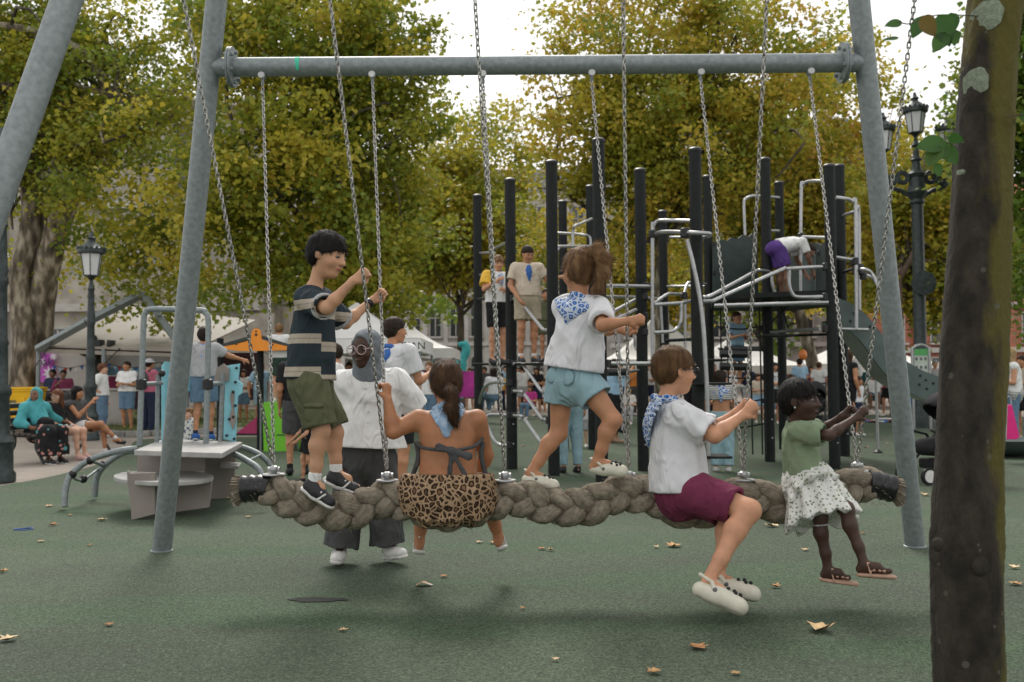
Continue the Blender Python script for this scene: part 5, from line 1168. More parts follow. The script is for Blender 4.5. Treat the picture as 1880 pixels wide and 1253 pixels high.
for i, (x0, x1, y0, y1, col, lab) in enumerate(((196, 300, 691, 716, (.33, .04, .14), 'dark magenta banner below the white screen'), (196, 330, 718, 752, (.10, .045, .075), 'dark patterned barrier behind the man in denim shorts'), (330, 410, 668, 730, (.20, .02, .06), 'dark red cloth behind the boy on the play deck'), (410, 475, 648, 735, (.075, .03, .035), 'dark stall front under the orange gable'),
        (835, 872, 682, 730, (.55, .05, .35), 'bright pink banner left of the first climbing post'), (760, 800, 680, 735, (.30, .04, .06), 'dark red barrier behind the bald man'))):
    flatboard('banner', lab, 'banner', [(x0, y0, 31.5+i*.1), (x1, y0, 31.5+i*.1), (x1, y1, 31.5+i*.1), (x0, y1, 31.5+i*.1)], mk('banner_%d' % i, col, .7, 0, .35, 1.6), .04)
def gian(t, b, c):
    text_mesh('GIAN', .17, mk('black_ink', (.02, .02, .02), .6), b, c, P(734, 642, 15.9)); red = mk('red_ink', (.45, .04, .03), .6)
    for pts in (((741, 668), (748, 652), (757, 641)), ((752, 668), (757, 655), (766, 645), (760, 641))): mb = MB(c); mb.tube([P(x, y, 15.97) for x, y in pts], .012, 5); mb.build('red_line', red, b)
flatboard('poster', 'white cloth sign lettered GIAN with red strokes beside the teenager', 'poster', [(733, 637, 16), (760, 627, 16.0), (760, 668, 16), (736, 672, 16)], TENT, .02, gian)
def bunting():
    t = thing('bunting', 'string of small blue, red and white pennants below the stage canopy', 'bunting', P(150, 690, 28)); org = t.location; pts = [P(95+i*10, 668+5*math.sin(i*.55)*1.0+3, 28) for i in range(22)]
    mb = MB(org); mb.tube(pts, .008, 4); mb.build('string', BLACKPL, t); cs = [CL['blue'], CL['red'], CL['white'], CL['ltblue'], CL['charcoal']]
    for i in range(21):
        p = pts[i]; q = pts[i+1]; mb = MB(org); mb.prism([p+(q-p)*.12, p+(q-p)*.88, (p+q)/2+Vector((.02*(i % 3-1), 0, -.13))], (0, .006, 0)); mb.build('pennant', cs[(i*3) % 5], t, smooth=False)
bunting()
def inflatable():
    t = thing('inflatable_tube', 'bent turquoise inflatable tube beside the thin tree', 'inflatable', P(845, 720, 38)); mb = MB(t.location)
    mb.tube(smooth_path([P(840, 735, 38), P(842, 700, 38), P(848, 665, 38), P(856, 645, 38), P(852, 632, 38), P(842, 634, 38)], 6), [.05]+[.22]*12+[.17]*12+[.10]*6, 10); mb.build('tube', mk('turquoise_vinyl', (.06, .46, .50), .4), t)
inflatable()
# ------------------------------------------------------------ street furniture
def bin_big(label, px, py, w, h, d, m, rz=0.):
    b = G(px, py); t = thing('waste_container', label, 'bin', b, None, rz); o = Vector()
    mb = MB(); v = []
    for z, k in ((.18, .86), (h*.9, 1.), (h*.9, 1.04), (h*.94, 1.04)):
        for sx, sy in ((-1, -1), (1, -1), (1, 1), (-1, 1)): v.append(Vector((sx*w/2*k, sy*d/2*k, z)))
    f = [(0, 1, 2, 3)[::-1]]
    for i in range(3): f += [(i*4+j, i*4+(j+1) % 4, (i+1)*4+(j+1) % 4, (i+1)*4+j) for j in range(4)]
    f.append((12, 13, 14, 15)); mb.add(v, f); mb.build('tub', m, t, smooth=False, bevel=.015)
    mb = MB(); mb.box((0, 0, h*.97), (w*1.06, d*1.06, .06)); mb.build('lid', m, t, bevel=.02)
    for k in (-.3, 0, .3): mb = MB(); mb.box((k*w, -d/2*.98, h*.5), (.05, .05, h*.55)); mb.build('rib', m, t, bevel=.01)
    for sx in (-1, 1):
        for sy in (-1, 1): mb = MB(); mb.lathe((sx*w*.36-.03, sy*d*.34, .09), [(.09, 0), (.09, .06)], 16, (1, 0, 0)); mb.build('wheel', BLACKPL, t)
    mb = MB(); mb.box((.0, -d/2*.965, h*.66), (w*.3, .012, .12)); mb.build('printed_panel', mk('grey_print', (.18, .14, .04), .7, 0, .6, 60), t)
    return t
bin_big('large yellow wheeled waste container behind the bench', 26, 792, 1.25, 1.12, .9, YELLOWP, .12)
bin_big('second yellow waste container mostly hidden behind the woman in teal', 86, 776, 1.25, 1.10, .9, YELLOWP, -.1)
bin_big('green waste container right of the bench', 150, 782, .55, 1.0, .6, BINGREEN, .05)
def bench():
    b = Vector(((68-CX)/F_PX*15.6+.15*1.55, 15.6+.99*1.55, 0)); t = thing('park_bench', 'dark slatted park bench with curved iron legs holding three seated women', 'bench', (b.x, b.y, 0), None, R(-98.6)); L = 2.1
    for k, (y, z) in enumerate(((.05, .44), (.15, .45), (.25, .45), (.35, .445), (.44, .43))): mb = MB(); mb.box((L/2-.2, y-.25, z), (L, .08, .035)); mb.build('seat_slat', WOODM, t, bevel=.008)
    for k, (y, z) in enumerate(((-.24, .55), (-.28, .66), (-.32, .77), (-.36, .88))): mb = MB(); mb.box((L/2-.2, y, z), (L, .035, .08), Matrix.Rotation(-.3, 3, 'X')); mb.build('back_slat', WOODM, t, bevel=.008)
    for x in (-.1, L-.3):
        for pts in (((.30, 0), (.24, .10), (.16, .25), (.20, .42)), ((-.36, 0), (-.30, .12), (-.20, .28), (-.22, .48), (-.39, .95)), ((-.22, .42), (.22, .42))):
            mb = MB(); mb.tube(smooth_path([(x, y, z) for y, z in pts], 5), .024, 8); mb.build('iron_leg', LAMPM, t)
    return t
bench()
def sign_board():
    b = G(1690, 788); Y = b.y; t = thing('information_sign', 'small green and white notice board in a steel hoop under the slide', 'sign', b); org = t.location; mb = MB(org); z = P(1690, 634, Y).z; x0, x1 = P(1676, 700, Y).x, P(1707, 700, Y).x; mb.tube(smooth_path([(x0, Y, 0), (x0, Y, z-.25), (x0+.04, Y, z-.06), (x0+.16, Y, z), (x1-.16, Y, z), (x1-.04, Y, z-.06), (x1, Y, z-.25), (x1, Y, 0)], 6), .035, 10); mb.build('hoop', CHROME, t)
    zb, zt, zm = P(1690, 700, Y).z, P(1690, 641, Y).z, P(1690, 653, Y).z; mb = MB(org); mb.box(((x0+x1)/2, Y, (zb+zt)/2), (x1-x0-.08, .03, zt-zb)); bd = mb.build('board', mk('pale_board', (.52, .58, .52), .5), t)
    mb = MB(org); mb.box(((x0+x1)/2, Y-.018, (zm+zt)/2), (x1-x0-.09, .008, zt-zm)); mb.build('green_header', mk('header_green', (.10, .40, .12), .5), bd)
    rs = random.Random(2)
    for k in range(12): mb = MB(org); mb.box((x0+.09+(k % 4)*.105, Y-.018, zb+.12+(k//4)*.2), (.05, .006, .07)); mb.build('pictogram', SHOEG, bd)
sign_board()
def stroller(label, px, py, s=1., rz=0.):
    b = G(px, py); t = thing('pushchair', label, 'pushchair', b, None, rz); fabric = mk('black_pram_cloth', (.012, .012, .014), .8, 0, .2, 20, .2, 80)
    for x, y, r in ((-.32, -.22, .10), (-.32, .22, .10), (.30, -.24, .10), (.30, .24, .10)):
        mb = MB(); mb.lathe((x, y-.02, r), [(r*.55, 0), (r, 0), (r, .04), (r*.55, .04)], 20, (0, 1, 0)); w = mb.build('wheel', RUBBLACK, t); mb = MB(); mb.lathe((x, y-.024, r), [(r*.3, 0), (r*.72, 0), (r*.72, .048), (r*.3, .048)], 18, (0, 1, 0)); mb.build('rim', SHOEW, w)
    for y in (-.22, .22):
        for p in (((-.32, .10), (.10, .50), (.45, .98)), ((.30, .10), (.02, .55), (-.28, .62)), ((.45, .98), (.56, 1.02))): mb = MB(); mb.tube([(x, y, z) for x, z in p], .016, 8); mb.build('frame_tube', BLACKPL, t)
    mb = MB(); mb.tube([(.56, -.22, 1.02), (.56, .22, 1.02)], .02, 8); mb.build('handle', BLACKPL, t)
    g = Sdf(); g.cone((-.22, 0, .42), (.14, 0, .42), .10, .13, .05, ((0, 1, 0), .999)); g.cone((.10, -.12, .45), (.28, -.12, .78), .09, .07, .05); g.cone((.10, .12, .45), (.28, .12, .78), .09, .07, .05); g.cone((.12, 0, .45), (.28, 0, .78), .09, .07, .05); obj('seat', g.mesh('seat', .02), fabric, t)
    g = Sdf(); g.ell((.18, 0, .80), (.36, .25, .28), None, .02, clip=[((.05, 0, .78), (-.5, 0, -.8))]); g.ell((.14, 0, .76), (.32, .22, .25), None, .01, sub=True); obj('hood', g.mesh('hood', .02), fabric, t)
    mb = MB(); mb.box((.05, 0, .22), (.4, .34, .12)); mb.build('basket', fabric, t, bevel=.03); t.scale = (s, s, s); return t
stroller('black pushchair half hidden behind the near tree trunk', 1724, 886, 1., .3); stroller('black pushchair standing behind the girl in the green top', 1497, 786, 1.05, 1.2)
def gift_bag():
    b = P(1848, 806, 14.2); t = thing('shopping_bag', 'pink and grey paper carrier bag hanging beside the near trunk', 'bag', b); org = t.location; pk = mk('hot_pink_paper', (.75, .02, .22), .5, 0, .05); gr = mk('silver_paper', (.42, .44, .47), .5, 0, .05)
    for px, dy, m, nm in (([(1828, 745), (1850, 745), (1848, 807), (1826, 806)], 0, gr, 'side_panel'), ([(1850, 745), (1858, 744), (1872, 803), (1866, 807), (1841, 807)], .02, pk, 'front_panel')): mb = MB(org); mb.prism([P(x, y, 14.2+dy) for x, y in px], (0, .18, 0)); mb.build(nm, m, t, smooth=False)
    for x in (1838, 1852): mb = MB(org); mb.tube(smooth_path([P(x-6, 746, 14.25), P(x-3, 730, 14.25), P(x+3, 730, 14.25), P(x+5, 746, 14.25)], 5), .008, 6); mb.build('handle', gr, t)
gift_bag()
def blue_bag():
    b = G(1694, 783); t = thing('blue_bag', 'large shiny blue bag on a low trolley under the slide', 'bag', b); org = t.location; g = Sdf(); g.ell(b+Vector((0, 0, .62)), (.34, .26, .34), None); g.ell(b+Vector((.22, 0, .48)), (.28, .22, .22), None, .08); g.ell(b+Vector((-.15, -.02, .78)), (.16, .14, .22), None, .08); g.disp = wrinkle(.02, 16, 3); obj('sack', g.mesh('sack', .025, org), mk('blue_plastic_sack', (.03, .28, .58), .3, 0, .12, 5), t)
    mb = MB(org); mb.box(b+Vector((0, 0, .17)), (.8, .5, .05)); mb.build('trolley_deck', BLACKPL, t); 
    for sx in (-1, 1):
        mb = MB(org); mb.tube([b+Vector((sx*.34, -.2, .06)), b+Vector((sx*.34, -.2, .95))], .016, 8); mb.build('trolley_post', CL['blue'], t); mb = MB(org); mb.lathe(b+Vector((sx*.3, -.22, .06)), [(.06, 0), (.06, .04)], 14, (0, 1, 0)); mb.build('trolley_wheel', BLACKPL, t)
blue_bag()
def dish():
    b = G(1862, 838); t = thing('spinner_dish', 'grey spinning dish on the rubber floor behind the near trunk', 'play dish', b); mb = MB(b); mb.lathe(b, [(.05, 0), (.30, .04), (.52, .14), (.60, .26), (.57, .27), (.48, .17), (.05, .09)], 28); mb.build('dish', SLIDEM, t)
    mb = MB(b); mb.lathe(b, [(.12, -.005), (.12, .03)], 18); mb.build('hub', BLACKPL, t)
dish()
def balloon():
    b = P(1474, 652, 33); t = thing('balloon', 'small orange balloon on a stick above the crowd', 'balloon', b); mb = MB(b); mb.ball(b, .16, 14, (.9, .9, 1.15)); mb.build('balloon', mk('orange_latex', (.70, .22, .06), .3), t); mb = MB(b); mb.tube([b-Vector((0, 0, .16)), b-Vector((-.05, 0, .75))], .012, 6); mb.build('stick', SHOEW, t)
balloon()
def blanket():
    b = G(1625, 775); t = thing('picnic_cloth', 'rumpled red, white and blue cloth lying beyond the rubber floor', 'cloth', b); mb = MB(b); N = 8; v = [b+Vector(((i/N-.5)*1.1, (j/N-.5)*.7, .03+.03*math.sin(i*1.7+j*2.3))) for i in range(N+1) for j in range(N+1)]; mb.add(v, [(i*(N+1)+j, i*(N+1)+j+1, (i+1)*(N+1)+j+1, (i+1)*(N+1)+j) for i in range(N) for j in range(N)]); mb.build('cloth', pattern('tricolour', lambda n, L, tc: (lambda sp: (L(tc, sp.inputs[0]), _ramp(n, L, _math(n, L, 'FRACT', _math(n, L, 'MULTIPLY', sp.outputs[0], 2.2)), [(0, (.45, .05, .05)), (.33, (.6, .6, .6)), (.66, (.08, .2, .5))], True))[1])(n.new('ShaderNodeSeparateXYZ'))), t)
blanket()
# ------------------------------------------------------------ fallen leaves and litter
def litter():
    rs = random.Random(12); big = [(1236, 1005, .13, .4), (1505, 1159, .15, 1.), (1283, 1192, .10, 2.), (1418, 968, .13, 2.4), (1200, 1238, .07, .3), (1700, 911, .11, 1.), (98, 966, .08, .5), (187, 957, .10, .8), (128, 948, .05, .3), (90, 931, .09, 1.4), (112, 938, .05, 2), (14, 1178, .09, .9), (4, 1052, .07, .2), (456, 951, .06, .5), (815, 1061, .06, 1), (880, 998, .06, .6), (905, 999, .07, 1.5), (1012, 1012, .06, .3), (995, 1010, .07, 1), (1205, 1007, .05, 1.9), (1425, 1080, .07, 2), (1478, 1012, .06, 1), (1585, 982, .05, 1), (1862, 1045, .08, 1), (1865, 1075, .09, 2), (630, 1160, .05, .4), (200, 1150, .05, 2), (345, 925, .06, 1), (385, 919, .07, 2), (322, 930, .08, 1), (380, 905, .07, .4), (420, 917, .07, 1.1), (408, 915, .06, .2), (75, 996, .06, .7), (960, 1120, .04, 1), (985, 800, .10, 1), (960, 820, .09, .3), (1060, 835, .10, 2), (1225, 800, .09, 1), (925, 790, .09, 1), (1600, 800, .1, .4), (1630, 815, .09, 1), (1590, 823, .1, 2), (1660, 790, .09, 1), (1470, 825, .08, 1), (150, 868, .05, 1), (165, 1003, .05, 2), (1740, 1010, .07, 1), (1350, 1240, .05, .5), (1020, 1215, .04, 1.3)]
    mats = [mk('dry_leaf_%d' % i, c, .8, 0, .25, 30) for i, c in enumerate(((.42, .24, .10), (.55, .38, .20), (.34, .16, .06), (.60, .45, .27)))]
    sh = [(-.5, 0), (-.2, .22), (-.18, .52), (.02, .28), (.18, .48), (.24, .2), (.58, .06), (.26, -.14), (.2, -.46), (0, -.26), (-.2, -.5), (-.22, -.2)]
    col = ('tawny', 'pale tan', 'dark brown', 'straw coloured'); used = {}
    def where(x, y):
        if y > 1140: return 'on the dark floor at the very front'
        if x < 140: return 'left of the play deck'
        if x < 450: return 'beside the play deck foot'
        if y < 870: return 'far out below the climbing frame' if x < 1560 else 'far out near the steel rail'
        if x < 760: return 'near the woman in the headscarf'
        if x < 1080: return 'below the girl in leopard print'
        if x < 1300: return 'below the stepping girl'
        if x < 1700: return 'near the feet of the girl in green'
        return 'beside the near trunk'
    for i, (x, y, L, a) in enumerate(big):
        c = G(x, y); mb = MB(); pts = []; cu = rs.uniform(.15, .5)
        for k, (u, v) in enumerate(sh):
            r = rs.uniform(.85, 1.15); u, v = u*r*L, v*r*L; pts.append(Vector((u*math.cos(a)-v*math.sin(a), u*math.sin(a)+v*math.cos(a), .008+cu*abs(v)*rs.uniform(.5, 1.3)+abs(u)*cu*.35)))
        ctr = Vector((0, 0, .004)); n = len(pts); mb.add([ctr]+pts, [(0, 1+k, 1+(k+1) % n) for k in range(n)])
        size = 'small' if L < .065 else 'large' if L >= .10 else 'mid-sized'; key = None
        for ci in [(i+j) % 4 for j in range(4)]:
            key = (size, ci, where(x, y))
            if key not in used: break
        used[key] = 1; o = mb.build('fallen_leaf', mats[key[1]], None, sharp=180); o.location = c+Vector((0, 0, .002))
        tag(o, '%s %s fallen leaf %s' % (size, col[key[1]], key[2]), 'leaf', 'fallen leaves on the rubber floor')
    w = G(778, 1076); mb = MB(); mb.add([Vector(p) for p in ((-.05, -.02, .004), (-.01, -.035, .03), (.05, -.02, .006), (.055, .02, .004), (0, .03, .025), (-.045, .02, .006), (0, 0, .032))], [(0, 1, 6), (1, 2, 6), (2, 3, 6), (3, 4, 6), (4, 5, 6), (5, 0, 6)]); o = mb.build('sweet_wrapper', mk('orange_foil', (.7, .25, .03), .35, 0, .8, 30, col2=(.6, .6, .55)), None); o.location = w; tag(o, 'crumpled orange and white sweet wrapper on the floor below the rope', 'wrapper')
    w = G(43, 973); mb = MB(); mb.tube([(math.cos(a)*.075, math.sin(a)*.05, .006+.004*math.sin(2*a)) for a in np.linspace(0, 6.28, 21)[:-1]], .006, 6, close=True); o = mb.build('wristband', mk('blue_rubber', (.04, .10, .30), .5), None); o.location = w; tag(o, 'small blue band lying on the floor at the left', 'wristband')
litter()
# ------------------------------------------------------------ the swing: steel frame, chains, braided rope
YR, YF, YN = 5.70, 6.65, 4.75
ZB = P(940, 120, YF).z
def build_frame():
    bl, br = G(297, 1012), G(1680, 1004); xl, xr = P(385, 123, YF).x, P(1589, 114, YF).x
    t = thing('swing_frame', 'tall galvanised steel frame of leaning pipe legs and round crossbeams holding the rope swing', 'swing frame', (0, 5.7, 0))
    org = t.location
    def leg(b, xt, yt, k):
        top = Vector((xt, yt, ZB)); d = (top-b)/ZB; mb = MB(org); mb.tube([b-d*.02, b+d*4.6], .070, 28); o = mb.build('leg', GALV, t)
        mb = MB(org); mb.lathe(b, [(.082, -.01), (.082, .006), (.074, .012)], 24); mb.build('foot_ring', GALV, o); return d
    leg(bl, xl, YF, 0); leg(br, xr, YF, 1)
    leg(Vector((-2.86, 4.18, 0)), -2.05, YN, 2); leg(Vector((3.35, 4.1, 0)), xr+.1, YN, 3)
    for Y, a, b in ((YF, xl, xr), (YN, -2.05, xr+.1)):
        mb = MB(org); mb.tube([(a, Y, ZB), (b, Y, ZB)], .064, 28); o = mb.build('crossbeam', GALV, t)
        for x, sg in ((a+.15, 1), (b-.15, -1)):
            mb = MB(org); mb.lathe((x-.016, Y, ZB), [(.064, 0), (.135, 0), (.135, .014), (.064, .014)], 28, (1, 0, 0)); f = mb.build('flange', GALV, o)
            mb = MB(org); mb.lathe((x+.001, Y, ZB), [(.064, 0), (.135, 0), (.135, .014), (.064, .014)], 28, (1, 0, 0)); mb.build('flange', GALV, o)
            for k in range(6):
                an = k*math.pi/3+.4; c = Vector((x, Y+.105*math.cos(an), ZB+.105*math.sin(an))); mb = MB(org); mb.lathe(c-Vector((.034, 0, 0)), [(.013, 0), (.013, .068)], 6, (1, 0, 0)); mb.build('bolt', GALV, o)
    # a bit of green tape left on the far beam
    tp = P(549, 120, YF); v = []; f = []
    for k in range(8):
        ph = R(62-14*k)
        for x in (0, .036): v.append(Vector((tp.x-.022+x+.002*k*(1 if x == 0 else -.2), YF-.0655*math.cos(ph), ZB+.0655*math.sin(ph))))
    for k in range(7): f.append((2*k, 2*k+1, 2*k+3, 2*k+2))
    mb = MB(org); mb.add(v, f); mb.build('tape', mk('green_tape', (.05, .50, .33), .5), t)
    return t
build_frame()
HANG_F = [482, 684, 887, 1086, 1286, 1487]; NEAR0 = [338, 606, 872, 1144, 1408, 1680]
ATT = [(503, 862), (711, 873), (927, 873), (1155, 872), (1365, 872), (1573, 855)]
att3 = [P(x, y, YR) for x, y in ATT]
def z_py(Y, z): return CY-(((z-CAM_H)*math.cos(PITCH)-Y*math.sin(PITCH))/(Y*math.cos(PITCH)+(z-CAM_H)*math.sin(PITCH)))*F_PX
CH_F, CH_N = [], []
for i in range(6):
    top = P(HANG_F[i], 150, YF); top.z = ZB-.10; CH_F.append((top, att3[i]))
    py = z_py(YN, ZB-.10); px = NEAR0[i]+(NEAR0[i]-ATT[i][0])*(0-py)/ATT[i][1]
    top = P(px, py, YN); top.z = ZB-.10; CH_N.append((top, att3[i]))
def on_chain(ch, z): a, b = ch; t = (z-a.z)/(b.z-a.z); return a+(b-a)*t
def link_mesh():
    mb = MB(); pts = []
    for k in range(10):
        an = 2*math.pi*k/10; pts.append(Vector((math.cos(an)*.0085, 0, math.sin(an)*.0085+(.0095 if math.sin(an) > 0 else -.0095))))
    mb.tube(pts, .0038, 6, close=True); return mb.v, mb.f
LK = link_mesh()
def chain_mesh(mb, a, b, pitch=.0275):
    n = int((b-a).length/pitch); d = (b-a).normalized(); q = d.to_track_quat('Z', 'Y').to_matrix(); rnd = random.Random(int(a.x*1000))
    for i in range(n):
        rot = q @ Matrix.Rotation((i % 2)*math.pi/2+.6+rnd.uniform(-.25, .25), 3, 'Z'); c = a+d*(i+.5)*pitch
        mb.add([c+rot@v for v in LK[0]], LK[1])
ROPE_PX = [(428, 902), (448, 898), (480, 897), (503, 903), (545, 922), (590, 936), (640, 938), (675, 928), (711, 916), (755, 925), (800, 938), (850, 940), (890, 925), (927, 914), (975, 920), (1030, 932), (1075, 930), (1115, 914), (1155, 906), (1195, 912), (1240, 930), (1290, 936), (1330, 924), (1365, 912), (1405, 918), (1445, 930), (1500, 930), (1540, 905), (1573, 890), (1600, 889), (1632, 896), (1656, 902)]
def rope_fibre():
    m = mk('rope_fibre', (.215, .18, .135), .95, 0, .2, 30, .9, 140, col2=(.41, .35, .27), ramp=(.3, .7)); n, L, b = nodes_of(m)
    wv = n.new('ShaderNodeTexNoise'); wv.inputs['Scale'].default_value = 1.0; wv.inputs['Detail'].default_value = 3
    uv = n.new('ShaderNodeAttribute'); uv.attribute_name = 'along'
    mp = n.new('ShaderNodeMapping'); mp.inputs['Scale'].default_value = (10, 34, 1); L(uv.outputs['Vector'], mp.inputs[0]); L(mp.outputs[0], wv.inputs['Vector'])
    bp = n.new('ShaderNodeBump'); bp.inputs['Strength'].default_value = .9; bp.inputs['Distance'].default_value = .012; L(wv.outputs[0], bp.inputs['Height'])
    old = n['Bump']; L(old.outputs[0], bp.inputs['Normal']); L(bp.outputs[0], b.inputs['Normal'])
    mx = n.new('ShaderNodeMixRGB'); mx.blend_type = 'MULTIPLY'; mx.inputs[0].default_value = .55; r = n.new('ShaderNodeValToRGB'); r.color_ramp.elements[0].position = .3; r.color_ramp.elements[1].position = .65
    r.color_ramp.elements[0].color = (.45, .45, .45, 1); r.color_ramp.elements[1].color = (1.15, 1.15, 1.15, 1)
    L(wv.outputs[0], r.inputs[0]); L(n['Color Ramp'].outputs[0], mx.inputs[1]); L(r.outputs[0], mx.inputs[2]); L(mx.outputs[0], b.inputs['Base Color'])
    return m
ROPEM = rope_fibre()
ROPE_C = smooth_path([P(x, y, YR) for x, y in ROPE_PX], 8)
def rope_at(px):                           # centre of the rope below an image column
    X = (px-CX)/F_PX*YR; return min(ROPE_C, key=lambda p: abs(p.x-X))
def build_rope():
    org = Vector((0.25, YR, .55)); t = thing('rope_swing', 'long sagging seat of thick grey braided rope hung on twelve chains', 'rope swing', org)
    L = [0.]
    for a, b in zip(ROPE_C, ROPE_C[1:]): L.append(L[-1]+(b-a).length)
    tot = L[-1]; L = np.array(L); C = np.array(ROPE_C)
    def at(s): return np.array([np.interp(s, L, C[:, i]) for i in range(3)])
    per = .41
    N = int(tot/.012)
    for j in range(3):
        v = []; f = []; al = []; n = 14; ph = 2*math.pi*j/3; rs = np.random.RandomState(j)
        cen = []
        for i in range(N+1):
            s = .07+(tot-.14)*i/N; th = 2*math.pi*s/per+ph; tn = unit(at(min(s+.02, tot))-at(max(s-.02, 0))); up = unit(np.cross(tn, [0, 1, 0]))*-1
            up = up if up[2] > 0 else -up; dep = np.cross(up, tn)
            end = min(s, tot-s); sq = .55+.45*min(1, max(0, (end-.10)/.14))
            cen.append((at(s)+up*.060*sq*math.sin(th)+dep*.044*sq*math.sin(2*th), up, dep, sq, s))
        for i in range(N+1):
            c, up, dep, sq, s = cen[i]; tn = unit(cen[min(i+1, N)][0]-cen[max(i-1, 0)][0]); a_ = unit(np.cross(tn, [0, 1, 0])); b_ = np.cross(tn, a_)
            for k in range(n):
                an = 2*math.pi*k/n; rr = (.051+.006*math.sin(an*2+s*22)+.004*math.sin(an*5+s*9)+.0025*rs.normal())*sq
                v.append(c+(a_*math.cos(an)+b_*math.sin(an)*.86)*rr-np.array(org)); al.append((s+math.sin(an)*.03, an/6.28*2+s*3.2, j*3.))
        for i in range(N):
            for k in range(n): f.append((i*n+k, (i+1)*n+k, (i+1)*n+(k+1) % n, i*n+(k+1) % n))
        f += [tuple(range(n)), tuple(N*n+k for k in range(n))[::-1]]
        me = new_mesh('rope_strand', v, f); at_ = me.attributes.new('along', 'FLOAT_VECTOR', 'POINT'); at_.data.foreach_set('vector', np.array(al, dtype=np.float32).ravel())
        o = obj('rope_strand', me, ROPEM, t)
    # loose fibres standing off the strands
    rs = random.Random(4); mb = MB(org)
    for i in range(2600):
        s = rs.uniform(.08, tot-.08); c = at(s); an = rs.uniform(0, 6.28); d = Vector((rs.uniform(-.6, .6), math.cos(an), math.sin(an))).normalized(); p = Vector(c)+Vector((0, math.cos(an)*.085, math.sin(an)*.108))
        q = p+d*rs.uniform(.010, .024)+Vector((rs.uniform(-.02, .02), 0, -.006)); w = Vector((.0011, 0, .0006)); mb.add([p-w, p+w, q], [(0, 1, 2)])
    mb.build('loose_fibre', ROPEM, t, kind='stuff')
    # taped rubber ends with a frayed tuft
    for s0, s1, se in ((.055, .20, 0.), (tot-.055, tot-.20, tot)):
        pts = [at(s0+(s1-s0)*k/10) for k in range(11)]; mb = MB(org); mb.tube(pts, [.078+.004*math.sin(k*2.1) for k in range(11)], 22); e = mb.build('end_sleeve', RUBBLACK, t)
        mb = MB(org); rr = random.Random(1); d = (Vector(at(s0))-Vector(at(s1))).normalized()
        for k in range(420):
            an = rr.uniform(0, 6.28); r0 = math.sqrt(rr.random())*.07; p = Vector(at(s0))+Vector((0, math.cos(an)*r0, math.sin(an)*r0)); q = p+d*rr.uniform(.02, .055)+Vector((0, math.cos(an)*.02, math.sin(an)*.02-.012))
            w = Vector((0, .003, .003)) if rr.random() < .5 else Vector((0, .003, -.003)); mb.add([p-w, p+w, q+w*.6, q-w*.6], [(0, 1, 2, 3)])
        mb.build('frayed_end', ROPEM, t, kind='stuff')
        k_ = Vector(at(s0)); mb = MB(org); mb.tube([k_-d*.02, k_+d*.012], [.072, .062], 16); mb.build('rope_end', ROPEM, t)
    for i in range(6):
        a = att3[i]; mb = MB(org); mb.lathe(a-Vector((0, 0, .030)), [(.030, -.008), (.062, -.006), (.066, 0), (.062, .006), (.030, .008)], 22); pl = mb.build('seat_plate', CHROME, t)
        mb = MB(org); mb.lathe(a-Vector((0, 0, .03)), [(.016, 0), (.018, .012), (.024, .018), (.027, .03), (.023, .045), (.012, .052)], 14); mb.build('shackle', CHROME, pl)
        mb = MB(org); mb.tube([a+Vector((-.034, 0, 0)), a+Vector((.034, 0, 0))], .014, 10); mb.build('shackle_pin', CHROME, pl)
        for ch in (CH_F[i], CH_N[i]):
            mb = MB(org); chain_mesh(mb, ch[0], ch[1]+(ch[0]-ch[1]).normalized()*.02); mb.build('chain', CHAIN, t, sharp=80)
            top = ch[0]; mb = MB(org); mb.lathe(top+Vector((0, -.045, .035)), [(.004, 0), (.02, 0), (.024, .006), (.024, .012)], 14, (0, 1, 0)); mb.build('hanger_cap', mk('white_nylon', (.6, .6, .6), .4), t)
            mb = MB(org); mb.tube([top+Vector((0, -.03, .035)), top+Vector((0, .03, .035))], .016, 10); mb.tube([top+Vector((0, 0, .09)), top+Vector((0, 0, -.015))], .010, 8); mb.build('hanger', GALV, t)
    return t
build_rope()
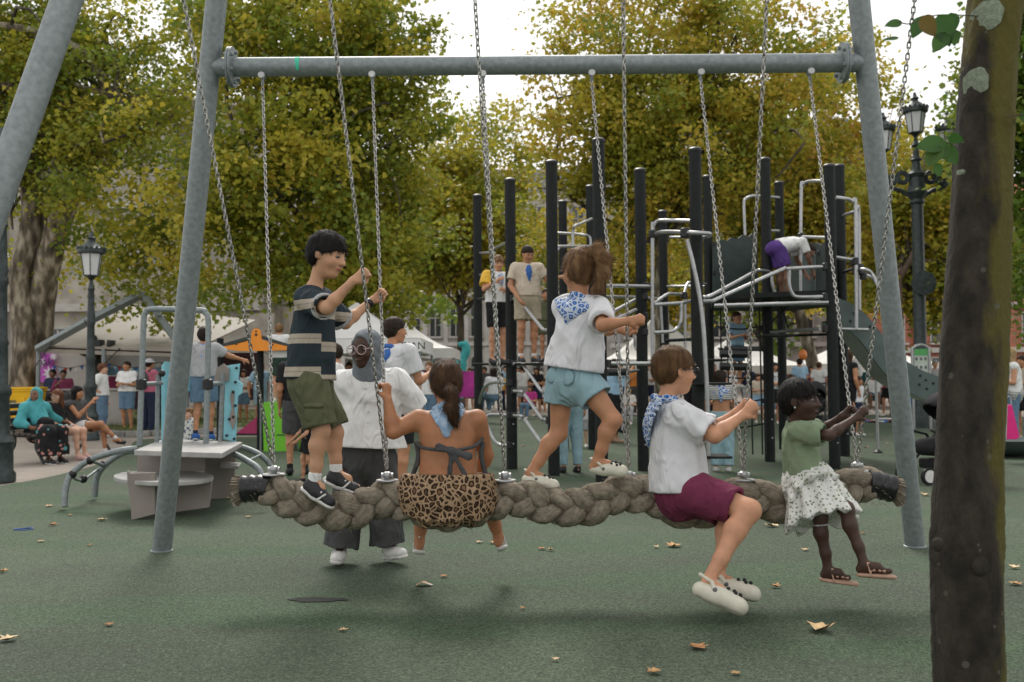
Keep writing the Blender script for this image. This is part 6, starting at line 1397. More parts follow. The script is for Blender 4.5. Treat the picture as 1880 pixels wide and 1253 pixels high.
# ------------------------------------------------------------ the children on the rope and the woman beside it
def J_(**k): return {n: P(*v) for n, v in k.items()}
NAVYBAND = PT['bandana']
def boy_striped():
    J = J_(head=(601, 468, 5.70), neck=(577, 526, 5.70), shR=(566, 548, 5.58), shL=(590, 550, 5.83), elR=(600, 566, 5.38), wrR=(648, 516, 5.36), elL=(634, 594, 5.98), wrL=(683, 552, 6.10),
           pel=(570, 694, 5.70), hipR=(568, 706, 5.61), hipL=(576, 706, 5.79), knR=(590, 792, 5.60), anR=(577, 882, 5.60), toR=(606, 916, 5.57), knL=(615, 795, 5.80), anL=(617, 866, 5.78), toL=(668, 898, 5.74))
    def extra(d):
        # wrist watch on the far wrist
        w, e = d.J['wrL'], d.J['elL']; u_ = unit(e-w); g = Sdf(); g.cone(w+u_*.012, w+u_*.044, .031, .032, 0, clip=[(w+u_*.044, u_), (w+u_*.012, -u_)]); d.put('watch', g, RUBBLACK)
        for sd in 'LR':        # three white side stripes on each shoe, nearest side
            an, to = d.J['an'+sd], d.J['to'+sd]; sh = unit(an-d.J['kn'+sd]); f = unit(to-(an+sh*.045)); dn = unit(sh-f*np.dot(sh, f)); lat = np.cross(f, dn); lat = lat if lat[1] < 0 else -lat
            heel = an+dn*.052-f*.035
            for k in range(3):
                g = Sdf(); a = heel+f*(.065+.027*k)+dn*.020+lat*.032; b = heel+f*(.092+.027*k)-dn*.026+lat*.026; g.cone(a+lat*.006, b+lat*.006, .0078, .0068, 0, (lat, .7)); d.put('shoe_stripe', g, SHOEW, h=.005)
        # cargo pocket on the near leg
        hp, kn = d.J['hipR'], d.J['knR']; c = lerp(hp, kn, .62); u_ = unit(kn-hp); g = Sdf(); fw = unit(np.cross(u_, [0, 1, 0]))
        g.ell(c+np.array([0, -.085, 0]), (.055, .022, .062), None, 0); po = d.put('cargo_pocket', g, CL['olive'])
        g = Sdf(); g.ell(c+np.array([0, -.094, .045]), (.062, .018, .020), None, 0); d.put('pocket_flap', g, CL['olive'], po)
    return person('boy in dark striped T-shirt and olive cargo shorts standing on the rope gripping chains', J, .90, 'asian', hh=.252, Fh=(.90, -.34, -.28), Uh=(.2, 0, 1),
        top=dict(m=PT['stripes'], sleeve=.88, hem=-.01, loose=.035, cuff=CL['grey'], wr=.010, fr=34, flare=.015), low=dict(m=CL['olive'], length=.90, loose=.034, wr=.009, fr=34),
        hair=dict(m=HR['black'], kind='short', vol=.055, fringe=.03), shoe=dict(m=SHOEB, sole=SHOEW, sock=CL['white']),
        hands=dict(R=dict(d=(.8, 0, .6), pn=(.1, 1, 0), curl=1.15, side=-1), L=dict(d=(.75, .25, .6), pn=(.2, -1, 0), curl=1.15, side=1)), extra=extra)
def girl_leopard():
    J = J_(head=(818, 703, 5.74), neck=(822, 748, 5.70), shL=(768, 770, 5.72), shR=(876, 770, 5.72), elL=(722, 792, 5.66), wrL=(712, 735, 5.66), elR=(892, 836, 5.84), wrR=(882, 868, 6.00),
           pel=(822, 892, 5.70), hipL=(790, 905, 5.74), hipR=(856, 905, 5.74), knL=(778, 925, 6.06), knR=(895, 920, 6.06), anL=(770, 990, 6.02), anR=(915, 984, 6.06), toL=(772, 1004, 6.18), toR=(918, 998, 6.22))
    def extra(d):
        S, J, U, Fd, Rt = d.S, d.J, d.U, d.Fd, d.Rt
        g = d.skirt(PT['leopard'], J['pel']-U*.125+Fd*.03, .275, 'leopard_dress', flute=.005, nf=9, wr=.010, waist=.075, r0=.20, r1=.275)
        # strap across the bare back with a bow
        pts = [P(764, 812, 5.70), P(775, 822, 5.585), P(800, 826, 5.545), P(830, 828, 5.54), P(856, 824, 5.545), P(874, 818, 5.60), P(886, 806, 5.70)]
        mb = MB(d.base); mb.tube(smooth_path(pts, 4), .010, 8); st = mb.build('back_strap', CL['charcoal'], d.t)
        for sg in (0, 1):
            mb = MB(d.base); x0 = 764 if sg == 0 else 886
            mb.tube(smooth_path([P(x0, 812, 5.70), P(x0+(4 if sg == 0 else -2), 840, 5.68), P(x0+(-6 if sg == 0 else 6), 872, 5.68)], 4), .014, 8); mb.build('side_strap', CL['charcoal'], d.t)
        g = Sdf(); c = np.array(P(829, 828, 5.53)); g.ell(c, (.030, .02, .022), None, .01)
        for e in ((806, 822), (860, 838)): g.cone(c, np.array(P(*e, 5.51)), .012, .026, .01, ((0, 1, 0), .5))
        g.cone(c, np.array(P(826, 868, 5.53)), .012, .018, .01, ((0, 1, 0), .5)); g.cone(c, np.array(P(858, 880, 5.52)), .012, .017, .01, ((0, 1, 0), .5)); d.put('bow', g, CL['charcoal'], st)
        d.scarf(mk('cloth_pale_blue_bandana', (.24, .40, .62), .85, 0, .3, 40, .3, 200, col2=(.45, .57, .72)), .17, 'back', width=.17)
        # small plaited bun end
        mb = MB(d.base); 
    tail = [P(824, 712, 5.60), P(826, 722, 5.555), P(830, 734, 5.55), P(828, 748, 5.55), P(832, 762, 5.56), P(836, 776, 5.57)]
    return person('girl in leopard print dress with bare back sitting on the rope, seen from behind', J, .92, 'warm', bulk=1.30, hh=.248, Fh=(-.25, 1, -.05), arm=1.25, leg=1.15, fat=1.3,
        hair=dict(m=HR['brown'], kind='pony', vol=.05, tail=dict(pts=tail, r=[.032, .040, .033, .040, .032, .016])), shoe=dict(m=SHOEW, kind='sandal', sole=None),
        hands=dict(L=dict(d=(-.1, .2, 1), pn=(-.6, .8, 0), curl=1.0, side=1)), extra=extra, face=False)
def girl_denim():
    J = J_(head=(1063, 497, 5.72), neck=(1068, 548, 5.70), shR=(1100, 566, 5.62), shL=(1040, 564, 5.80), elR=(1106, 598, 5.40), wrR=(1152, 590, 5.36), elL=(1108, 606, 6.02), wrL=(1140, 606, 6.04),
           pel=(1052, 690, 5.72), hipR=(1074, 704, 5.66), hipL=(1032, 702, 5.79), knR=(1126, 772, 5.58), anR=(1096, 846, 5.62), toR=(1142, 862, 5.60), knL=(1026, 796, 5.80), anL=(974, 868, 5.76), toL=(1018, 888, 5.74))
    def extra(d):
        d.scarf(PT['bandana'], .17, 'back', width=.30)
        g = Sdf(); g.ell(np.array(d.q(.02, -.40, .32)), (.020, .020, .020), None); d.put('hair_tie', g, SHOEP)
        J = d.J; U, Fd, Rt = d.U, d.Fd, d.Rt
        for sg in (-1, 1):
            c = J['pel']-Fd*.108-U*.015+Rt*.062*sg; g = Sdf(); g.ell(c, (.046, .010, .050), [Rt, Fd, U], .01); d.put('back_pocket', g, CL['ltdenim'])
    tail = [P(1080, 467, 5.62), P(1096, 458, 5.60), P(1106, 476, 5.58), P(1107, 500, 5.58), P(1100, 522, 5.58), P(1088, 532, 5.57)]
    return person('girl with ponytail in white T-shirt and denim shorts stepping along the rope', J, .88, 'tan', hh=.246, Fh=(-.42, .9, -.10), leg=1.0,
        top=dict(m=CL['ltgrey'], sleeve=.86, hem=.035, loose=.04, wr=.011, fr=34, flare=.02), low=dict(m=CL['ltdenim'], length=.42, loose=.020, flare=.012, wr=.004, waist=.09),
        hair=dict(m=HR['lightbrown'], kind='pony', vol=.05, tail=dict(pts=tail, r=[.026, .034, .044, .040, .030, .014])), shoe=dict(m=CROC, kind='clog'),
        hands=dict(R=dict(d=(1, .05, .15), pn=(.1, 1, -.1), curl=1.15, side=-1), L=dict(d=(1, 0, 0), pn=(0, -1, .3), curl=1.1, side=1)), extra=extra, face=False)
def boy_burgundy():
    J = J_(head=(1238, 680, 5.68), neck=(1222, 734, 5.66), shR=(1246, 762, 5.52), shL=(1236, 760, 5.80), elR=(1312, 800, 5.42), wrR=(1362, 764, 5.46), elL=(1312, 790, 5.78), wrL=(1352, 758, 5.68),
           pel=(1246, 886, 5.64), hipR=(1256, 898, 5.55), hipL=(1262, 898, 5.72), knR=(1376, 938, 5.32), anR=(1300, 1066, 5.18), toR=(1352, 1108, 5.10), knL=(1346, 946, 5.50), anL=(1318, 1056, 5.42), toL=(1366, 1084, 5.36))
    def extra(d):
        d.scarf(PT['bandana'], .25, 'back', width=.34); d.glasses(BLACKPL, .08)
    return person('boy with glasses in white T-shirt and burgundy shorts sitting sideways on the rope', J, 1.0, 'light', bulk=1.15, hh=.262, Fh=(.93, .30, -.08), arm=1.1, leg=1.12,
        top=dict(m=CL['ltgrey'], sleeve=.86, hem=-.05, loose=.045, wr=.012, fr=32), low=dict(m=CL['burgundy'], length=.80, loose=.016, wr=.006),
        hair=dict(m=HR['short'], kind='short', vol=.05), shoe=dict(m=CROC, kind='clog', size=1.18),
        hands=dict(R=dict(d=(.75, .1, .65), pn=(.2, 1, 0), curl=1.1, side=-1), L=dict(d=(.75, -.1, .65), pn=(.2, -1, 0), curl=1.1, side=1)), extra=extra)
def girl_green():
    J = J_(head=(1468, 735, 5.62), neck=(1460, 776, 5.64), shR=(1466, 792, 5.54), shL=(1464, 790, 5.77), elR=(1522, 800, 5.44), wrR=(1570, 768, 5.50), elL=(1512, 790, 5.80), wrL=(1546, 764, 5.72),
           pel=(1478, 890, 5.66), hipR=(1486, 900, 5.59), hipL=(1486, 900, 5.72), knR=(1554, 934, 5.42), anR=(1586, 1034, 5.36), toR=(1648, 1050, 5.30), knL=(1506, 950, 5.48), anL=(1520, 1044, 5.48), toL=(1570, 1062, 5.44))
    def extra(d):
        J, U, Fd = d.J, d.U, d.Fd; fl = PT['floral']
        d.skirt(fl, np.array(P(1500, 915, 5.56)), .205, 'skirt_tier', flute=.010, nf=12, wr=.005, waist=.16)
        g = Sdf(); a = np.array(P(1490, 890, 5.60)); e = np.array(P(1512, 958, 5.50)); dd = unit(e-a)
        g.cone(a, e+dd*.06, .13, .225, .03, ((.2, 1, 0), .82), clip=[(e, dd)])
        uu = unit(np.cross(dd, [0, 1, 0])); vv = np.cross(dd, uu); p0 = list(g.p); w = wrinkle(.006, 50, 6)
        def wrap(p): i = Sdf(); i.p = p0; q = p-A(a); an = np.arctan2(q@A(vv), q@A(uu)); return i.ev(p)+np.sin(an*10+1)*.014+w(p)
        g.p = [(wrap, 0, False)]; g.cone(e-dd*.06, e+dd*.08, .165, .172, .004, ((.2, 1, 0), .82), sub=True, clip=[(e-dd*.018, -dd)]); d.put('skirt_tier', g, fl)
        for sd in 'LR':       # gathered puff sleeves
            a, e_ = J['sh'+sd], J['el'+sd]; end = lerp(a, e_, .80); dr = unit(e_-a); g = Sdf(); g.cone(a, lerp(a, e_, .55), .060, .070, .03); g.cone(lerp(a, e_, .55), end+dr*.03, .066, .056, .02, clip=[(end, dr)])
            g.disp = wrinkle(.005, 90, 9); g.cone(end-dr*.03, end+dr*.05, .044, .055, .003, sub=True); d.put('puff_sleeve', g, CL['sage'])
        g = Sdf(); mb = MB(d.base); mb.ball(d.q(.345, .0, -.17), .008, 8); mb.build('earring', CHROME, d.t)
        n_ = J['knL']; g = Sdf(); c0 = lerp(n_, J['anL'], .12); u_ = unit(J['anL']-n_); g.cone(c0, c0+u_*.012, .048, .048, 0, clip=[(c0+u_*.01, u_), (c0, -u_)]); d.put('leg_band', g, CL['grey'])
    return person('small girl in sage green top and floral skirt at right end of the rope', J, .78, 'dark', bulk=1.0, hh=.236, Fh=(.82, -.55, -.02), leg=.92, arm=.95,
        top=dict(m=CL['sage'], sleeve=.3, hem=.07, loose=.016, wr=.006, name='bodice'), hair=dict(m=HR['black'], kind='pony', vol=.035), shoe=dict(m=SHOET, kind='sandal'),
        hands=dict(R=dict(d=(.8, 0, .6), pn=(.2, 1, 0), curl=1.1, side=-1), L=dict(d=(.8, 0, .6), pn=(.2, -1, 0), curl=1.1, side=1)), extra=extra)
def woman_hijab():
    Y = 6.80
    J = J_(head=(672, 642, Y-.06), neck=(677, 694, Y), shR=(630, 706, Y-.02), shL=(728, 702, Y+.06), elR=(616, 782, Y+.04), wrR=(622, 838, Y-.06), elL=(768, 756, Y+.16), wrL=(728, 792, Y+.02),
           pel=(672, 828, Y+.02), hipR=(650, 838, Y), hipL=(694, 838, Y+.03), knR=(638, 922, Y), anR=(626, 1006, Y), toR=(618, 1022, Y-.16), knL=(704, 922, Y+.04), anL=(712, 1001, Y+.06), toL=(734, 1012, Y-.05))
    def extra(d):
        q, hh, U, Fd = d.q, d.hh, d.ax[2], d.ax[1]; Rt = d.ax[0]; g = Sdf(); J = d.J
        g.ell(q(0, -.07, .10), (.40*hh, .46*hh, .47*hh), d.ax, .03); g.cone(q(0, -.02, -.25), J['neck']-d.U*.02, .36*hh, .36*hh, .05)
        g.cone(J['neck']-d.U*.01, J['neck']+d.Fd*.07-d.U*.13, .105, .045, .05, (d.Fd, .8)); g.cone(J['neck'], J['neck']-d.Fd*.05-d.U*.06, .11, .09, .05)
        g.disp = wrinkle(.006, 55, 3, (.2, .1, 1)); g.ell(q(0, .36, -.06), (.285*hh, .34*hh, .42*hh), d.ax, .012, sub=True); d.put('headscarf', g, CL['hijab'])
        d.glasses(mk('clear_pink_frame', (.45, .33, .33), .25, 0, .05), .115)
        g = Sdf()
        for sg in (-1, 1):
            a = J['neck']+d.Fd*.055-d.U*.02+d.Rt*.055*sg; b = J['neck']+d.Fd*.115-d.U*.085+d.Rt*.055*sg; g.cone(a, b, .024, .016, .01, (d.Fd, .5))
        d.put('collar', g, CL['white'])
        for k in range(5):
            mb = MB(d.base); mb.ball(Vector(J['neck']+d.Fd*(.150 if k > 0 else .135)-d.U*(.15+.075*k)+d.Rt*.0), .007, 8); mb.build('button', CL['offwhite'], d.t)
    return person('woman in grey headscarf, clear glasses and loose white shirt standing behind the rope', J, 1.0, 'dark', bulk=1.08, hh=.248, Fh=(-.42, -.9, -.05),
        top=dict(m=CL['white'], sleeve=.88, hem=.03, loose=.075, wr=.014, fr=30, flare=.04), low=dict(m=CL['charcoal'], length=1.97, loose=.045, flare=.035, wr=.010, name='trousers', fr=36),
        shoe=dict(m=SHOEW, sole=SHOEW), hands=dict(L=dict(d=(-.9, -.2, -.4), pn=(.1, 1, 0), curl=.5, side=1)), extra=extra)
# ------------------------------------------------------------ people further away
STAND = dict(head=(0, .03, 1.585), neck=(0, -.02, 1.425), sh=(.178, -.01, 1.385), el=(.225, -.04, 1.10), wr=(.225, .05, .86), pel=(0, 0, .96), hip=(.088, 0, .93), kn=(.095, .025, .51), an=(.10, -.03, .085))
SIT = dict(STAND, head=(0, -.02, 1.10), neck=(0, -.06, .94), sh=(.178, -.05, .90), el=(.22, .0, .64), wr=(.16, .24, .56), pel=(0, 0, .52), hip=(.088, .02, .50), kn=(.11, .42, .49), an=(.11, .44, .085))
ARMS = dict(down={}, front=dict(elR=(.24, .02, 1.12), wrR=(.10, .26, 1.12), elL=(-.24, .02, 1.12), wrL=(-.10, .27, 1.15)), phone=dict(elR=(.25, .10, 1.14), wrR=(.12, .26, 1.32), elL=(-.24, .0, 1.10), wrL=(-.2, .16, .92)),
            hipR=dict(elR=(.34, -.08, 1.14), wrR=(.17, .06, 1.02)), hipL=dict(elL=(-.34, -.08, 1.14), wrL=(-.17, .06, 1.02)), up=dict(elR=(.28, .15, 1.36), wrR=(.22, .32, 1.52)), upL=dict(elL=(-.28, .15, 1.36), wrL=(-.22, .32, 1.52)),
            cross=dict(elR=(.24, .08, 1.10), wrR=(-.06, .22, 1.14), elL=(-.24, .08, 1.12), wrL=(.06, .20, 1.10)), hold=dict(elR=(.24, .06, 1.12), wrR=(.16, .34, 1.18), elL=(-.24, .06, 1.12), wrL=(-.16, .34, 1.18)))
def joints(base, S, yaw, pose='stand', arms='down', over=None, step=0.):
    src = dict(STAND if pose == 'stand' else SIT); loc = {}
    for k, v in src.items():
        if k in ('head', 'neck', 'pel'): loc[k] = np.array(v, float)
        else:
            loc[k+'R'] = np.array(v, float); loc[k+'L'] = np.array(v, float)*np.array([-1, 1, 1])
    dz = 0 if pose == 'stand' else -.485
    for k, v in ARMS[arms].items(): loc[k] = np.array(v, float)+np.array([0, -.04 if pose == 'sit' else 0, dz])
    if step:
        loc['knR'] += [0, step*.6, .02]; loc['anR'] += [0, step, 0]; loc['knL'] += [0, -step*.1, 0]; loc['anL'] += [0, -step, .02]
    for k, v in (over or {}).items(): loc[k] = np.array(v, float)
    c, s = math.cos(yaw), math.sin(yaw); b = np.array(base, float)
    return {k: b+S*np.array([v[0]*c-v[1]*s, v[0]*s+v[1]*c, v[2]]) for k, v in loc.items()}
def yv(yaw): return (-math.sin(yaw), math.cos(yaw), 0)
def man(label, base, S, yaw, pose='stand', arms='down', over=None, step=0., top=None, low=None, hair=None, shoe=None, skin='light', head_yaw=None, h=.0125, extra=None, group=None, bulk=1., hh=None, tilt=0., belly=0., leg=1., hc=None, hands=None):
    J = joints(base, S, R(yaw), pose, arms, over, step); hy = R(yaw if head_yaw is None else head_yaw); f = yv(hy)
    return person(label, J, S, skin, bulk, hh or (.225*S if S > .9 else .225*(S*.55+.45)), (f[0], f[1], tilt), (0, 0, 1), top, low, hair, shoe, h, hc or h*1.15, hands, group, belly, True, extra, tuple(base), 'person', leg)
TS = lambda m, **k: dict(dict(m=CL[m] if isinstance(m, str) else m, sleeve=.7, hem=.0, loose=.03, wr=.006, fr=40), **k)
SHT = lambda m, **k: dict(dict(m=CL[m], length=.8, loose=.025, wr=.005, fr=36), **k)
PNT = lambda m, **k: dict(dict(m=CL[m], length=1.96, loose=.018, wr=.005, fr=36, name='trousers'), **k)
HA = lambda m, kind='short', **k: dict(dict(m=HR[m], kind=kind, vol=.05), **k)
FACE = 180.                       # facing the camera; 0 faces away, 90 faces left, -90 faces right
def headscarf(d, m, low=.22, shawl=True):
    q, hh, U, Fd = d.q, d.hh, d.U, d.Fd; J = d.J; g = Sdf(); S = d.S
    g.ell(q(0, -.07, .10), (.41*hh, .47*hh, .48*hh), d.ax, .03); g.cone(q(0, -.02, -.25), J['neck']-U*.02, .36*hh, .42*hh, .05)
    if shawl:
        g.cone(J['shL']-U*.02, J['shR']-U*.02, .095*S, .095*S, .06); g.cone(J['neck']-U*.05, J['neck']-U*low+Fd*.10, .17*S, .15*S, .06, (Fd, .8))
        for sd in 'LR': g.cone(J['sh'+sd], J['el'+sd], .08*S, .085*S, .05); g.cone(J['el'+sd], lerp(J['el'+sd], J['wr'+sd], .75), .08*S, .06*S, .05)
    g.disp = wrinkle(.007, 45, 3); g.ell(q(0, .36, -.06), (.285*hh, .34*hh, .42*hh), d.ax, .012, sub=True); d.put('headscarf', g, m)
def backpack(m):
    def f(d):
        J = d.J; c = lerp(J['neck'], J['pel'], .42)-d.Fd*.17*d.S; g = Sdf(); g.ell(c, (.15*d.S, .09*d.S, .22*d.S), [d.Rt, d.Fd, d.U]); g.ell(c-d.U*.07*d.S-d.Fd*.05*d.S, (.11*d.S, .06*d.S, .10*d.S), [d.Rt, d.Fd, d.U], .03); d.put('backpack', g, m)
        for sg, sd in ((1, 'R'), (-1, 'L')):
            s_ = lerp(J['neck'], J['sh'+sd], .6); g = Sdf(); g.cone(s_+d.U*.03-d.Fd*.1*d.S, s_+d.U*.055, .022, .022, .02); g.cone(s_+d.U*.055, s_+d.Fd*.12*d.S-d.U*.1*d.S, .022, .022, .02); d.put('strap', g, m)
    return f
def hat(m, brim=.62):
    def f(d):
        q = d.q; hh = d.hh; g = Sdf(); g.ell(q(0, -.05, .22), (.40*hh, .47*hh, .36*hh), d.ax, .02, clip=[(q(0, 0, .16), -d.ax[2])]); g.cone(q(0, -.05, .17), q(0, -.05, .19), brim*hh, brim*.95*hh, .02, (d.ax[2], .10)); d.put('hat', g, m)
    return f
def both(*fs):
    def f(d):
        for x in fs: x(d)
    return f
def scarf_of(m, drop=.22, side='back', **k): return lambda d: d.scarf(m, drop, side, **k)
BAN = PT['bandana']; BLUEB = CL['blue']
def mid_people():
    # the bench
    ax = np.array([.15, .99, 0]); s0 = np.array([(68-CX)/F_PX*15.6, 15.6, 0])
    def dress_teal(d):
        headscarf(d, CL['teal'], .26)
        g = Sdf(); g.ell(lerp(d.J['knL'], d.J['knR'], .5)*.5+d.J['pel']*.5+np.array([0, 0, .13]), (.14, .10, .10), None); d.put('handbag', g, CL['black'])
    man('woman in turquoise headscarf and black dotted dress seated on the bench', s0, .95, -118, 'sit', 'down', dict(elR=(.30, -.02, .66), wrR=(.26, .16, .60), elL=(-.34, -.10, .72), wrL=(-.52, -.06, .66)), top=TS(PT['blackdots'], sleeve=1.9, loose=.02), low=dict(m=PT['blackdots'], length=1.92, loose=.075, wr=.012, fr=26, name='dress', flare=.03), shoe=dict(m=SHOEB, sole=SHOEW), skin='brown', head_yaw=175, extra=dress_teal)
    man('woman with glasses and pale pink shoes seated in the middle of the bench', s0+ax*.55, .93, -98, 'sit', 'down', top=TS('black'), low=dict(m=PT['dotwhite'], length=.5, loose=.02, wr=.004, name='shorts'), hair=HA('auburn', 'long'), shoe=dict(m=SHOEP), skin='fair', head_yaw=170, extra=lambda d: d.glasses(BLACKPL, .10))
    man('woman with long black hair and white shorts sitting cross-legged on the bench', s0+ax*1.12, .97, -100, 'sit', 'down', dict(elR=(.22, .15, .70), wrR=(.10, .30, .92), knR=(.02, .44, .56), anR=(-.14, .62, .30)), top=TS('brown' if False else 'charcoal', sleeve=.2), low=dict(m=CL['white'], length=.45, loose=.02, wr=.004), hair=HA('black', 'long'), shoe=dict(m=SHOEB, sole=SHOEW, sock=CL['white']), skin='tan')
    man('auburn haired woman in white T-shirt and jeans standing beside the lamp post', G(186, 803), .97, -88, arms='hipR', top=TS('white', loose=.045), low=PNT('denim'), hair=HA('auburn', 'short', vol=.09), shoe=dict(m=SHOEW), skin='fair', bulk=1.1)
    man('man in white T-shirt and denim shorts standing by the kerb', G(233, 792), 1.03, 168, arms='front', top=TS('white', loose=.05), low=SHT('denim', length=.95), hair=HA('dark'), shoe=dict(m=SHOEG), skin='tan', bulk=1.12, belly=1)
    man('man in dusty pink shirt with grey sun hat and dark backpack', G(272, 799), 1.04, -25, arms='hold', top=TS('pink'), low=PNT('navy'), shoe=dict(m=SHOEB, sole=SHOEW), skin='tan', hair=HA('dark'), extra=both(backpack(CL['charcoal']), hat(CL['grey'])), bulk=1.1)
    led = thing('stone_ledge', 'rough stone plinth behind the bins with two men sitting on it', 'plinth', Vector(((128-CX)/F_PX*27, 27.2, 0))); mb = MB(); mb.box((0, 0, .5), (3.0, .8, 1.0)); mb.build('block', STONE2, led, bevel=.04); mb = MB(); mb.box((0, 0, 1.03), (3.1, .9, .06)); mb.build('coping', STONE2, led, bevel=.02)
    man('man in dark top sitting on the stone plinth, nearer the poster', ((98-CX)/F_PX*27, 26.9, .40), .98, 165, 'sit', 'down', top=TS('navy'), low=PNT('charcoal'), hair=HA('black'), shoe=dict(m=SHOEB), skin='brown', h=.014)
    man('man in dark red checked shirt resting chin on hand on the stone plinth', ((119-CX)/F_PX*27, 26.9, .40), .96, -160, 'sit', 'phone', top=TS('burgundy', sleeve=1.6), low=PNT('charcoal'), hair=HA('black'), shoe=dict(m=SHOEB), skin='brown', h=.014)
    zd = P(330, 812, 10.6).z
    man('boy in grey T-shirt with blue neckerchief standing on the play deck', Vector(((374-CX)/F_PX*10.9, 10.9, zd+.003)), .72, 4, arms='up', over=dict(elL=(-.34, .12, 1.30), wrL=(-.44, .30, 1.22), elR=(.34, .10, 1.28), wrR=(.52, .26, 1.22)), step=.06, top=TS('grey', loose=.04), low=SHT('denim', length=.85, loose=.03), hair=HA('dark'), shoe=dict(m=CL['blue'], sole=SHOEW, sock=CL['navy']), skin='tan', h=.009, extra=scarf_of(BAN, .25, 'back'))
    man('toddler in pale floral dress behind the play deck', G(348, 866), .50, 150, arms='up', top=TS(PT['dotwhite'], hem=-.12, sleeve=.4), low=SHT('ltblue'), hair=HA('lightbrown'), shoe=dict(m=SHOEW), skin='fair', h=.010)
    man('man in pale blue shirt with blue neckerchief and denim shorts', G(478, 783), 1.02, -140, arms='down', over=dict(elR=(.32, -.05, 1.12), wrR=(.36, .08, .90)), top=TS('ltblue', loose=.04), low=SHT('ltdenim', length=.85), hair=HA('black'), shoe=dict(m=SHOEW), skin='tan', head_yaw=-105, extra=scarf_of(CL['blue'], .16, 'front', knot=False))
    zg = P(510, 739, G(510, 829).y).z
    man('fair haired boy in white hoodie standing on top of the green board', Vector(((512-CX)/F_PX*(G(510, 829).y+.3), G(510, 829).y+.3, zg+.003)), .82, 8, arms='hold', top=TS('white', sleeve=1.8, loose=.045), low=SHT('darkgreen', length=.85, loose=.03), hair=HA('lightbrown'), shoe=dict(m=SHOEW, sole=SHOEW), skin='light', h=.010)
    man('toddler with curly brown hair in black printed T-shirt walking past the green board', G(566, 886), .55, 115, arms='down', over=dict(elR=(.25, .10, 1.12), wrR=(.32, .30, .92), elL=(-.24, .1, 1.1), wrL=(-.22, .3, .95)), step=.12, top=TS(pattern('black_print', lambda n, L, tc: _ramp(n, L, (lambda v: (L(tc, v.inputs['Vector']), v.outputs['Distance'])[1])((lambda v: (setattr(v.inputs['Scale'], 'default_value', 24), v)[1])(n.new('ShaderNodeTexVoronoi'))), [(0, (.5, .5, .5)), (.2, (.4, .4, .4)), (.27, (.016, .016, .018)), (1, (.016, .016, .018))])), loose=.03), low=SHT('black', length=.7), hair=HA('brown', 'curly'), shoe=dict(m=SHOEB), skin='light', h=.008, tilt=-.35, hh=.19)
    man('adult in black top and charcoal shorts walking away behind the striped boy', G(546, 872), 1.02, 15, top=TS('black'), low=SHT('charcoal', length=.95, loose=.03), hair=HA('dark'), shoe=dict(m=SHOEB, sock=CL['black']), skin='tan', step=.08)
    man('woman with dark ponytail beside the green board, half behind the woman in white', Vector(((616-CX)/F_PX*12.4, 12.4, 0)), 1.0, 95, top=TS('white'), low=SHT('denim', length=.4), hair=HA('dark', 'pony', tail=None), shoe=dict(m=SHOEW), skin='light')
    man('tall teenager in pale grey T-shirt and blue neckerchief seen from behind', Vector(((722-CX)/F_PX*10.0, 10.0, 0)), 1.10, -28, arms='hold', top=TS('ltgrey', loose=.04), low=SHT('black', length=.9), hair=HA('dark', vol=.07), shoe=dict(m=SHOEB), skin='tan', h=.009, head_yaw=-60, extra=lambda d: d.scarf(BLUEB, .14, 'back', width=.13))
    man('bald man in white T-shirt beyond the tents', Vector(((766-CX)/F_PX*27, 27, 0)), 1.0, -120, top=TS('white'), low=SHT('navy'), shoe=dict(m=SHOEW), skin='light', h=.014)
    man('smiling woman in white top with dark strap left of the girl in leopard print', Vector(((788-CX)/F_PX*21, 21, 0)), .95, 165, top=TS('white'), low=PNT('denim'), hair=HA('lightbrown', 'pony'), shoe=dict(m=SHOEW), skin='fair', h=.014)
    # children on the climbing frame
    zs = P(975, 667, 13.5).z+.01
    man('boy in yellow and white T-shirt leaning on a climbing post', Vector(((914-CX)/F_PX*14.6, 14.6, P(914, 668, 14.6).z)), .93, -150, arms='down', over=dict(elR=(.28, .08, 1.16), wrR=(.22, .34, 1.26), elL=(-.26, .10, 1.12), wrL=(.02, .30, 1.14)), top=TS('white', loose=.035), low=SHT('black', length=.85), hair=HA('lightbrown', 'short', vol=.10, fringe=.05), shoe=dict(m=SHOEB), skin='light', h=.0095, tilt=-.2, head_yaw=-165,
        extra=both(scarf_of(BAN, .2, 'front'), lambda d: [d.put('yellow_sleeve', (lambda g: (g.cone(d.J['sh'+s], lerp(d.J['sh'+s], d.J['el'+s], .72)+unit(d.J['el'+s]-d.J['sh'+s])*.03,   .086, .092, .02, clip=[(lerp(d.J['sh'+s], d.J['el'+s], .72), d.J['el'+s]-d.J['sh'+s])]), g)[1])(Sdf()), CL['yellow']) for s in 'LR']))
    man('boy in cream T-shirt, khaki shorts and blue neckerchief balancing on the climbing bar', Vector(((969-CX)/F_PX*13.5, 13.5, zs)), .93, -168, arms='down', over=dict(elR=(.26, .02, 1.12), wrR=(.18, .20, .92), elL=(-.30, .02, 1.20), wrL=(-.48, .16, 1.24)), top=TS('cream', loose=.04), low=SHT('khaki', length=.75, loose=.03), hair=HA('dark'), shoe=dict(m=SHOEB, sole=SHOEW, sock=CL['white']), skin='tan', h=.009, tilt=-.45, head_yaw=-150, extra=lambda d: d.scarf(CL['blue'], .24, 'front', knot=False))
    man('child in olive top standing behind the boy in cream on the climbing frame', Vector(((1003-CX)/F_PX*15.6, 15.6, P(1003, 664, 15.6).z)), .66, 175, top=TS('olive'), low=SHT('olive', length=.7), hair=HA('dark'), shoe=dict(m=SHOEB), skin='tan', h=.011)
    zp = P(1440, 554, 14.6).z
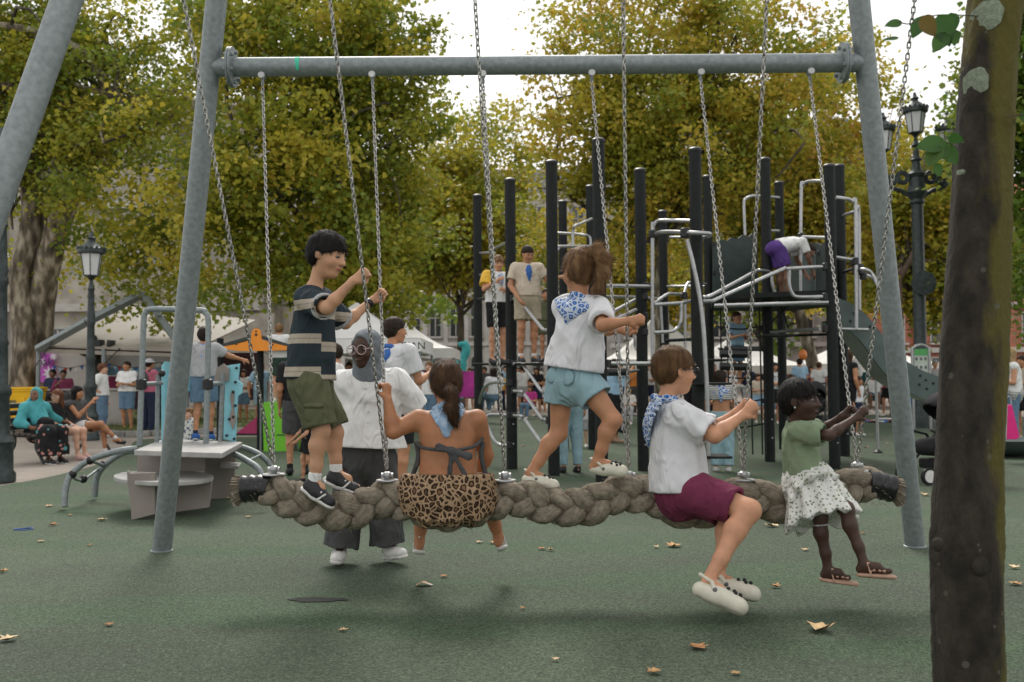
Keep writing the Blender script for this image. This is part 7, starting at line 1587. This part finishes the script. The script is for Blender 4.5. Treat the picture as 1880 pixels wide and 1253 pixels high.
    over = dict(pel=(0, -.15, .90), hipR=(.09, -.15, .88), hipL=(-.09, -.15, .88), knR=(.1, -.02, .48), knL=(-.1, -.05, .48), shR=(.17, .22, .98), shL=(-.17, .22, .98), neck=(0, .30, .94), head=(0, .42, .86), elR=(.2, .30, .72), wrR=(.16, .40, .50), elL=(-.2, .30, .72), wrL=(-.16, .42, .50))
    man('boy in white T-shirt and purple shorts bending over on the slide platform', Vector(((1446-CX)/F_PX*14.6, 14.6, zp)), .88, -80, over=over, top=TS('white', loose=.03), low=SHT('purple', length=.75, loose=.03), hair=HA('dark'), shoe=dict(m=SHOEB), skin='brown', h=.011, tilt=-.9)
    man('child with headphones climbing the rope net', Vector(((1352-CX)/F_PX*15.4, 15.4, P(1352, 712, 15.4).z)), .68, -150, arms='hold', top=TS('ltblue'), low=SHT('denim'), hair=HA('brown'), shoe=dict(m=SHOEW), skin='light', h=.012, extra=lambda d: d.put('headphones', (lambda g: (g.cone(d.q(.36, 0, -.02), d.q(.36, 0, 0), .10*d.hh, .10*d.hh, .01), g.cone(d.q(-.36, 0, -.02), d.q(-.36, 0, 0), .10*d.hh, .10*d.hh, .01), g.cone(d.q(.38, 0, .1), d.q(.2, 0, .52), .035*d.hh, .035*d.hh, .01), g.cone(d.q(.2, 0, .52), d.q(-.2, 0, .52), .035*d.hh, .035*d.hh, .01), g.cone(d.q(-.2, 0, .52), d.q(-.38, 0, .1), .035*d.hh, .035*d.hh, .01), g)[-1])(Sdf()), SHOEP))
    man('girl in blue bandana, cropped striped top and wide jeans by the rope net', G(1326, 866), .78, -15, arms='hold', top=TS(PT['thin'], hem=.20, sleeve=.6, loose=.02), low=PNT('ltdenim', loose=.04, waist=.0), hair=HA('dark', 'long'), shoe=dict(m=SHOEW), skin='tan', h=.0095, head_yaw=-60, extra=lambda d: d.scarf(BAN, .24, 'back', width=.26))
    man('adult in pale jeans and dark boots standing behind the stepping girl', G(1047, 868), .99, 10, top=TS('white'), low=PNT('ltdenim', loose=.012), hair=HA('brown', 'pony'), shoe=dict(m=SHOEB), skin='light')
    man('toddler in grey dungarees standing on the far rubber floor', G(1071, 821), .50, 170, top=TS('ltgrey', sleeve=.5), low=SHT('grey', length=.8), hair=HA('blond'), shoe=dict(m=SHOEW), skin='fair', h=.010)
    man('woman in black skirt standing beyond the middle climbing posts', G(1128, 812), .95, -60, arms='up', top=TS('ltblue'), low=None, hair=HA('dark', 'long'), shoe=dict(m=SHOET), skin='tan', h=.013, extra=lambda d: d.skirt(CL['black'], lerp(d.J['anL'], d.J['anR'], .5)+np.array([0, 0, .12]), .27, 'skirt', flute=.02, nf=8))
    man('blond woman in white sleeveless top and jeans at the right edge', Vector(((1856-CX)/F_PX*16.5, 16.5, 0)), 1.0, 75, arms='front', top=TS('white', sleeve=0, loose=.03), low=PNT('denim'), hair=HA('blond', 'long'), shoe=dict(m=SHOEW), skin='light', bulk=1.15, extra=lambda d: d.skirt(PT['thin'], d.J['pel']-d.U*.03, .20, 'waist_wrap', flute=.012, nf=7, waist=.10))
    man('child in grey sleeveless top and dark shorts beyond the platform posts', G(1577, 800), .72, -150, arms='down', top=TS('ltgrey', sleeve=0), low=SHT('navy', length=.6), hair=HA('brown', 'long'), shoe=dict(m=SHOEW), skin='tan', h=.012)
    man('woman with very long brown hair and black vest beside the platform post', Vector(((1556-CX)/F_PX*21, 21, 0)), 1.06, -60, arms='down', top=TS('black', sleeve=0), low=PNT('black'), hair=HA('brown', 'long', vol=.08), shoe=dict(m=SHOEB), skin='tan', h=.013)
# ------------------------------------------------------------ the far crowd: a few figures built once, copied with their own clothes
def crowd():
    proto = {}
    def build(kind):
        k = dict(a=('stand', 'down', .06, 'TP', 'short'), b=('stand', 'front', 0, 'TS', 'short'), c=('stand', 'phone', 0, 'TP', 'long'), d=('stand', 'cross', 0, 'TS', 'long'), e=('stand', 'hipR', .1, 'TP', 'pony'), f=('sit', 'down', 0, 'TS', 'short'), g=('stand', 'up', .12, 'TS', 'pony'), h=('sit', 'front', 0, 'TP', 'long'))[kind]
        return lambda lab, b, yaw: man(lab, (0, 0, 0), 1., 0, k[0], k[1], None, k[2], top=TS('white', loose=.035), low=PNT('denim') if k[3] == 'TP' else SHT('denim'), hair=HA('dark', k[4]), shoe=dict(m=SHOEW), skin='light', h=.017, group='people in the far crowd')
    def put(kind, label, px, Y, S, yaw, top, low, skin, hair, z=0., shoe=SHOEW):
        b = Vector(((px-CX)/F_PX*Y, Y, z)); first = kind not in proto
        if first: proto[kind] = build(kind)(label, b, yaw); t = proto[kind]; parts = list(t.children)
        else:
            t = proto[kind].copy(); COL.objects.link(t); parts = []
            for ch in proto[kind].children:
                c = ch.copy(); COL.objects.link(c); c.parent = t; parts.append(c)
                for g in ch.children: gc = g.copy(); COL.objects.link(gc); gc.parent = c
        t['label'] = label; t.location = b; t.rotation_euler = (0, 0, R(yaw)); t.scale = (S, S, S)
        mm = {'shirt': CL[top] if isinstance(top, str) else top, 'shorts': CL[low], 'trousers': CL[low], 'body': SK[skin], 'hair': HR[hair], 'shoe': shoe, 'eyebrow': HR[hair]}
        for c in parts:
            m = mm.get(c.name.split('.')[0])
            if m: c.material_slots[0].link = 'OBJECT'; c.material_slots[0].material = m
    rows = [
     ('b', 'in white top and grey shorts behind the diagonal climbing bars', 958, 35, 1.0, 20, 'white', 'grey', 'tan', 'dark'), ('d', 'in black top and navy shorts behind the diagonal climbing bars', 985, 33, .95, 160, 'black', 'navy', 'tan', 'dark'), ('f', 'in white shirt sitting low behind the boy in cream', 996, 34, 1., 200, 'white', 'black', 'light', 'brown'),
     ('h', 'in pale grey sweatshirt sitting behind the first climbing post', 905, 28, 1.08, 30, 'ltgrey', 'denim', 'light', 'dark', .25), ('a', 'in yellow top near the pink banner', 920, 36, .85, 150, 'yellow', 'navy', 'tan', 'dark'), ('g', 'in pale blue top raising an arm left of the climbing posts', 862, 34, .95, 170, 'ltblue', 'charcoal', 'fair', 'brown'),
     ('c', 'in white blouse with long hair beside the bald man', 742, 31, .96, 190, 'white', 'denim', 'light', 'brown'), ('e', 'in charcoal top with ponytail behind the climbing posts, left', 890, 38, 1., 140, 'charcoal', 'denim', 'tan', 'dark'),
     ('a', 'in sky blue shirt between the middle climbing posts', 1138, 31, 1.0, 170, 'ltblue', 'denimdark', 'tan', 'dark'), ('f', 'in green top sitting between the middle climbing posts', 1122, 27, .75, 200, 'green', 'khaki', 'light', 'lightbrown', .1), ('h', 'in pale shirt sitting on the ground between the middle posts', 1152, 27, .8, 170, 'offwhite', 'grey', 'fair', 'blond', .0), ('c', 'in orange top with long hair between the middle posts', 1160, 33, .98, 210, 'orange', 'charcoal', 'tan', 'brown'),
     ('b', 'in white T-shirt just left of the seated boy with glasses', 1190, 34, 1.02, 150, 'white', 'navy', 'light', 'dark'), ('d', 'in red top beside the curved climbing pole', 1288, 30, .98, 170, 'red', 'denim', 'tan', 'dark'), ('e', 'in green vest beside the curved climbing pole', 1268, 32, .95, 120, 'green', 'black', 'light', 'brown'), ('a', 'in pink shirt behind the rope net', 1310, 34, 1., 200, 'pink', 'denim', 'light', 'grey'),
     ('g', 'in white top raising an arm behind the rope net', 1338, 31, .9, 150, 'white', 'denim', 'light', 'dark'), ('c', 'in navy blouse behind the rope net', 1372, 33, .97, 180, 'navy', 'grey', 'tan', 'dark'), ('b', 'in beige top right of the rope net', 1392, 27, .78, 160, 'cream', 'ltblue', 'light', 'lightbrown'),
     ('d', 'in dotted blouse and black shorts between two platform posts', 1421, 26, .95, 190, PT['dotwhite'], 'black', 'tan', 'dark'), ('a', 'in white shirt and blue jeans between two platform posts', 1424, 35, 1.02, 160, 'white', 'denim', 'light', 'dark'), ('b', 'in pale blue shirt with dark braces seen from behind under the platform', 1468, 33, 1.08, 10, 'ltblue', 'navy', 'light', 'dark'),
     ('e', 'in white T-shirt with brown hair under the platform', 1503, 32, 1.0, -40, 'white', 'denim', 'light', 'brown'), ('c', 'in maroon top under the platform', 1488, 35, .95, 175, 'burgundy', 'black', 'tan', 'dark'), ('f', 'in white top sitting low behind the girl in green', 1475, 27, .9, 180, 'offwhite', 'black', 'tan', 'dark', .0), ('h', 'in dark top sitting behind the second pushchair', 1452, 31, 1., 200, 'charcoal', 'denim', 'light', 'brown', .1),
     ('a', 'in white sleeveless shirt with tied hair beyond the slide', 1572, 30, 1.08, -100, 'white', 'denim', 'fair', 'lightbrown', .2), ('f', 'in white T-shirt sitting beside the steel rail', 1604, 32, 1.05, 160, 'white', 'denim', 'brown', 'black', .1), ('g', 'in pink top reaching up beyond the right swing leg', 1628, 31, .9, 120, 'pink', 'black', 'tan', 'dark'), ('d', 'in black top behind the right swing leg', 1640, 34, 1., 200, 'black', 'navy', 'tan', 'dark'),
     ('e', 'in grey top just right of the notice board', 1716, 30, 1.0, 170, 'grey', 'charcoal', 'light', 'grey'), ('b', 'in tan top at the right edge beyond the blond woman', 1876, 19, .95, 120, 'khaki', 'black', 'tan', 'dark'), ('c', 'in dark blue dress left of the blond woman', 1838, 22, .98, -150, 'navy', 'navy', 'light', 'brown'),
     ('a', 'in black clothes left of the seated boy in glasses', 1178, 38, 1., 190, 'black', 'black', 'light', 'dark'), ('h', 'in magenta top sitting behind the diagonal bars', 972, 31, .85, 150, 'magenta', 'denim', 'light', 'brown'), ('g', 'in striped top behind the second climbing post', 948, 40, 1., 200, PT['thin'], 'denim', 'light', 'brown'),
     ('b', 'in purple shirt under the stage canopy by the playhouse', 425, 27, .98, 150, 'purple', 'black', 'tan', 'dark'), ('d', 'in white top under the orange gable', 447, 29, .92, 190, 'white', 'denim', 'tan', 'dark'), ('a', 'in dark shirt in the shade of the stage canopy', 300, 30, 1., 180, 'charcoal', 'charcoal', 'tan', 'black'), ('e', 'in red top in the shade behind the play deck', 322, 28, .95, 160, 'red', 'denim', 'tan', 'dark'),
     ('c', 'in olive top under the central white tent', 690, 27, .97, 170, 'olive', 'denim', 'light', 'dark'), ('b', 'in navy shirt under the central white tent', 640, 26, 1., 200, 'navy', 'khaki', 'tan', 'dark')]
    for k, lab, px, Y, S, yaw, top, low, sk, hr, *z in rows: put(k, 'person '+lab, px, Y, S, yaw, top, low, sk, hr, z[0] if z else 0.)
    # farther still: a second row closing the crowd
    rs = random.Random(9); tops = ['white', 'ltblue', 'black', 'grey', 'navy', 'offwhite', 'red', 'teal', 'charcoal', 'pink', 'cream', 'green', 'burgundy', 'yellow']; lows = ['denim', 'black', 'navy', 'khaki', 'grey']; nm = dict(white='white', ltblue='pale blue', black='black', grey='grey', navy='navy', offwhite='off-white', red='red', teal='turquoise', charcoal='charcoal', pink='pink', cream='cream', green='green', burgundy='burgundy', yellow='yellow', denim='jeans', khaki='khaki')
    seen = set()
    for i in range(30):
        px = 880+i*25.5+rs.uniform(-6, 6); k = rs.choice('abcdeg'); hair = rs.choice(['dark', 'brown', 'black', 'lightbrown', 'grey'])
        where = 'left of the climbing posts' if px < 990 else 'between the middle climbing posts' if px < 1200 else 'behind the curved pole' if px < 1320 else 'behind the rope net' if px < 1410 else 'under the platform' if px < 1530 else 'beyond the slide'
        while True:
            a, b_ = rs.choice(tops), rs.choice(lows)
            lab = 'distant person in %s top and %s %s' % (nm[a], 'jeans' if b_ == 'denim' else nm[b_]+' bottoms', where)
            if lab not in seen: seen.add(lab); break
        put(k, lab, px, rs.uniform(39, 44), rs.uniform(.88, 1.06), rs.uniform(0, 360), a, b_, rs.choice(['light', 'tan', 'tan', 'fair', 'brown']), hair)
def statue():
    b = Vector(((172-CX)/F_PX*28.2, 28.2, 0)); t = thing('statue', 'bronze standing figure on a stone pedestal behind the lamp post', 'statue', b); mb = MB(b); mb.box(b+Vector((0, 0, .5)), (.7, .6, 1.0)); mb.build('pedestal', STONE2, t, bevel=.03)
    J = joints((b.x, b.y, 1.0), .92, R(10), 'stand', 'hipL'); s = Sdf(); J = {k: np.array(v) for k, v in J.items()}; S = .92; torso(s, J, S, 1.05, .02); s.cone(J['neck'], J['head'], .05, .05, .03); s.ell(J['head'], (.085, .10, .125), None, .03)
    for sd in 'LR': limb(s, [J['sh'+sd], J['el'+sd], J['wr'+sd]], [.06, .05, .04], .03); limb(s, [J['hip'+sd], J['kn'+sd], J['an'+sd]], [.10, .075, .06], .04); s.cone(J['an'+sd]-np.array([0, 0, .03]), J['an'+sd]+np.array([0, .14, -.05]), .04, .035, .02)
    s.disp = wrinkle(.006, 30, 3); obj('figure', s.mesh('figure', .016, b), mk('dark_bronze', (.05, .055, .042), .5, .5, .3, 9), t)
statue()
import time as _t
_t0 = _t.time()
for fn in (boy_striped, girl_leopard, girl_denim, boy_burgundy, girl_green, woman_hijab): fn()
_t1 = _t.time(); mid_people(); _t2 = _t.time(); crowd(); print('TIMES', _t1-_t0, _t2-_t1, _t.time()-_t2)
